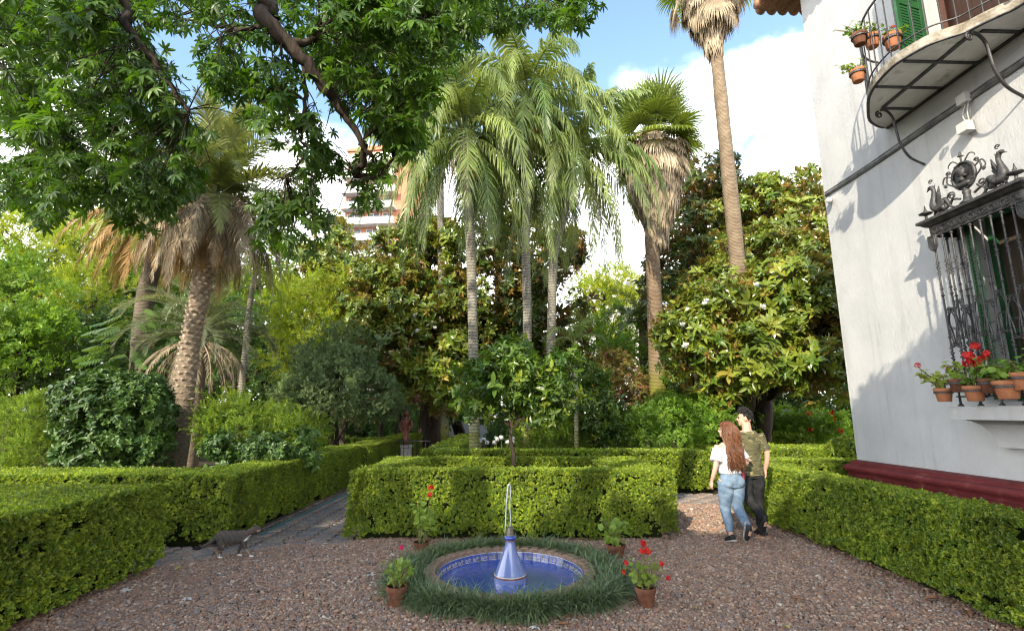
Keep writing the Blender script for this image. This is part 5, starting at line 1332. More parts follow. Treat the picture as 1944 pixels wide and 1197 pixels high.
# S-shaped brackets
for (tx, ty, wx, wy) in ((1672, 213, 1755, 312), (1844, 66, 1944, 184)):
    t_ = hz(tx, ty, bz - .05); w_p = hw(wx, wy, -.005); m = MB()
    t_.z = bz - .05
    def B(a, u): return Vector((t_.x + (w_p.x - t_.x) * a, t_.y + (w_p.y - t_.y) * a, t_.z + (w_p.z - t_.z) * u))
    pts = smoothpath([B(.0, -.04), B(.18, -.02), B(.32, .12), B(.36, .35), B(.42, .60), B(.62, .86), B(1.0, 1.0)], 5)
    m.tube(pts, [(.011, .018)] * len(pts), 6); m.tube(spiral(B(-.06, .05), .05, .012, math.pi / 2, 1.4, 18, (t_ - w_p).normalized().cross(Vector((0, 0, 1))).cross(Vector((0, 0, 1))).normalized(), (0, 0, 1)), .011, 6)
    m.build('bracket', M['iron'], bal, True)
# railing
inset = []
for i, p in enumerate(pl_):
    d = (cen - p); d.normalize(); inset.append(p + d * .03)
rail = inset[1:-1]
mb = MB(); mb.tube([Vector((p.x, p.y, bz + 1.02)) for p in rail], [(.02, .012)] * len(rail), 6); mb.build('hand_rail', M['iron'], bal)
mb = MB(); mb.tube([Vector((p.x, p.y, bz + .22)) for p in rail], .010, 6); mb.build('lower_rail', M['iron'], bal)
mb = MB(); mb.tube([(0, 0, .12), (0, 0, 1.02)], .008, 6, False); blm = mb.mesh('baluster', M['iron'])
acc = 0.0
for i in range(1, len(rail)):
    seg = (rail[i] - rail[i - 1]).length; acc += seg
    if acc > .105: acc = 0.0; link('baluster', blm, bal, (rail[i].x, rail[i].y, bz))
# balcony door: green shutters folded back, brown door
mb = MB(); mb.box(.28, .33, dy0, dy1, bz + .12, bz + 2.5); dr_ = mb.build('balcony_door', M['wood'], house)
for y in (dy0 + .05, (dy0 + dy1) / 2, dy1 - .05):
    k = MB(); k.box(.23, .275, y - .05, y + .05, bz + .12, bz + 2.5); k.build('door_stile', M['wood'], dr_)
for yy, an in ((dy1 - .01, rad(180 - 75)), (dy0 + .01, rad(75))):
    st = MB(); w2 = .48
    for a, b in ((0, .06), (w2 / 2 - .03, w2 / 2 + .03), (w2 - .06, w2)): st.box(-.02, .02, a, b, bz + .14, bz + 2.45)
    for z in (bz + .14, bz + 1.2, bz + 2.35): st.box(-.017, .017, .02, w2 - .02, z, z + .1)
    s_ = st.build('balcony_shutter', M['green'], house, False, (-.01, yy, 0)); s_.rotation_euler = (0, 0, an)
    sl = MB(); sl.box(-.012, .012, .05, w2 - .05, 0, .03); sm = sl.mesh('slat', M['green'])
    for q in range(50):
        o = link('slat', sm, s_, (0, 0, bz + .25 + q * .043)); o.rotation_euler = (0, 0, 0)
# ---- cables, junction box, camera
for k, off in enumerate((0, .018, .04, .062)):
    pts = []
    for (x, y) in ((1567, 369), (1640, 322), (1700, 281), (1760, 240), (1820, 199), (1880, 158), (1944, 115)):
        p = hw(x, y, -.022); pts.append(p + Vector((-.006 * (k % 2), 0, off - .03 + .008 * math.sin(x * .05 + k))))
    pts.append(pts[-1] + (pts[-1] - pts[-2]) * 2); m = MB(); m.tube(smoothpath(pts, 4), .011 if k != 1 else .016, 6); m.build('cable', M['cable'], house, True)
def wallbox(px, py, a, b, c, nm, mt):
    p = hw(px, py, -.03); m = MB(); m.bevbox(-a, 0, -b / 2, b / 2, -c / 2, c / 2, .006); return m.build(nm, mt, house, False, p)
wallbox(1834, 188, .07, .12, .12, 'junction_box', M['pale_box']); wallbox(1842, 242, .11, .13, .12, 'junction_box', M['pale_box'])
p1, p2 = hw(1837, 195, -.05), hw(1841, 235, -.05)
for k in range(4):
    m = MB(); m.tube(smoothpath([p1 + Vector((0, .02 * k - .03, 0)), (p1 + p2) / 2 + Vector((-.03, .03 * (k - 1.5), 0)), p2 + Vector((0, .015 * k - .02, 0))], 5), .006, 5); m.build('wire', M['pale_box'] if k % 2 else M['cable'], house)
p = hw(1574, 380, -.06); m = MB(); m.tube([p + Vector((.06, .02, .03)), p, p + Vector((-.05, -.06, -.03))], [.02, .05, .045], 12); m.build('security_camera', M['pale_box'], house, True)
# ------------------------------------------------------------------ fountain
FC = Vector((-0.02, 5.72, 0))
M['glaze'] = pm('pale_blue_glaze', (0.14, 0.19, 0.40), (0.17, 0.23, 0.46), 4, 0.12, 0.6, 0.05, 12, coat=0.6)
M['glaze_dark'] = pm('cobalt_glaze', (0.03, 0.06, 0.30), (0.045, 0.09, 0.38), 4, 0.15, 0.6, coat=0.5)
M['glaze_red'] = pm('brown_red_glaze', (0.14, 0.035, 0.02), (0.2, 0.06, 0.03), 6, 0.2, 0.5, coat=0.4)
M['cream'] = pm('cream_glaze', (0.52, 0.47, 0.34), (0.60, 0.55, 0.42), 9, 0.25, 0.5)
M['basin'] = pm('blue_basin_paint', (0.02, 0.075, 0.36), (0.035, 0.12, 0.5), 3, 0.4, 0.4)
M['nozzle'] = pm('dull_bronze', (0.10, 0.09, 0.075), (0.2, 0.18, 0.15), 30, 0.45, 0.5, metal=0.7)
M['rim_brick'] = pm('old_rim_brick', (0.17, 0.115, 0.08), (0.30, 0.21, 0.15), 12, 0.85, 0.2, 0.5, 40)
m, N, L = nt('pool_water'); out = N.new('ShaderNodeOutputMaterial')
b = N.new('ShaderNodeBsdfPrincipled'); b.inputs['Base Color'].default_value = (0.015, 0.07, 0.34, 1); b.inputs['Roughness'].default_value = 0.02
b.inputs['Transmission Weight'].default_value = 0.35; b.inputs['Specular IOR Level'].default_value = 0.3; b.inputs['IOR'].default_value = 1.25
n_ = N.new('ShaderNodeTexNoise'); n_.inputs['Scale'].default_value = 16; n_.inputs['Detail'].default_value = 3
t_ = N.new('ShaderNodeTexCoord'); L.new(t_.outputs['Object'], n_.inputs['Vector'])
bp = N.new('ShaderNodeBump'); bp.inputs['Strength'].default_value = 0.35; bp.inputs['Distance'].default_value = 0.02
L.new(n_.outputs['Fac'], bp.inputs['Height']); L.new(bp.outputs[0], b.inputs['Normal'])
L.new(b.outputs[0], out.inputs[0]); M['water'] = m
m, N, L = nt('water_jet'); out = N.new('ShaderNodeOutputMaterial'); b = N.new('ShaderNodeBsdfPrincipled')
b.inputs['Base Color'].default_value = (.93, .95, .97, 1); b.inputs['Roughness'].default_value = .2; b.inputs['Transmission Weight'].default_value = .3; b.inputs['IOR'].default_value = 1.2
L.new(b.outputs[0], out.inputs[0]); M['jet'] = m
fo = thing('fountain', 'round sunken fountain with blue tiles and a blue ceramic bottle in the middle', 'fountain', FC)
RB = 0.80
mb = MB(); mb.lathe([(0.0, -.12), (RB - .05, -.12), (RB - .045, .02)], 48, closed=False); mb.build('basin', M['basin'], fo, True)
mb = MB(); mb.lathe([(0.0, .0), (RB - .047, .0)], 64, (0, 0, .028), closed=False); mb.build('water', M['water'], fo, True)
mb = MB(); mb.lathe([(RB - .058, .0), (RB - .02, .135), (RB + .02, .142), (RB + .10, .12), (RB + .12, 0)], 72, closed=False); mb.build('rim', M['rim_brick'], fo)
# inner tile ring: each tile a slightly proud blue plate with a cream ornament
NT = 44
def tile(w):
    mb = MB(); mb.cur = 0; mb.bevbox(-w / 2 + .002, w / 2 - .002, -.056, .052, 0, .006, .002)
    mb.cur = 1
    for z in (-.049, .045): mb.box(-w / 2 + .003, w / 2 - .003, z - .003, z + .003, .0055, .0075)
    for s_ in (-1, 1): mb.tube(spiral((s_ * w * .2, -.002, .0065), .020, .004, 0, 1.3 * s_, 12, (1, 0, 0), (0, 1, 0)), .003, 4)
    mb.tube([(-w * .42, -.026, .0065), (0, -.03, .0065), (w * .42, -.026, .0065)], .003, 4)
    return mb.mesh('tile', [M['glaze_dark'], M['cream']])
tm = tile(2 * math.pi * (RB - .042) / NT)
for i in range(NT):
    a = 2 * math.pi * i / NT; r = RB - .044
    o = link('tile', tm, fo, (r * math.cos(a), r * math.sin(a), .068)); o.rotation_euler = (rad(90 - 16), 0, a - math.pi / 2)
# rim bricks laid flat round the edge
for i in range(NT):
    a = 2 * math.pi * (i + .5) / NT; mbk = None
    o = link('brick', tm2 if i else (lambda: (globals().__setitem__('tm2', (lambda q: (q.bevbox(-.052, .052, -.055, .055, -.02, .018, .006), q.mesh('rim_brick', M['rim_brick']))[1])(MB())), tm2)[1])(), fo, ((RB + .035) * math.cos(a), (RB + .035) * math.sin(a), .138)); o.rotation_euler = (0, rad(6), a + math.pi / 2)
mb = MB(); bz0 = -.15
prof = [(.0, 0), (.165, 0), (.172, .02), (.176, .10), (.176, .20), (.170, .235), (.165, .245), (.152, .275), (.125, .335), (.098, .40), (.075, .46), (.058, .52), (.050, .56), (.050, .575)]
mb.lathe(prof, 36, (0, 0, bz0), closed=False); bt_ = mb.build('bottle', M['glaze'], fo, True)
mb = MB(); mb.lathe([(.173, 0), (.1755, .006), (.172, .013)], 36, (0, 0, bz0 + .225), closed=False); mb.build('red_band', M['glaze_red'], bt_, True)
mb = MB(); mb.lathe([(.170, 0), (.1725, .003), (.167, .008)], 36, (0, 0, bz0 + .240), closed=False); mb.build('cream_band', M['cream'], bt_, True)
mb = MB(); mb.lathe([(.048, 0), (.062, .008), (.066, .022), (.064, .036), (.05, .045), (.03, .048)], 28, (0, 0, bz0 + .578), closed=False); mb.build('neck_ring', M['glaze_dark'], bt_, True)
mb = MB(); mb.lathe([(.050, 0), (.053, .006), (.048, .012)], 28, (0, 0, bz0 + .566), closed=False); mb.build('neck_band', M['glaze_red'], bt_, True)
mb = MB(); mb.lathe([(.05, 0), (.044, .02), (.038, .05), (.034, .075), (.03, .085), (.024, .09), (0, .09)], 8, (0, 0, bz0 + .622), closed=False); mb.build('nozzle', M['nozzle'], bt_)
zt_ = bz0 + .71; mb = MB(); rnd = random.Random(3)
up_ = [(.004 * math.sin(i), 0, zt_ + .42 * i / 9) for i in range(10)]
mb.tube(up_, [.003 + .0015 * rnd.random() for _ in range(10)], 6)
mb.tube(smoothpath([up_[-1], (-.012, -.01, zt_ + .435), (-.026, -.012, zt_ + .40), (-.04, -.015, zt_ + .25), (-.052, -.018, zt_ + .02), (-.056, -.02, zt_ - .05)], 5), lerplist([.005, .009, .006, .004, .004, .002], 26), 6)
for i in range(70): mb.ell((-.035 + rnd.gauss(0, .016), rnd.gauss(0, .012), zt_ + rnd.uniform(.0, .43)), rnd.uniform(.0015, .004), 5, 4)
mb.build('water_jet', M['jet'], fo, True)
# mondo grass ring
def tuft(rnd):
    mb = MB()
    for i in range(30):
        a = rnd.uniform(0, 6.283); e = rad(rnd.uniform(8, 62)); l = rnd.uniform(.12, .235); r0 = rnd.uniform(0, .03)
        o_ = Vector((math.cos(a), math.sin(a), 0)); s_ = Vector((-math.sin(a), math.cos(a), 0)) * .0032
        p = o_ * r0; pts = [p]; ang = e
        for k in range(3):
            d = o_ * math.sin(ang) + Vector((0, 0, math.cos(ang))); p = p + d * l / 3; pts.append(p); ang += rad(rnd.uniform(22, 42))
        mb.add([pts[0] - s_, pts[0] + s_, pts[1] + s_ * 1.2, pts[1] - s_ * 1.2, pts[2] + s_, pts[2] - s_, pts[3]], [(0, 1, 2, 3), (3, 2, 4, 5), (5, 4, 6)])
    return source('grass_tuft', mb, M['mondo'])
tufts = [tuft(R0) for _ in range(5)]
rng = np.random.default_rng(9); n = 900
a = rng.uniform(0, 2 * np.pi, n); ro = 1 / np.sqrt((np.cos(a) / 1.30) ** 2 + (np.sin(a) / np.where(np.sin(a) < 0, 1.06, 1.2)) ** 2) + .03 * np.sin(a * 7) + .02 * np.sin(a * 13)
r = RB + .10 + rng.uniform(0, 1, n) ** .85 * (ro - RB - .16)
pt = np.stack([FC.x + r * np.cos(a), FC.y + r * np.sin(a), np.full(n, .03)], 1)
keep_ = np.ones(n, bool)
for q in (gp(752, 1152), gp(1227, 1155), gp(800, 1046), gp(1170, 1060)): keep_ &= ~((np.hypot(pt[:, 0] - q.x, pt[:, 1] - q.y) < .17) & (pt[:, 1] < q.y + .09))
pt, a, r = pt[keep_], a[keep_], r[keep_]; n = len(pt)
dd = np.stack([np.cos(a) * (r - RB - .25) * 1.0, np.sin(a) * (r - RB - .25) * 1.0, np.ones(n)], 1) + rng.normal(0, .15, (n, 3))
o = scatter('mondo_grass', pt, dd, rng.uniform(.95, 1.5, n), tufts, rng, kind='stuff'); tag(o, 'dark mondo grass ring bordering the fountain', 'grass')

# ------------------------------------------------------------------ potted geraniums
M['terracotta'] = pm('terracotta', (0.33, 0.125, 0.06), (0.42, 0.18, 0.09), 7, 0.85, 0.2, 0.2, 30)
M['terracotta_old'] = pm('old_terracotta', (0.10, 0.042, 0.026), (0.20, 0.09, 0.055), 9, 0.9, 0.15, 0.3, 30, c3=(0.36, 0.26, 0.19))
M['soil'] = pm('potting_soil', (0.02, 0.014, 0.01), (0.05, 0.036, 0.025), 40, .95, .1, .6)
M['stem'] = pm('geranium_stem', (0.10, 0.12, 0.035), (0.19, 0.15, 0.06), 12, .7)
M['petal_red'] = leafmat('red_petal', (0.50, 0.008, 0.008), (0.62, 0.02, 0.012), rough=.5, trans=.25, tcol=(1, .6, .6), namp=.15)
M['petal_pink'] = leafmat('magenta_petal', (0.52, 0.006, 0.09), (0.6, 0.012, 0.12), rough=.5, trans=.25, tcol=(1, .6, .6), namp=.15)
def ger_leaf(mb, c, nrm, r, rnd):
    nrm = Vector(nrm).normalized(); u = nrm.orthogonal().normalized(); u.rotate(Matrix.Rotation(rnd.uniform(0, 6.28), 3, nrm)); v = nrm.cross(u); k = 10
    ring = []
    for i in range(k):
        a = rad(-160 + 320 * i / (k - 1)); q = r * (1.0 if i % 2 else .86) ; ring.append(Vector(c) + u * (q * math.cos(a)) + v * (q * math.sin(a)) + nrm * (.22 * r * rnd.uniform(.6, 1.3)))
    mb.add([Vector(c)] + ring, [(0, i, i + 1) for i in range(1, k)])
def flower_head(mb, c, r, rnd, n=16):
    for i in range(n):
        d = Vector((rnd.gauss(0, 1), rnd.gauss(0, 1), rnd.gauss(.35, .8))).normalized(); p = Vector(c) + d * r * rnd.uniform(.6, 1); u = d.orthogonal().normalized(); v = d.cross(u); q = r * .62
        for k in range(5):
            a = k * 1.2566 + rnd.random() * .3; e1 = u * math.cos(a - .5) + v * math.sin(a - .5); e2 = u * math.cos(a + .5) + v * math.sin(a + .5); e0 = u * math.cos(a) + v * math.sin(a)
            mb.add([p, p + e1 * q * .7 + d * q * .1, p + e0 * q + d * q * .2, p + e2 * q * .7 + d * q * .1], [(0, 1, 2, 3)])
def geranium(label, loc, pr, ph_, ht, spread, nl, flowers, seed, petal='red', lean=(0, 0), old=False, lr=.032, ring=None, group=None, bare=0.0, nm='potted_geranium', tilt=(0, 0), squash=1.0):
    """pr: pot mouth radius, ph_: pot height, ht: plant height above the pot; flowers: (dx, dy, dz above the pot rim)"""
    rnd = random.Random(seed); root = thing(nm, label, 'potted plant', loc, rnd.uniform(0, 6), group); root.rotation_euler = (tilt[0], tilt[1], 0)
    b_ = pr * .68; mt = M['terracotta_old'] if old else M['terracotta']
    mb = MB(); mb.lathe([(0, 0), (b_, 0), (b_ + .004, .004), (pr * .93, ph_ * .78), (pr * .93, ph_ * .8)], 24, closed=False); pot = mb.build('pot', mt, root, True); autosmooth(pot, 45)
    mb = MB(); mb.lathe([(pr * .94, ph_ * .78), (pr * 1.02, ph_ * .785), (pr * 1.04, ph_ * .985), (pr * 1.02, ph_), (pr * .93, ph_), (pr * .90, ph_ * .86)], 24, closed=False); autosmooth(mb.build('rim', mt, pot, True), 45)
    mb = MB(); mb.lathe([(0, ph_ * .88), (pr * .91, ph_ * .87)], 16, closed=False); mb.build('soil', M['soil'], root)
    if ring:
        mb = MB(); mb.lathe([(pr * .97, ph_ * .62), (pr * 1.06, ph_ * .62), (pr * 1.06, ph_ * .74), (pr * .97, ph_ * .74)], 20, closed=False); mb.build('holder_ring', M['iron'], root)
    st = MB(); lf = MB(); ax = Vector((lean[0], lean[1], 0))
    for i in range(7):
        a = i * 2.4 + rnd.random(); p0 = Vector((math.cos(a) * pr * .3, math.sin(a) * pr * .3, ph_ * .86)); h_ = ht * rnd.uniform(.55, .95); e = Vector((math.cos(a) * spread * .55, math.sin(a) * spread * .55, 0)) + ax * h_
        pts = smoothpath([p0, p0 + e * .35 + Vector((rnd.gauss(0, .01), rnd.gauss(0, .01), h_ * .5)), p0 + e + Vector((0, 0, h_))], 4); st.tube(pts, lerplist([.008, .006, .004], len(pts)), 5)
        for j in range(nl // 7):
            t = rnd.uniform(bare, 1.0); q = pts[min(int(t * (len(pts) - 1)), len(pts) - 1)]
            d = Vector((rnd.gauss(0, 1), rnd.gauss(0, 1), rnd.gauss(.3, .5))).normalized(); c = q + d * rnd.uniform(.4, 1) * spread * .55
            c.z = max(c.z, ph_ * .9)
            st.tube([q, c], .0022, 3, False); ger_leaf(lf, c, d * .7 + Vector((0, 0, .8)) + Vector((rnd.gauss(0, .3), rnd.gauss(0, .3) - .25, 0)), lr * rnd.uniform(.6, 1.25), rnd)
    for fx, fy, fz, fr in flowers:
        st.tube(smoothpath([(fx * .4, fy * .4, ph_ + ht * .4), (fx * .8, fy * .8, ph_ + fz * .75), (fx, fy, ph_ + fz)], 4), .003, 4)
    st.build('stems', M['stem'], root); o_ = lf.build('foliage', M['geranium'], root); o_['kind'] = 'stuff'
    for fx, fy, fz, fr in flowers:
        mb = MB(); flower_head(mb, (fx, fy, ph_ + fz), fr, rnd); mb.build('flower', M['petal_' + petal], root)
    return root
# on the court
p = gp(752, 1152); geranium('potted geranium with one magenta bloom at the fountain edge, in a dark clay pot', p, .098, .19, .27, .16, 56, [(.03, -.02, .33, .022)], 1, 'pink', old=True, bare=.25)
p = gp(1227, 1155); geranium('potted geranium with many red blooms beside the fountain grass', p, .092, .19, .30, .17, 63, [(.0, 0, .37, .03), (.035, -.02, .31, .034), (-.02, 0, .30, .028), (-.17, 0, .20, .024), (-.20, -.02, .13, .02), (.17, .02, .19, .022), (.21, -.03, .08, .022)], 2, 'red', old=True, bare=.2)
p = gp(800, 1046); geranium('tall leggy potted geranium with red blooms in front of the hollow hedge', p, .105, .12, .58, .20, 98, [(.10, 0, .66, .035), (.10, -.02, .58, .032)], 3, 'red', lean=(.1, 0), old=True, bare=.35, lr=.04)
p = gp(1170, 1060); geranium('yellowing potted geranium without blooms in front of the hollow hedge', p, .115, .17, .40, .17, 91, [], 4, 'red', lean=(-.1, 0), old=True, bare=.2, lr=.04)
# on the window sill and hung on the grille
def HP(px, py, xl): return HM @ hw(px, py, xl)
SG = 'terracotta pots hung along the window grille'
for k, (px, py, xl, pr, ph_, fl, pet, lab, ht, old, lean, nl) in enumerate((
    (1794, 762, -.46, .088, .15, [(-.17, .1, .27, .03), (.10, 0, .23, .025)], 'red', 'geranium in an orange pot at the end of the sill, one bloom sticking out', .26, False, (-.5, .3), 63),
    (1824, 744, -.42, .10, .145, [], 'red', 'leafy geranium in a dull brown pot wedged behind its neighbours on the sill', .20, True, (0, 0), 63),
    (1853, 761, -.48, .095, .16, [(.0, 0, .32, .05), (.07, -.02, .27, .045), (.0, .03, .25, .045), (.09, 0, .42, .045), (.16, 0, .30, .04), (.05, -.03, .20, .04)], 'red', 'geranium with a mass of scarlet blooms on the window sill', .16, False, (.1, 0), 42),
    (1882, 746, -.42, .10, .15, [(.02, 0, .26, .035)], 'red', 'variegated leafy geranium in a dark pot on the sill, beside the scarlet mass', .22, True, (.1, -.1), 84),
    (1916, 757, -.48, .11, .18, [], 'red', 'big leafed geranium in a wide clay pot on the sill', .20, False, (.1, -.1), 84),
    (1945, 740, -.44, .10, .17, [], 'red', 'pale green geranium in a clay pot at the near end of the sill', .20, False, (0, 0), 63))):
    geranium(lab, HP(px, py, xl), pr, ph_, ht, .15, nl, fl, 10 + k, pet, lean, old, .034, True, SG, .15)
BGp = 'terracotta pots ringed to the balcony railing'
for k, (px, py, z, pr, ph_, fl, lab, ht, lean) in enumerate((
    (1630, 155, bz + .12, .085, .16, [], 'geranium in a clay pot slung lowest outside the balcony railing', .16, (-.4, .2)),
    (1633, 85, bz + .62, .085, .15, [], 'straggly geranium in the dusty pot at the outer bend of the balcony', .22, (-.6, .3)),
    (1657, 90, bz + .60, .09, .16, [], 'yellow leafed geranium in the middle clay pot of the balcony trio', .20, (.0, 0)),
    (1697, 92, bz + .50, .10, .18, [(.03, 0, .12, .022)], 'geranium with one red bud in the pot beside the balcony shutters', .16, (.2, 0)))):
    geranium(lab, gp(px, py, z), pr, ph_, ht, .14, 56, fl, 20 + k, 'red', lean, k == 1, .026, True, BGp, .1)

# ------------------------------------------------------------------ brick tower with white balconies, far behind the trees
M['tower_brick'] = pm('orange_brick_facade', (0.42, 0.185, 0.11), (0.5, 0.24, 0.15), 2, 0.9, 0.1)
M['tower_white'] = pm('white_balcony_concrete', (0.60, 0.59, 0.57), (0.70, 0.69, 0.67), .6, 0.8, 0.2)
M['tower_glass'] = pm('tower_window_glass', (0.06, 0.07, 0.085), (0.12, 0.13, 0.15), .8, 0.12, 0.7)
M['rail_glass'] = pm('frosted_rail_glass', (0.55, 0.60, 0.66), (0.62, 0.66, 0.70), 1, 0.2, 0.5)
TD = 84.0; tl_, tr_ = at(655, 380, TD), at(774, 380, TD); ttop = at(700, 287, TD).z
W = tr_.x - tl_.x
tower = thing('apartment_tower', 'orange brick apartment tower with white balconies above the trees', 'building', (tl_.x, TD, 0), rad(-6))
mb = MB(); mb.box(0, W, .3, 14, 0, ttop); mb.build('wall', M['tower_brick'], tower)
mb = MB(); mb.box(-.3, W + .2, 0, 14.3, ttop, ttop + .5); mb.box(1, W - 4, 3, 9, ttop + .5, ttop + 2.6); mb.build('roof', M['tower_brick'], tower)
FH = 2.92
for k in range(15):
    z = ttop - FH * (k + 1)
    mb = MB(); mb.bevbox(-.2, W - 1.6, -1.5, .29, z, z + .32, .05); bl = mb.build('balcony', M['tower_white'], tower)
    mb = MB(); mb.box(-.15, W - 1.65, -1.45, -1.38, z + .40, z + 1.15); mb.build('balustrade', M['rail_glass'], bl)
    mb = MB(); mb.box(-.15, W - 1.65, -1.48, -1.36, z + 1.16, z + 1.22); mb.build('rail', M['tower_white'], bl)
    for x0, x1 in ((.6, 3.2), (4.2, 6.4), (7.0, 8.6)):
        mb = MB(); mb.box(x0, x1, .22, .298, z + .34, z + 2.5); wn_ = mb.build('window', M['tower_glass'], tower)
        mb = MB()
        for xx in (x0, (x0 + x1) / 2, x1): mb.box(xx - .05, xx + .05, .17, .218, z + .34, z + 2.5)
        mb.box(x0 + .05, (x0 + x1) / 2 - .05, .175, .215, z + 2.42, z + 2.5); mb.build('frame', M['tower_white'], wn_)
# low far building with a water tank
M['far_wall'] = pm('pale_far_wall', (0.5, 0.46, 0.42), (0.6, 0.56, 0.52), .5, .9)
M['tank'] = pm('galvanised_tank', (0.35, 0.36, 0.37), (0.45, 0.46, 0.46), 3, .5, metal=.4)
fb = at(1200, 520, 70); far = thing('far_building', 'distant pale building with a rooftop water tank between the palms', 'building', (fb.x, 70, 0))
mb = MB(); mb.box(-6, 3.0, 0, 8, 0, fb.z); mb.build('wall', M['far_wall'], far)
mb = MB(); mb.box(-2.4, -.4, 1, 3, fb.z, fb.z + .9); mb.build('roof_hut', M['far_wall'], far)
mb = MB(); mb.lathe([(.5, 0), (.5, 1.2), (.3, 1.45), (0, 1.5)], 14, (-.9, 1.5, fb.z + .9)); mb.build('water_tank', M['tank'], far, True)
for i in range(4):
    mb = MB(); mb.box(-5 + i * 2, -3.9 + i * 2, -.05, .0, fb.z - 2.6, fb.z - 1.2); mb.build('window', M['tower_glass'], far)
# second far building behind the left trees
fb2 = at(200, 400, 75); far2 = thing('far_building', 'distant glassy grey block behind the left trees', 'building', (fb2.x, 75, 0))
mb = MB(); mb.box(-9, 5, 0, 10, 0, fb2.z); mb.build('wall', M['rail_glass'], far2)
for k in range(8):
    mb = MB(); mb.box(-9.1, 5.1, -.4, -.02, fb2.z - 3 * k - .5, fb2.z - 3 * k - .1); mb.build('floor_band', M['tower_white'], far2)
# pale garden house behind the shrubs
gh = at(1480, 770, 30); gho = thing('garden_wall', 'pale sunlit wall glimpsed behind the red flowered bushes', 'wall', (gh.x, 30, 0))
mb = MB(); mb.bevbox(-3, 6, 0, .3, 0, 2.3, .03); mb.build('wall_face', M['far_wall'], gho)
mb = MB(); mb.bevbox(-3.05, 6.05, -.06, .36, 2.302, 2.40, .02); mb.build('coping', M['tower_white'], gho)
gh = at(845, 775, 34); gho = thing('garden_pavilion', 'pale wall with a barred white window at the far end of the path', 'building', (gh.x, 34, 0))
mb = MB(); mb.box(-3.5, 3.5, 0, 3, 0, 3.4); mb.build('wall', M['far_wall'], gho)
mb = MB(); mb.box(-.6, .5, -.05, -.005, 1.2, 2.6); w1 = mb.build('window', M['tower_glass'], gho)
for i in range(4):
    mb = MB(); mb.box(-.6 + i * .36, -.56 + i * .36, -.09, -.055, 1.2, 2.6); mb.build('window_bar', M['tower_white'], w1)

# ------------------------------------------------------------------ tiled shelter with a carved wooden statue and iron fence
M['carved'] = pm('red_brown_carved_wood', (0.13, 0.03, 0.018), (0.22, 0.06, 0.03), 7, .4, .5, .4, 26)
sc_ = at(765, 752, 22.0); sh = thing('shelter', 'small shelter with a red tiled roof on posts beside the far path', 'shelter', (sc_.x, 22, 0), rad(62))
for x in (-.75, .75):
    for y in (-.5, .5):
        mb = MB(); mb.bevbox(x - .06, x + .06, y - .06, y + .06, 0, sc_.z - .2, .01); mb.build('post', M['bark_dark'], sh)
mb = MB(); mb.add([(-1.1, -.9, sc_.z - .25), (1.1, -.9, sc_.z - .25), (1.1, .0, sc_.z + .12), (-1.1, 0, sc_.z + .12), (1.1, .9, sc_.z - .25), (-1.1, .9, sc_.z - .25)], [(0, 1, 2, 3), (3, 2, 4, 5)]); rr = mb.build('roof', M['tile_roof'], sh)
mb = MB(); mb.tube([(0, -.46, -.19), (0, .46, .19)], .075, 8); tme = mb.mesh('roof_tile', M['tile_roof'], True)
for i in range(14):
    link('roof_tile', tme, rr, (-1.03 + i * .16, -.45, sc_.z - .04)); o = link('roof_tile', tme, rr, (-1.03 + i * .16, .45, sc_.z - .04)); o.rotation_euler = (0, 0, math.pi)
st_ = at(771, 815, 16.6); sta = thing('statue', 'red brown carved wooden figure standing beside the shelter', 'statue', (st_.x, 16.6, 0))
mb = MB(); mb.lathe([(.24, 0), (.24, .32), (.20, .36), (.20, .62), (.25, .66), (.25, .72)], 12); mb.build('pedestal', M['far_wall'], sta)
mb = MB()
mb.tube(smoothpath([(0, 0, .70), (.02, 0, .95), (-.02, 0, 1.2), (.0, 0, 1.45), (0, 0, 1.56), (0, 0, 1.62)], 4), lerplist([.10, .11, .095, .13, .07, .05], 21), 10); mb.ell((0, -.01, 1.70), (.07, .08, .10), 10, 8)
for s_ in (-1, 1): mb.tube(smoothpath([(s_ * .13, 0, 1.5), (s_ * .2, -.02, 1.3), (s_ * .1, -.12, 1.15)], 4), lerplist([.045, .035, .03], 9), 7)
mb.build('figure', M['carved'], sta, True)
fe = at(800, 815, 16.2); fen = thing('iron_fence', 'short black iron fence beside the wooden statue', 'fence', (fe.x - .4, 16.2, 0))
for z in (.25, .85): mb = MB(); mb.box(-.7, .7, -.012, .012, z, z + .03); mb.build('rail', M['iron'], fen)
for i in range(11): mb = MB(); mb.tube([(-.68 + i * .136, .02, 0), (-.68 + i * .136, .02, .95)], .01, 6); mb.build('picket', M['iron'], fen)
# white drum (garden hose reel) behind the hedge
dp = at(1487, 790, 16.4); dru = thing('hose_drum', 'white and grey garden drum beyond the hedge near the dark trunk', 'drum', (dp.x, 16.4, 0))
mb = MB(); mb.tube([(-.16, .05, dp.z), (.16, -.05, dp.z)], .24, 20); mb.build('drum', M['pale_box'], dru)
for s_ in (-1, 1): mb = MB(); mb.tube([(s_ * .17, -s_ * .053, dp.z), (s_ * .19, -s_ * .06, dp.z)], .27, 20); mb.build('flange', M['tank'], dru)
for s_ in (-1, 1): mb = MB(); mb.box(s_ * .1 - .03, s_ * .1 + .03, -.1, .1, 0, dp.z - .22); mb.build('leg', M['tank'], dru)
# teal hose along the hedge foot
hz_ = [(-3.62, 7.7, .03), (-3.63, 8.4, .035), (-3.6, 9.4, .03), (-3.58, 10.5, .035), (-3.5, 12.0, .03)]
M['hose'] = pm('teal_hose', (0.03, 0.13, 0.13), (0.05, 0.17, 0.17), 6, .5)
mb = MB(); mb.tube(smoothpath(hz_, 6), .016, 8); tag(mb.build('garden_hose', M['hose'], None, True), 'teal garden hose lying along the hedge foot by the brick path', 'hose')
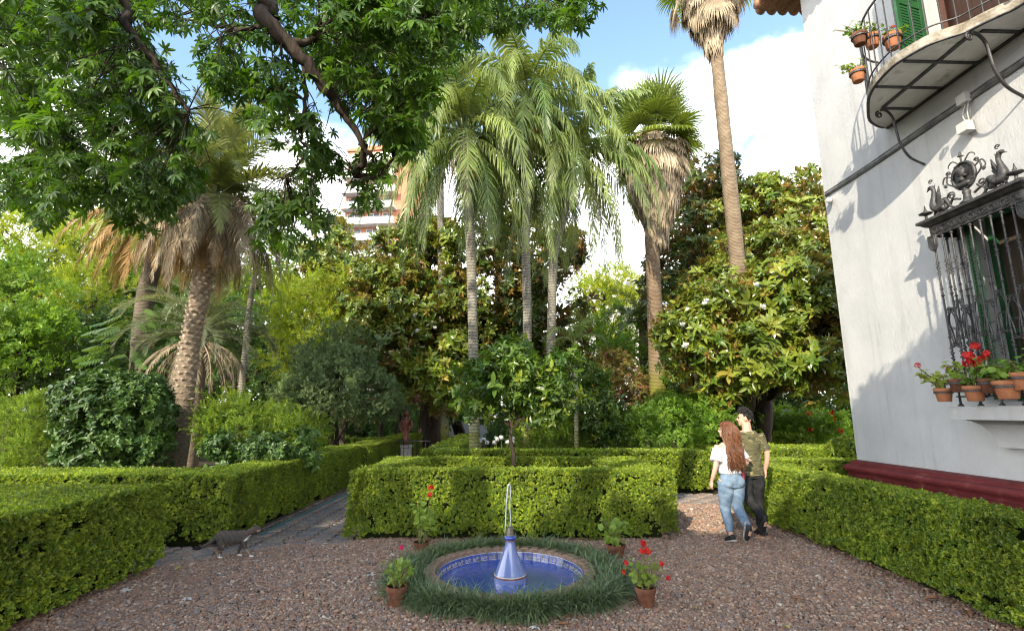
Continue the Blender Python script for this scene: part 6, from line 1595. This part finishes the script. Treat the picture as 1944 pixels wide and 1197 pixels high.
# fallen leaves and feathers on the gravel
M['dry_leaf'] = pm('dry_brown_leaf', (0.20, 0.085, 0.04), (0.32, 0.16, 0.08), 12, .7, .3)
M['dry_leaf2'] = pm('dry_grey_leaf', (0.16, 0.12, 0.10), (0.26, 0.2, 0.16), 12, .7, .3)
M['yellow_leaf'] = pm('yellow_leaf', (0.36, 0.30, 0.03), (0.4, 0.38, 0.06), 12, .6, .3)
M['feather'] = pm('white_feather', (0.62, 0.61, 0.6), (0.7, 0.7, 0.7), 20, .8)
rnd = random.Random(12)
for k, (px, py, l, mt, lab) in enumerate(((1790, 1137, .17, 'dry_leaf', 'curled red brown leaf lying against the long hedge'), (1835, 1157, .15, 'dry_leaf', 'flat brown leaf half under the long hedge'), (1660, 1087, .13, 'dry_leaf', 'small brown leaf at the foot of the long hedge'), (1128, 1187, .13, 'dry_leaf2', 'grey dry leaf on the gravel below the fountain'), (1055, 1185, .12, 'dry_leaf', 'tan dry leaf on the gravel below the fountain grass'), (1525, 1139, .12, 'dry_leaf', 'pale brown leaf in the open gravel'), (1323, 1155, .06, 'yellow_leaf', 'tiny yellow leaf on the gravel'), (1488, 1186, .06, 'yellow_leaf', 'orange yellow leaf scrap on the gravel'), (348, 1075, .10, 'yellow_leaf', 'green yellow leaf on the edge bricks'), (490, 1128, .05, 'dry_leaf', 'tiny orange leaf in the dark gravel'), (900, 1172, .13, 'dry_leaf2', 'brown leaf tucked under the mondo grass'))):
    p = gp(px, py, .05); mb = MB(); a = rnd.uniform(0, 6.28); add_leaf(mb, (0, 0, 0), (math.cos(a), math.sin(a), .08), (0, 0, 1), l, l * .42, .5, .15, 2)
    tag(mb.build('fallen_leaf', M[mt], None, False, p), lab, 'leaf')
for k, (px, py, lab) in enumerate(((240, 1120, 'white feather by the shaded hedge block'), (354, 1136, 'white downy feather on the dark gravel'), (703, 1090, 'white feather tuft left of the fountain grass'), (1017, 1190, 'white feather with a purple speck below the fountain'))):
    p = gp(px, py, .04); mb = MB()
    for i in range(16):
        d = Vector((rnd.gauss(0, 1), rnd.gauss(0, .6), abs(rnd.gauss(.15, .25)))).normalized(); add_leaf(mb, (0, 0, 0), d, (0, 0, 1), rnd.uniform(.03, .06), .012, .3, .3, 1)
    tag(mb.build('feather', M['feather'], None, False, p), lab, 'feather')

# ------------------------------------------------------------------ white agapanthus, split-leaf philodendron, blossoms
M['white_petal'] = leafmat('white_petal', (0.62, 0.61, 0.58), (0.7, 0.69, 0.66), trans=.2, tcol=(1, 1, 1), rough=.6, namp=.05)
def strap_clump(root, rnd, n, l):
    mb = MB()
    for i in range(n):
        a = rnd.uniform(0, 6.283); e = rad(rnd.uniform(15, 55)); o_ = Vector((math.cos(a), math.sin(a), 0)); s_ = Vector((-math.sin(a), math.cos(a), 0)) * .016; p = o_ * .03; pts = [p]
        for k in range(4): p = p + (o_ * math.sin(e) + Vector((0, 0, math.cos(e)))) * l * rnd.uniform(.8, 1.1) / 4; pts.append(p); e += rad(rnd.uniform(12, 26))
        mb.add([pts[0] - s_, pts[0] + s_, pts[1] + s_, pts[1] - s_, pts[2] + s_, pts[2] - s_, pts[3] + s_ * .7, pts[3] - s_ * .7, pts[4]], [(0, 1, 2, 3), (3, 2, 4, 5), (5, 4, 6, 7), (7, 6, 8)])
    o = mb.build('foliage', M['agapanthus'], root); o['kind'] = 'stuff'
rnd = random.Random(31)
for k, (px, D_, lab) in enumerate(((925, 13.0, 'white agapanthus clump beside the straight queen palm trunk'), (955, 12.9, 'white agapanthus clump between the queen palm and the orange tree stem'), (1150, 12.7, 'strap leaved clump without flowers near the young palm'))):
    p = at(px, 850, D_); root = thing('agapanthus', lab, 'plant', (p.x, D_, 0)); strap_clump(root, rnd, 46, .85)
    for j in range(7 if k < 2 else 0):
        a = rnd.uniform(0, 6.28); q = Vector((math.cos(a) * .25, math.sin(a) * .25, rnd.uniform(1.0, 1.18))); mb = MB(); mb.tube([(q.x * .2, q.y * .2, 0), q], .006, 4); mb.build('stem', M['stem'], root)
        mb = MB(); flower_head(mb, q, .05, rnd, 18); mb.build('flower', M['white_petal'], root)
M['philo'] = leafmat('philodendron_leaf', (0.06, 0.13, 0.03), (0.14, 0.22, 0.06), trans=.25, rough=.35, spec=.5)
def philo_leaf(rnd):
    mb = MB(); L_ = .55
    for i in range(9):
        f = i / 8; b_ = Vector((0, 0, 0)).lerp(Vector((L_, 0, -.10 * f)), f)
        for s_ in (-1, 1):
            l = .30 * math.sin(math.pi * (.18 + .72 * f)); d = Vector((.35 + .5 * f, s_, -.22 * f - .15)).normalized(); add_leaf(mb, b_, d, (0, 0, 1), l, .075, .2, .2, 2)
    mb.tube([(-.45, 0, -.25), (0, 0, 0), (L_, 0, -.10)], [.012, .010, .004], 5); return mb.mesh('leaf', M['philo'])
pl_ = [philo_leaf(rnd) for _ in range(3)]; c = at(245, 650, 14.0); ph_o = thing('philodendron', 'climbing philodendron with large split leaves below the rusty date palm', 'plant', (c.x, 14.0, 0))
mb = MB(); mb.tube(smoothpath([(0, .3, 0), (.1, .2, 1.2), (0, .25, 2.4), (.05, .2, 3.6)], 5), .05, 8); mb.build('stem', M['bark_dark'], ph_o, True)
for i in range(46):
    a = rad(rnd.uniform(150, 390)); z = rnd.uniform(1.9, c.z + 1.0); r = rnd.uniform(.35, .75)
    link('leaf', rnd.choice(pl_), ph_o, (r * math.cos(a), r * math.sin(a) + .15, z), (rnd.uniform(-.3, .3), rnd.uniform(.1, .7), a), rnd.uniform(.75, 1.1))
def blossom():
    mb = MB()
    for i in range(9):
        a = i * .698; e = 35 + 25 * (i % 2); d = Vector((math.cos(a) * math.sin(rad(e)), math.sin(a) * math.sin(rad(e)), math.cos(rad(e)))); add_leaf(mb, (0, 0, 0), d, (0, 0, 1), .13, .085, .5, -.15, 2)
    return mb.mesh('blossom', M['white_petal'])
bm_ = blossom(); mags = [o for o in COL.objects if o.name.startswith('magnolia_tree')]
for root, pts in ((mags[3], ((697, 585, 18.2), (792, 565, 17.6), (866, 573, 17.2), (825, 625, 17.2), (793, 630, 17.0), (937, 596, 18.4), (790, 600, 17.2), (715, 690, 17.4))), (mags[0], ((1445, 585, 11.9), (1295, 620, 12.2), (1302, 658, 12.0), (1435, 545, 12.0), (1340, 575, 12.2)))):
    for px, py, D_ in pts:
        p = at(px, py, D_); o = link('blossom', bm_, root, p - root.location, (rad(rnd.uniform(30, 70)), 0, rnd.uniform(-.6, .6)), 1.0)
for o_ in [o for o in COL.objects if o.name.startswith('flowering_bush')]:
    for j in range(5):
        mb = MB(); flower_head(mb, (rnd.uniform(-.7, .7), -.72, rnd.uniform(1.2, 2.0)), .07, rnd, 8); mb.build('flower', M['petal_red'], o_)
# ------------------------------------------------------------------ people and cat: tapered limbs fused into one skin
def fuse(name, mb, mats, parent, voxel=.008, smooth=6, wrinkle=None, paint=None, loc=None):
    """union of overlapping shapes -> one continuous smooth surface"""
    tmp = bpy.data.objects.new('tmp', mb.mesh('tmp', None)); COL.objects.link(tmp)
    r = tmp.modifiers.new('r', 'REMESH'); r.mode = 'VOXEL'; r.voxel_size = voxel
    s = tmp.modifiers.new('s', 'SMOOTH'); s.factor = .5; s.iterations = smooth
    bpy.context.view_layer.update()
    dg = bpy.context.evaluated_depsgraph_get(); me = bpy.data.meshes.new_from_object(tmp.evaluated_get(dg)); me.name = name
    bpy.data.objects.remove(tmp)
    me.materials.clear()
    for m_ in (mats if isinstance(mats, (list, tuple)) else [mats]): me.materials.append(m_)
    n = len(me.vertices); co = np.empty(n * 3); me.vertices.foreach_get('co', co); co = co.reshape(n, 3)
    if wrinkle is not None:
        no = np.empty(n * 3); me.vertices.foreach_get('normal', no); no = no.reshape(n, 3)
        co = co + no * wrinkle(co)[:, None]; me.vertices.foreach_set('co', co.ravel())
    if paint is not None:
        a = me.color_attributes.new('Col', 'FLOAT_COLOR', 'POINT'); c = np.ones((n, 4)); c[:, :3] = paint(co); a.data.foreach_set('color', c.ravel())
    me.polygons.foreach_set('use_smooth', [True] * len(me.polygons)); me.update()
    return link(name, me, parent, loc)
def vcolmat(name, rough=.8, spec=.3, bump=0.0):
    m, N, L = nt(name); out = N.new('ShaderNodeOutputMaterial'); b = N.new('ShaderNodeBsdfPrincipled'); L.new(b.outputs[0], out.inputs[0])
    a = N.new('ShaderNodeVertexColor'); a.layer_name = 'Col'; L.new(a.outputs[0], b.inputs['Base Color']); b.inputs['Roughness'].default_value = rough; b.inputs['Specular IOR Level'].default_value = spec
    n_ = N.new('ShaderNodeTexNoise'); n_.inputs['Scale'].default_value = 90; t_ = N.new('ShaderNodeTexCoord'); L.new(t_.outputs['Object'], n_.inputs['Vector'])
    bp = N.new('ShaderNodeBump'); bp.inputs['Strength'].default_value = bump; bp.inputs['Distance'].default_value = .01; L.new(n_.outputs['Fac'], bp.inputs['Height']); L.new(bp.outputs[0], b.inputs['Normal'])
    return m
def hand(mb, w, d, curl_to, side, sc=1.0, curl=.5):
    """w: wrist, d: direction of the hand, curl_to: palm side, side: thumb side"""
    w, d, c, s_ = Vector(w), Vector(d).normalized(), Vector(curl_to).normalized(), Vector(side).normalized()
    mb.tube([w, w + d * .04 * sc, w + d * .085 * sc], [(.022 * sc, .026 * sc), (.018 * sc, .040 * sc), (.014 * sc, .040 * sc)], 10, True, c)
    for i, l in enumerate((.068, .078, .073, .058)):
        b = w + d * .080 * sc + s_ * (.030 - .020 * i) * sc; a = curl * (.8 + .15 * i); e1 = (d + c * a).normalized(); e2 = (d + c * a * 2.6).normalized()
        mb.tube([b, b + e1 * l * .45 * sc, b + e1 * l * .45 * sc + e2 * l * .55 * sc], [.0092 * sc, .0085 * sc, .0068 * sc], 7)
    b = w + d * .022 * sc + s_ * .022 * sc; e = (d * .7 + s_ * .6 + c * .35).normalized(); e2 = (d + c * .5).normalized(); mb.tube([b, b + e * .035 * sc, b + e * .035 * sc + e2 * .03 * sc], [.012 * sc, .0105 * sc, .008 * sc], 7)
def head(mb, c, rz, sc=1.0, tilt=0.0):
    R_ = Matrix.Rotation(rz, 3, 'Z') @ Matrix.Rotation(tilt, 3, 'X'); c = Vector(c)
    def q(x, y, z): return c + R_ @ Vector((x * sc, y * sc, z * sc))
    mb.ell(q(0, -.012, .025), (.076 * sc, .094 * sc, .092 * sc), 16, 12, R_); mb.ell(q(0, .025, -.025), (.060 * sc, .066 * sc, .082 * sc), 14, 10, R_)
    mb.ell(q(0, .066, -.082), (.026 * sc, .022 * sc, .020 * sc), 8, 6, R_)                       # chin
    mb.tube([q(0, .088, .015), q(0, .104, -.018), q(0, .092, -.030)], [.008 * sc, .013 * sc, .009 * sc], 7)   # nose
    mb.ell(q(0, .084, -.052), (.022 * sc, .010 * sc, .007 * sc), 8, 5, R_); mb.ell(q(0, .083, -.062), (.020 * sc, .010 * sc, .007 * sc), 8, 5, R_)
    mb.ell(q(0, .078, .032), (.048 * sc, .014 * sc, .010 * sc), 8, 5, R_)                          # brow
    for s_ in (-1, 1): mb.ell(q(s_ * .078, -.008, -.005), (.010 * sc, .020 * sc, .032 * sc), 8, 6, R_)
    return q
M['skin'] = pm('light_tan_skin', (0.50, 0.30, 0.21), (0.56, 0.345, 0.25), 6, .5, .4)
M['eye'] = pm('dark_eye', (0.02, 0.015, 0.012), None, rough=.2)
M['lip'] = pm('lip_skin', (0.40, 0.17, 0.14), None, rough=.45)
M['black_jean'] = pm('black_denim', (0.012, 0.012, 0.013), (0.028, 0.028, 0.03), 14, .85, .2, .2, 120)
M['blue_jean'] = pm('washed_blue_denim', (0.085, 0.135, 0.205), (0.19, 0.26, 0.34), 7, .85, .2, .25, 120, c3=(.34, .39, .44))
M['white_top'] = pm('white_cotton', (0.50, 0.485, 0.50), (0.58, 0.565, 0.58), 9, .9, .15, .2, 60)
M['shoe'] = pm('black_shoe', (0.015, 0.015, 0.016), (0.03, 0.03, 0.032), 12, .6, .3)
M['sole'] = pm('grey_rubber_sole', (0.30, 0.28, 0.26), (0.40, 0.38, 0.35), 12, .7)
M['auburn'] = pm('auburn_hair', (0.075, 0.028, 0.012), (0.185, 0.072, 0.030), 30, .42, .5, stretch=(1, 1, .2))
M['black_hair'] = pm('black_hair', (0.007, 0.006, 0.006), (0.018, 0.016, 0.015), 30, .6, .25)
M['plaid'] = pm('dark_red_cloth', (0.16, 0.02, 0.03), (0.24, 0.05, 0.06), 20, .9)
# camouflage cotton
m, N, L = nt('camouflage_cotton'); out = N.new('ShaderNodeOutputMaterial'); b = N.new('ShaderNodeBsdfPrincipled'); L.new(b.outputs[0], out.inputs[0]); b.inputs['Roughness'].default_value = .9
t_ = N.new('ShaderNodeTexCoord'); mp = N.new('ShaderNodeMapping'); mp.inputs['Scale'].default_value = (4, 4, 14); L.new(t_.outputs['Object'], mp.inputs[0])
n_ = N.new('ShaderNodeTexNoise'); n_.inputs['Scale'].default_value = 1.3; n_.inputs['Detail'].default_value = 2.5; n_.inputs['Distortion'].default_value = .6; L.new(mp.outputs[0], n_.inputs['Vector'])
r = N.new('ShaderNodeValToRGB'); r.color_ramp.interpolation = 'CONSTANT'; e = r.color_ramp.elements; e[0].position = 0; e[0].color = (.035, .035, .018, 1); e[1].position = .40; e[1].color = (.10, .092, .042, 1)
k = e.new(.53); k.color = (.065, .062, .028, 1); k = e.new(.60); k.color = (.25, .215, .11, 1); k = e.new(.66); k.color = (.09, .08, .035, 1)
L.new(n_.outputs['Fac'], r.inputs['Fac']); L.new(r.outputs[0], b.inputs['Base Color']); M['camo'] = m
wr = lambda amp, f, ph: (lambda c: amp * (np.sin(c[:, 2] * f + 3 * np.sin(c[:, 0] * 14 + ph) + 2 * np.sin(c[:, 1] * 17)) * .6 + np.sin(c[:, 2] * f * 2.1 + c[:, 0] * 31 + ph) * .4))
def shoe(root, ankle, toe, up, sc=1.0, soled=False):
    a, t = Vector(ankle), Vector(toe); d = (t - a); f = d.normalized(); u = Vector(up).normalized(); u = (u - f * u.dot(f)).normalized()
    mb = MB(); heel = a - f * .055 * sc - u * .03 * sc
    mb.tube([heel, a - u * .02 * sc, a + f * .09 * sc - u * .035 * sc, a + f * .155 * sc - u * .05 * sc, a + f * .185 * sc - u * .055 * sc], [(.040 * sc, .034 * sc), (.05 * sc, .040 * sc), (.036 * sc, .046 * sc), (.024 * sc, .044 * sc), (.012 * sc, .026 * sc)], 12, True, u)
    o = fuse('shoe', mb, M['shoe'], root, .008, 3)
    s_ = f.cross(u); pr = [(-.09, .020), (-.06, .037), (.03, .040), (.12, .048), (.18, .036), (.20, .0)]; ring = [(p, q) for p, q in pr] + [(p, -q) for p, q in reversed(pr[:-1])]
    c0 = [a + f * (p * sc) + s_ * (q * sc) - u * (.082 * sc) for p, q in ring]; c1 = [v + u * .022 * sc for v in c0]; k = len(ring); mb = MB(); mb.add(c0 + c1, [tuple(reversed(range(k))), tuple(range(k, 2 * k))] + [(i, (i + 1) % k, k + (i + 1) % k, k + i) for i in range(k)])
    mb.build('sole', M['sole'] if soled else M['shoe'], o)
def face_details(root, q, sc):
    for s_ in (-1, 1):
        mb = MB(); mb.ell(q(s_ * .030, .083, .010), .0105 * sc, 8, 6); mb.build('eye', M['eye'], root, True)
    mb = MB(); mb.tube([q(-.022, .086, -.054), q(0, .094, -.057), q(.022, .086, -.054)], [.003, .005, .003], 6); mb.build('mouth', M['lip'], root, True)

# ---- man
pm_ = gp(1447, 1019); man = thing('person', 'person in a camouflage t-shirt and black trousers walking away beside the long hedge', 'person', (pm_.x - .09, pm_.y, .02), rad(4))
hip, kneeR, ankR, toeR = .93, (.10, .03, .50), (.09, -.01, .105), (.09, .16, .06)
kneeL, ankL, toeL = (-.075, -.02, .52), (-.03, -.34, .275), (-.03, -.285, .10)
elbR, wrR = (.250, -.05, 1.145), (.245, .03, .90); elbL, wrL = (-.245, -.07, 1.15), (-.19, .14, 1.06)
mb = MB()
mb.tube(smoothpath([(0, 0, .90), (0, 0, 1.05), (0, .01, 1.25), (0, 0, 1.40), (0, -.005, 1.47)], 4), lerplist([(.105, .155), (.095, .145), (.11, .17), (.095, .185), (.06, .10)], 17), 16, True, (0, 1, 0))
mb.tube([(0, -.005, 1.43), (0, .008, 1.58)], [.068, .060], 12)
q = head(mb, (0, .028, 1.648), rad(62), 1.06)
for a, k, w, sx in (((.185, -.005, 1.425), elbR, wrR, 1), ((-.185, -.005, 1.425), elbL, wrL, -1)):
    mb.tube(smoothpath([a, k, w], 6), lerplist([.052, .046, .040, .036, .026], 13), 12)
hand(mb, wrR, (0, .15, -1), (-.9, .2, 0), (0, 1, 0), 1.0, .45); hand(mb, wrL, (.5, 1, -.15), (.3, .2, -.9), (.6, -.2, .6), 1.0, .5)
for k, a, t in ((kneeR, ankR, toeR), (kneeL, ankL, toeL)):
    x = .09 if k[0] > 0 else -.09; mb.tube(smoothpath([(x, 0, .92), k, a], 6), lerplist([.08, .065, .05, .052, .035], 13), 12); mb.tube([a, Vector(a).lerp(Vector(t), .45)], [.032, .022], 8)
body = fuse('body', mb, M['skin'], man, .0065, 3); face_details(man, q, 1.06)
mb = MB()
mb.tube(smoothpath([(0, 0, .835), (0, 0, .95), (0, .0, 1.10), (0, .008, 1.28), (0, -.005, 1.40), (0, -.008, 1.465)], 4), lerplist([(.135, .185), (.132, .180), (.122, .172), (.13, .195), (.112, .200), (.07, .10)], 21), 20, True, (0, 1, 0))
for a, k in (((.175, -.005, 1.43), elbR), ((-.175, -.005, 1.43), elbL)): mb.tube([a, Vector(a).lerp(Vector(k), .45), Vector(a).lerp(Vector(k), .82)], [.068, .070, .074], 14)
fuse('t_shirt', mb, M['camo'], man, .010, 4, wr(.009, 26, 1))
mb = MB(); mb.tube([(0, 0, .80), (0, 0, .99)], [(.118, .165), (.112, .158)], 16, True, (0, 1, 0))
for k, a in ((kneeR, ankR), (kneeL, ankL)):
    x = .088 if k[0] > 0 else -.088; e_ = Vector(k).lerp(Vector(a), .93); mb.tube(smoothpath([(x, -.01, .88), ((x + k[0]) / 2, -.005, .70), k, Vector(k).lerp(Vector(a), .5), e_], 4), lerplist([(.108, .098), (.098, .09), (.074, .072), (.066, .064), (.062, .060)], 17), 14)
fuse('trousers', mb, M['black_jean'], man, .010, 4, wr(.005, 34, 2))
shoe(man, ankR, toeR, (0, 0, 1), 1.08); shoe(man, ankL, toeL, (0, -.9, .3), 1.08)
mb = MB(); rnd = random.Random(5); RH = Matrix.Rotation(rad(62), 3, 'Z'); hc = Vector((0, .028, 1.650))
for i in range(420):
    d = Vector((rnd.gauss(0, 1), rnd.gauss(-.15, 1), rnd.gauss(.5, .7))).normalized()
    if d.z < -.62 or (d.y > .30 and d.z < .45) or (d.y > -.1 and d.z < -.1): continue
    top = max(0, d.z); p0 = hc + RH @ Vector((d.x * .078, d.y * .097 - .014, d.z * .092 + .028)); g = RH @ Vector((.0, .5 * top, .5 * top)) + RH @ d * .5 + Vector((0, 0, -.35 * (1 - top))); l = .022 + .042 * top
    mb.tube([p0, p0 + g * l * .6, p0 + g * l + Vector((rnd.gauss(0, .006), rnd.gauss(0, .006), 0))], [.010, .010, .004], 5)
mb.ell(hc + RH @ Vector((0, -.022, .034)), (.083, .096, .094), 14, 10, RH); mb.build('hair', M['black_hair'], man, True)

# ---- woman
pw_ = gp(1388, 1033); wom = thing('person', 'person with long auburn curls, white off-shoulder top and blue jeans, arm linked with another', 'person', (pw_.x + .06, pw_.y, .02), rad(6))
kL, aL, tL = (-.085, .05, .455), (-.06, -.02, .10), (-.06, .13, .055)
kR, aR, tR = (.075, .0, .465), (.03, -.33, .235), (.035, -.28, .07)
eL, wL = (-.225, -.05, 1.02), (-.255, .04, .80); eR, wR = (.215, -.03, 1.05), (.33, .10, 1.06)
mb = MB()
mb.tube(smoothpath([(0, 0, .83), (0, 0, .98), (0, .01, 1.12), (0, 0, 1.26), (0, -.005, 1.325)], 4), lerplist([(.11, .16), (.085, .120), (.095, .140), (.08, .155), (.05, .08)], 17), 16, True, (0, 1, 0))
mb.tube([(0, -.005, 1.30), (0, .01, 1.43)], [.050, .045], 12)
qw = head(mb, (0, .028, 1.49), rad(68), .93)
for a, k, w in (((-.155, -.005, 1.285), eL, wL), ((.155, -.005, 1.285), eR, wR)): mb.tube(smoothpath([a, k, w], 6), lerplist([.045, .040, .034, .031, .021], 13), 12)
hand(mb, wL, (-.1, .25, -1), (.9, .2, 0), (0, 1, 0), .9, .45); hand(mb, wR, (.8, .5, .1), (.3, .2, -.8), (-.2, .5, .7), .9, .6)
for k, a, t in ((kL, aL, tL), (kR, aR, tR)):
    x = .085 if k[0] > 0 else -.085; mb.tube(smoothpath([(x, 0, .83), k, a], 6), lerplist([.085, .07, .05, .048, .030], 13), 12); mb.tube([a, Vector(a).lerp(Vector(t), .45)], [.028, .020], 8)
fuse('body', mb, M['skin'], wom, .0065, 3); face_details(wom, qw, .93)
mb = MB(); mb.tube(smoothpath([(0, -.005, .905), (0, 0, 1.0), (0, .008, 1.12), (0, 0, 1.215), (0, 0, 1.25)], 4), lerplist([(.125, .165), (.112, .148), (.112, .158), (.103, .182), (.10, .19)], 17), 20, True, (0, 1, 0))
for a, k in (((-.165, 0, 1.245), eL), ((.165, 0, 1.245), eR)): mb.tube([Vector(a), Vector(a).lerp(Vector(k), .4), Vector(a).lerp(Vector(k), .78)], [.060, .072, .082], 14)
fuse('off_shoulder_top', mb, M['white_top'], wom, .009, 4, wr(.008, 30, 3))
mb = MB(); mb.tube(smoothpath([(0, -.012, .74), (0, -.018, .82), (0, -.005, .93)], 4), lerplist([(.115, .150), (.120, .162), (.096, .138)], 9), 18, True, (0, 1, 0))
for s_ in (-1, 1): mb.ell((s_ * .075, -.07, .80), (.085, .075, .085), 12, 8)
for k, a in ((kL, aL), (kR, aR)):
    x = .085 if k[0] > 0 else -.085; e_ = Vector(k).lerp(Vector(a), .86); mb.tube(smoothpath([(x, -.012, .80), ((x + k[0]) / 2, -.0, .63), k, Vector(k).lerp(Vector(a), .45), e_], 4), lerplist([(.112, .10), (.10, .09), (.075, .072), (.064, .062), (.052, .050)], 17), 14)
fuse('jeans', mb, M['blue_jean'], wom, .009, 4, wr(.0035, 36, 4))
shoe(wom, aL, tL, (0, 0, 1), .92, True); shoe(wom, aR, tR, (0, -.9, .3), .92, True)
mb = MB(); rnd = random.Random(8); RH = Matrix.Rotation(rad(68), 3, 'Z'); hc = Vector((0, .028, 1.49))
for i in range(620):
    d = Vector((rnd.gauss(0, 1), rnd.gauss(-.25, 1), rnd.gauss(.45, .7))).normalized()
    if d.z < -.2 or (d.y > .45 and d.z < .55): continue
    p = hc + RH @ Vector((d.x * .076, d.y * .092 - .012, d.z * .090 + .025)); out_ = (RH @ d); pts = [p]; ph = rnd.uniform(0, 6.28); L_ = rnd.uniform(.42, .60); K = 14; back = rnd.uniform(-.11, .11)
    tgt = Vector((.03 + back, -.115 - .05 * rnd.random(), 0))
    for k in range(1, K + 1):
        f = k / K; z = p.z - L_ * f * f * .35 - L_ * f * .65 * min(1, f * 1.6)
        base = p.lerp(Vector((tgt.x, tgt.y, 0)), min(1, f * 1.15) ** 1.2); rr_ = rnd.uniform(.012, .026) * min(1, f * 2)
        bulge = out_ * .045 * math.sin(min(1, f * 1.6) * math.pi)
        pts.append(Vector((base.x + bulge.x + rr_ * math.cos(ph + f * 17), base.y + bulge.y + rr_ * math.sin(ph + f * 17), z + .02 * (1 - f))))
    mb.tube(pts, lerplist([.006, .007, .006, .002], K + 1), 4)
mb.ell(hc + RH @ Vector((0, -.026, .034)), (.076, .086, .082), 14, 10, RH); mb.build('hair', M['auburn'], wom, True)
mb = MB(); mb.tube(smoothpath([(.16, .02, .98), (.19, .0, .90), (.18, .0, .80), (.17, .0, .76)], 4), lerplist([(.02, .05), (.03, .06), (.025, .05), (.01, .03)], 13), 10); mb.build('tied_shirt', M['plaid'], wom, True)

# ---- cat
cp = gp(440, 1061); cat = thing('cat', 'grey cat with white paws and chest walking past the hedge', 'cat', (cp.x, cp.y, .022), rad(8))
mb = MB()     # faces +X
mb.tube(smoothpath([(-.19, 0, .215), (-.14, 0, .235), (-.04, 0, .228), (.06, 0, .232), (.13, 0, .245), (.165, 0, .25)], 4), lerplist([(.056, .050), (.080, .066), (.086, .070), (.080, .064), (.074, .058), (.050, .046)], 21), 14, True, (0, 0, 1))
mb.tube(smoothpath([(.13, 0, .255), (.18, 0, .283), (.225, 0, .310)], 4), lerplist([.052, .042, .040], 9), 12)
hcx = Vector((.245, 0, .318)); mb.ell(hcx, (.050, .046, .044), 12, 10); mb.ell(hcx + Vector((.038, 0, -.014)), (.024, .024, .017), 8, 6)
for s_ in (-1, 1): mb.tube([hcx + Vector((-.012, s_ * .022, .026)), hcx + Vector((-.016, s_ * .030, .068))], [(.016, .010), (.002, .002)], 8)
legs = [((.13, -.035, .215), (.150, -.035, .12), (.205, -.035, .045), (.225, -.035, .013)), ((.11, .035, .215), (.085, .035, .12), (.055, .035, .05), (.07, .035, .013)),
        ((-.15, -.035, .20), (-.105, -.04, .115), (-.165, -.04, .068), (-.130, -.04, .013)), ((-.16, .035, .20), (-.12, .04, .13), (-.20, .04, .08), (-.185, .04, .020))]
for a, b_, c_, d_ in legs:
    mb.tube(smoothpath([a, b_, c_, d_], 4), lerplist([.046, .028, .0175, .0145, .013], 13), 10); mb.ell(Vector(d_) + Vector((.014, 0, .002)), (.026, .017, .013), 8, 6)
mb.tube(smoothpath([(-.20, 0, .235), (-.26, 0, .185), (-.33, 0, .14), (-.41, 0, .115), (-.46, .0, .12)], 4), lerplist([.026, .022, .021, .020, .012], 17), 10)
def fur(c):
    x, y, z = c.T; col = np.tile(np.array([.075, .066, .060]), (len(c), 1))
    st = .5 + .5 * np.sin(x * 95 + 6 * np.sin(z * 22)); col *= (.88 + .24 * st)[:, None]
    col[z > .27] *= np.array([1.25, 1.1, 1.0])
    def mix(mask, k): col[mask] = np.array(k)
    mix((z < .165) & (z > .13) & (x < .08) & (x > -.1), (.17, .12, .09)); mix((z < .10) & (x > .1), (.26, .2, .15)); mix((z < .09) & (x < -.08), (.27, .19, .12)); mix(z < .032, (.66, .64, .61))
    mix((x > .14) & (x < .215) & (z < .262 - (x - .14) * .1) & (z > .20) & (z < .30 - (.23 - x)), (.56, .52, .47)); mix((x > .272) & (z < .312), (.34, .27, .23)); mix(x < -.36, (.02, .019, .019))
    return col
fuse('body', mb, vcolmat('cat_fur', .9, .15, .6), cat, .006, 3, lambda c: .0018 * np.sin(c[:, 0] * 140 + c[:, 2] * 90), fur)
for s_ in (-1, 1): mb = MB(); mb.ell(hcx + Vector((.034, s_ * .021, .008)), .0075, 8, 6); mb.build('eye', M['eye'], cat, True)
mb = MB(); mb.ell(hcx + Vector((.061, 0, -.008)), (.005, .007, .005), 6, 5); mb.build('nose', M['lip'], cat, True)
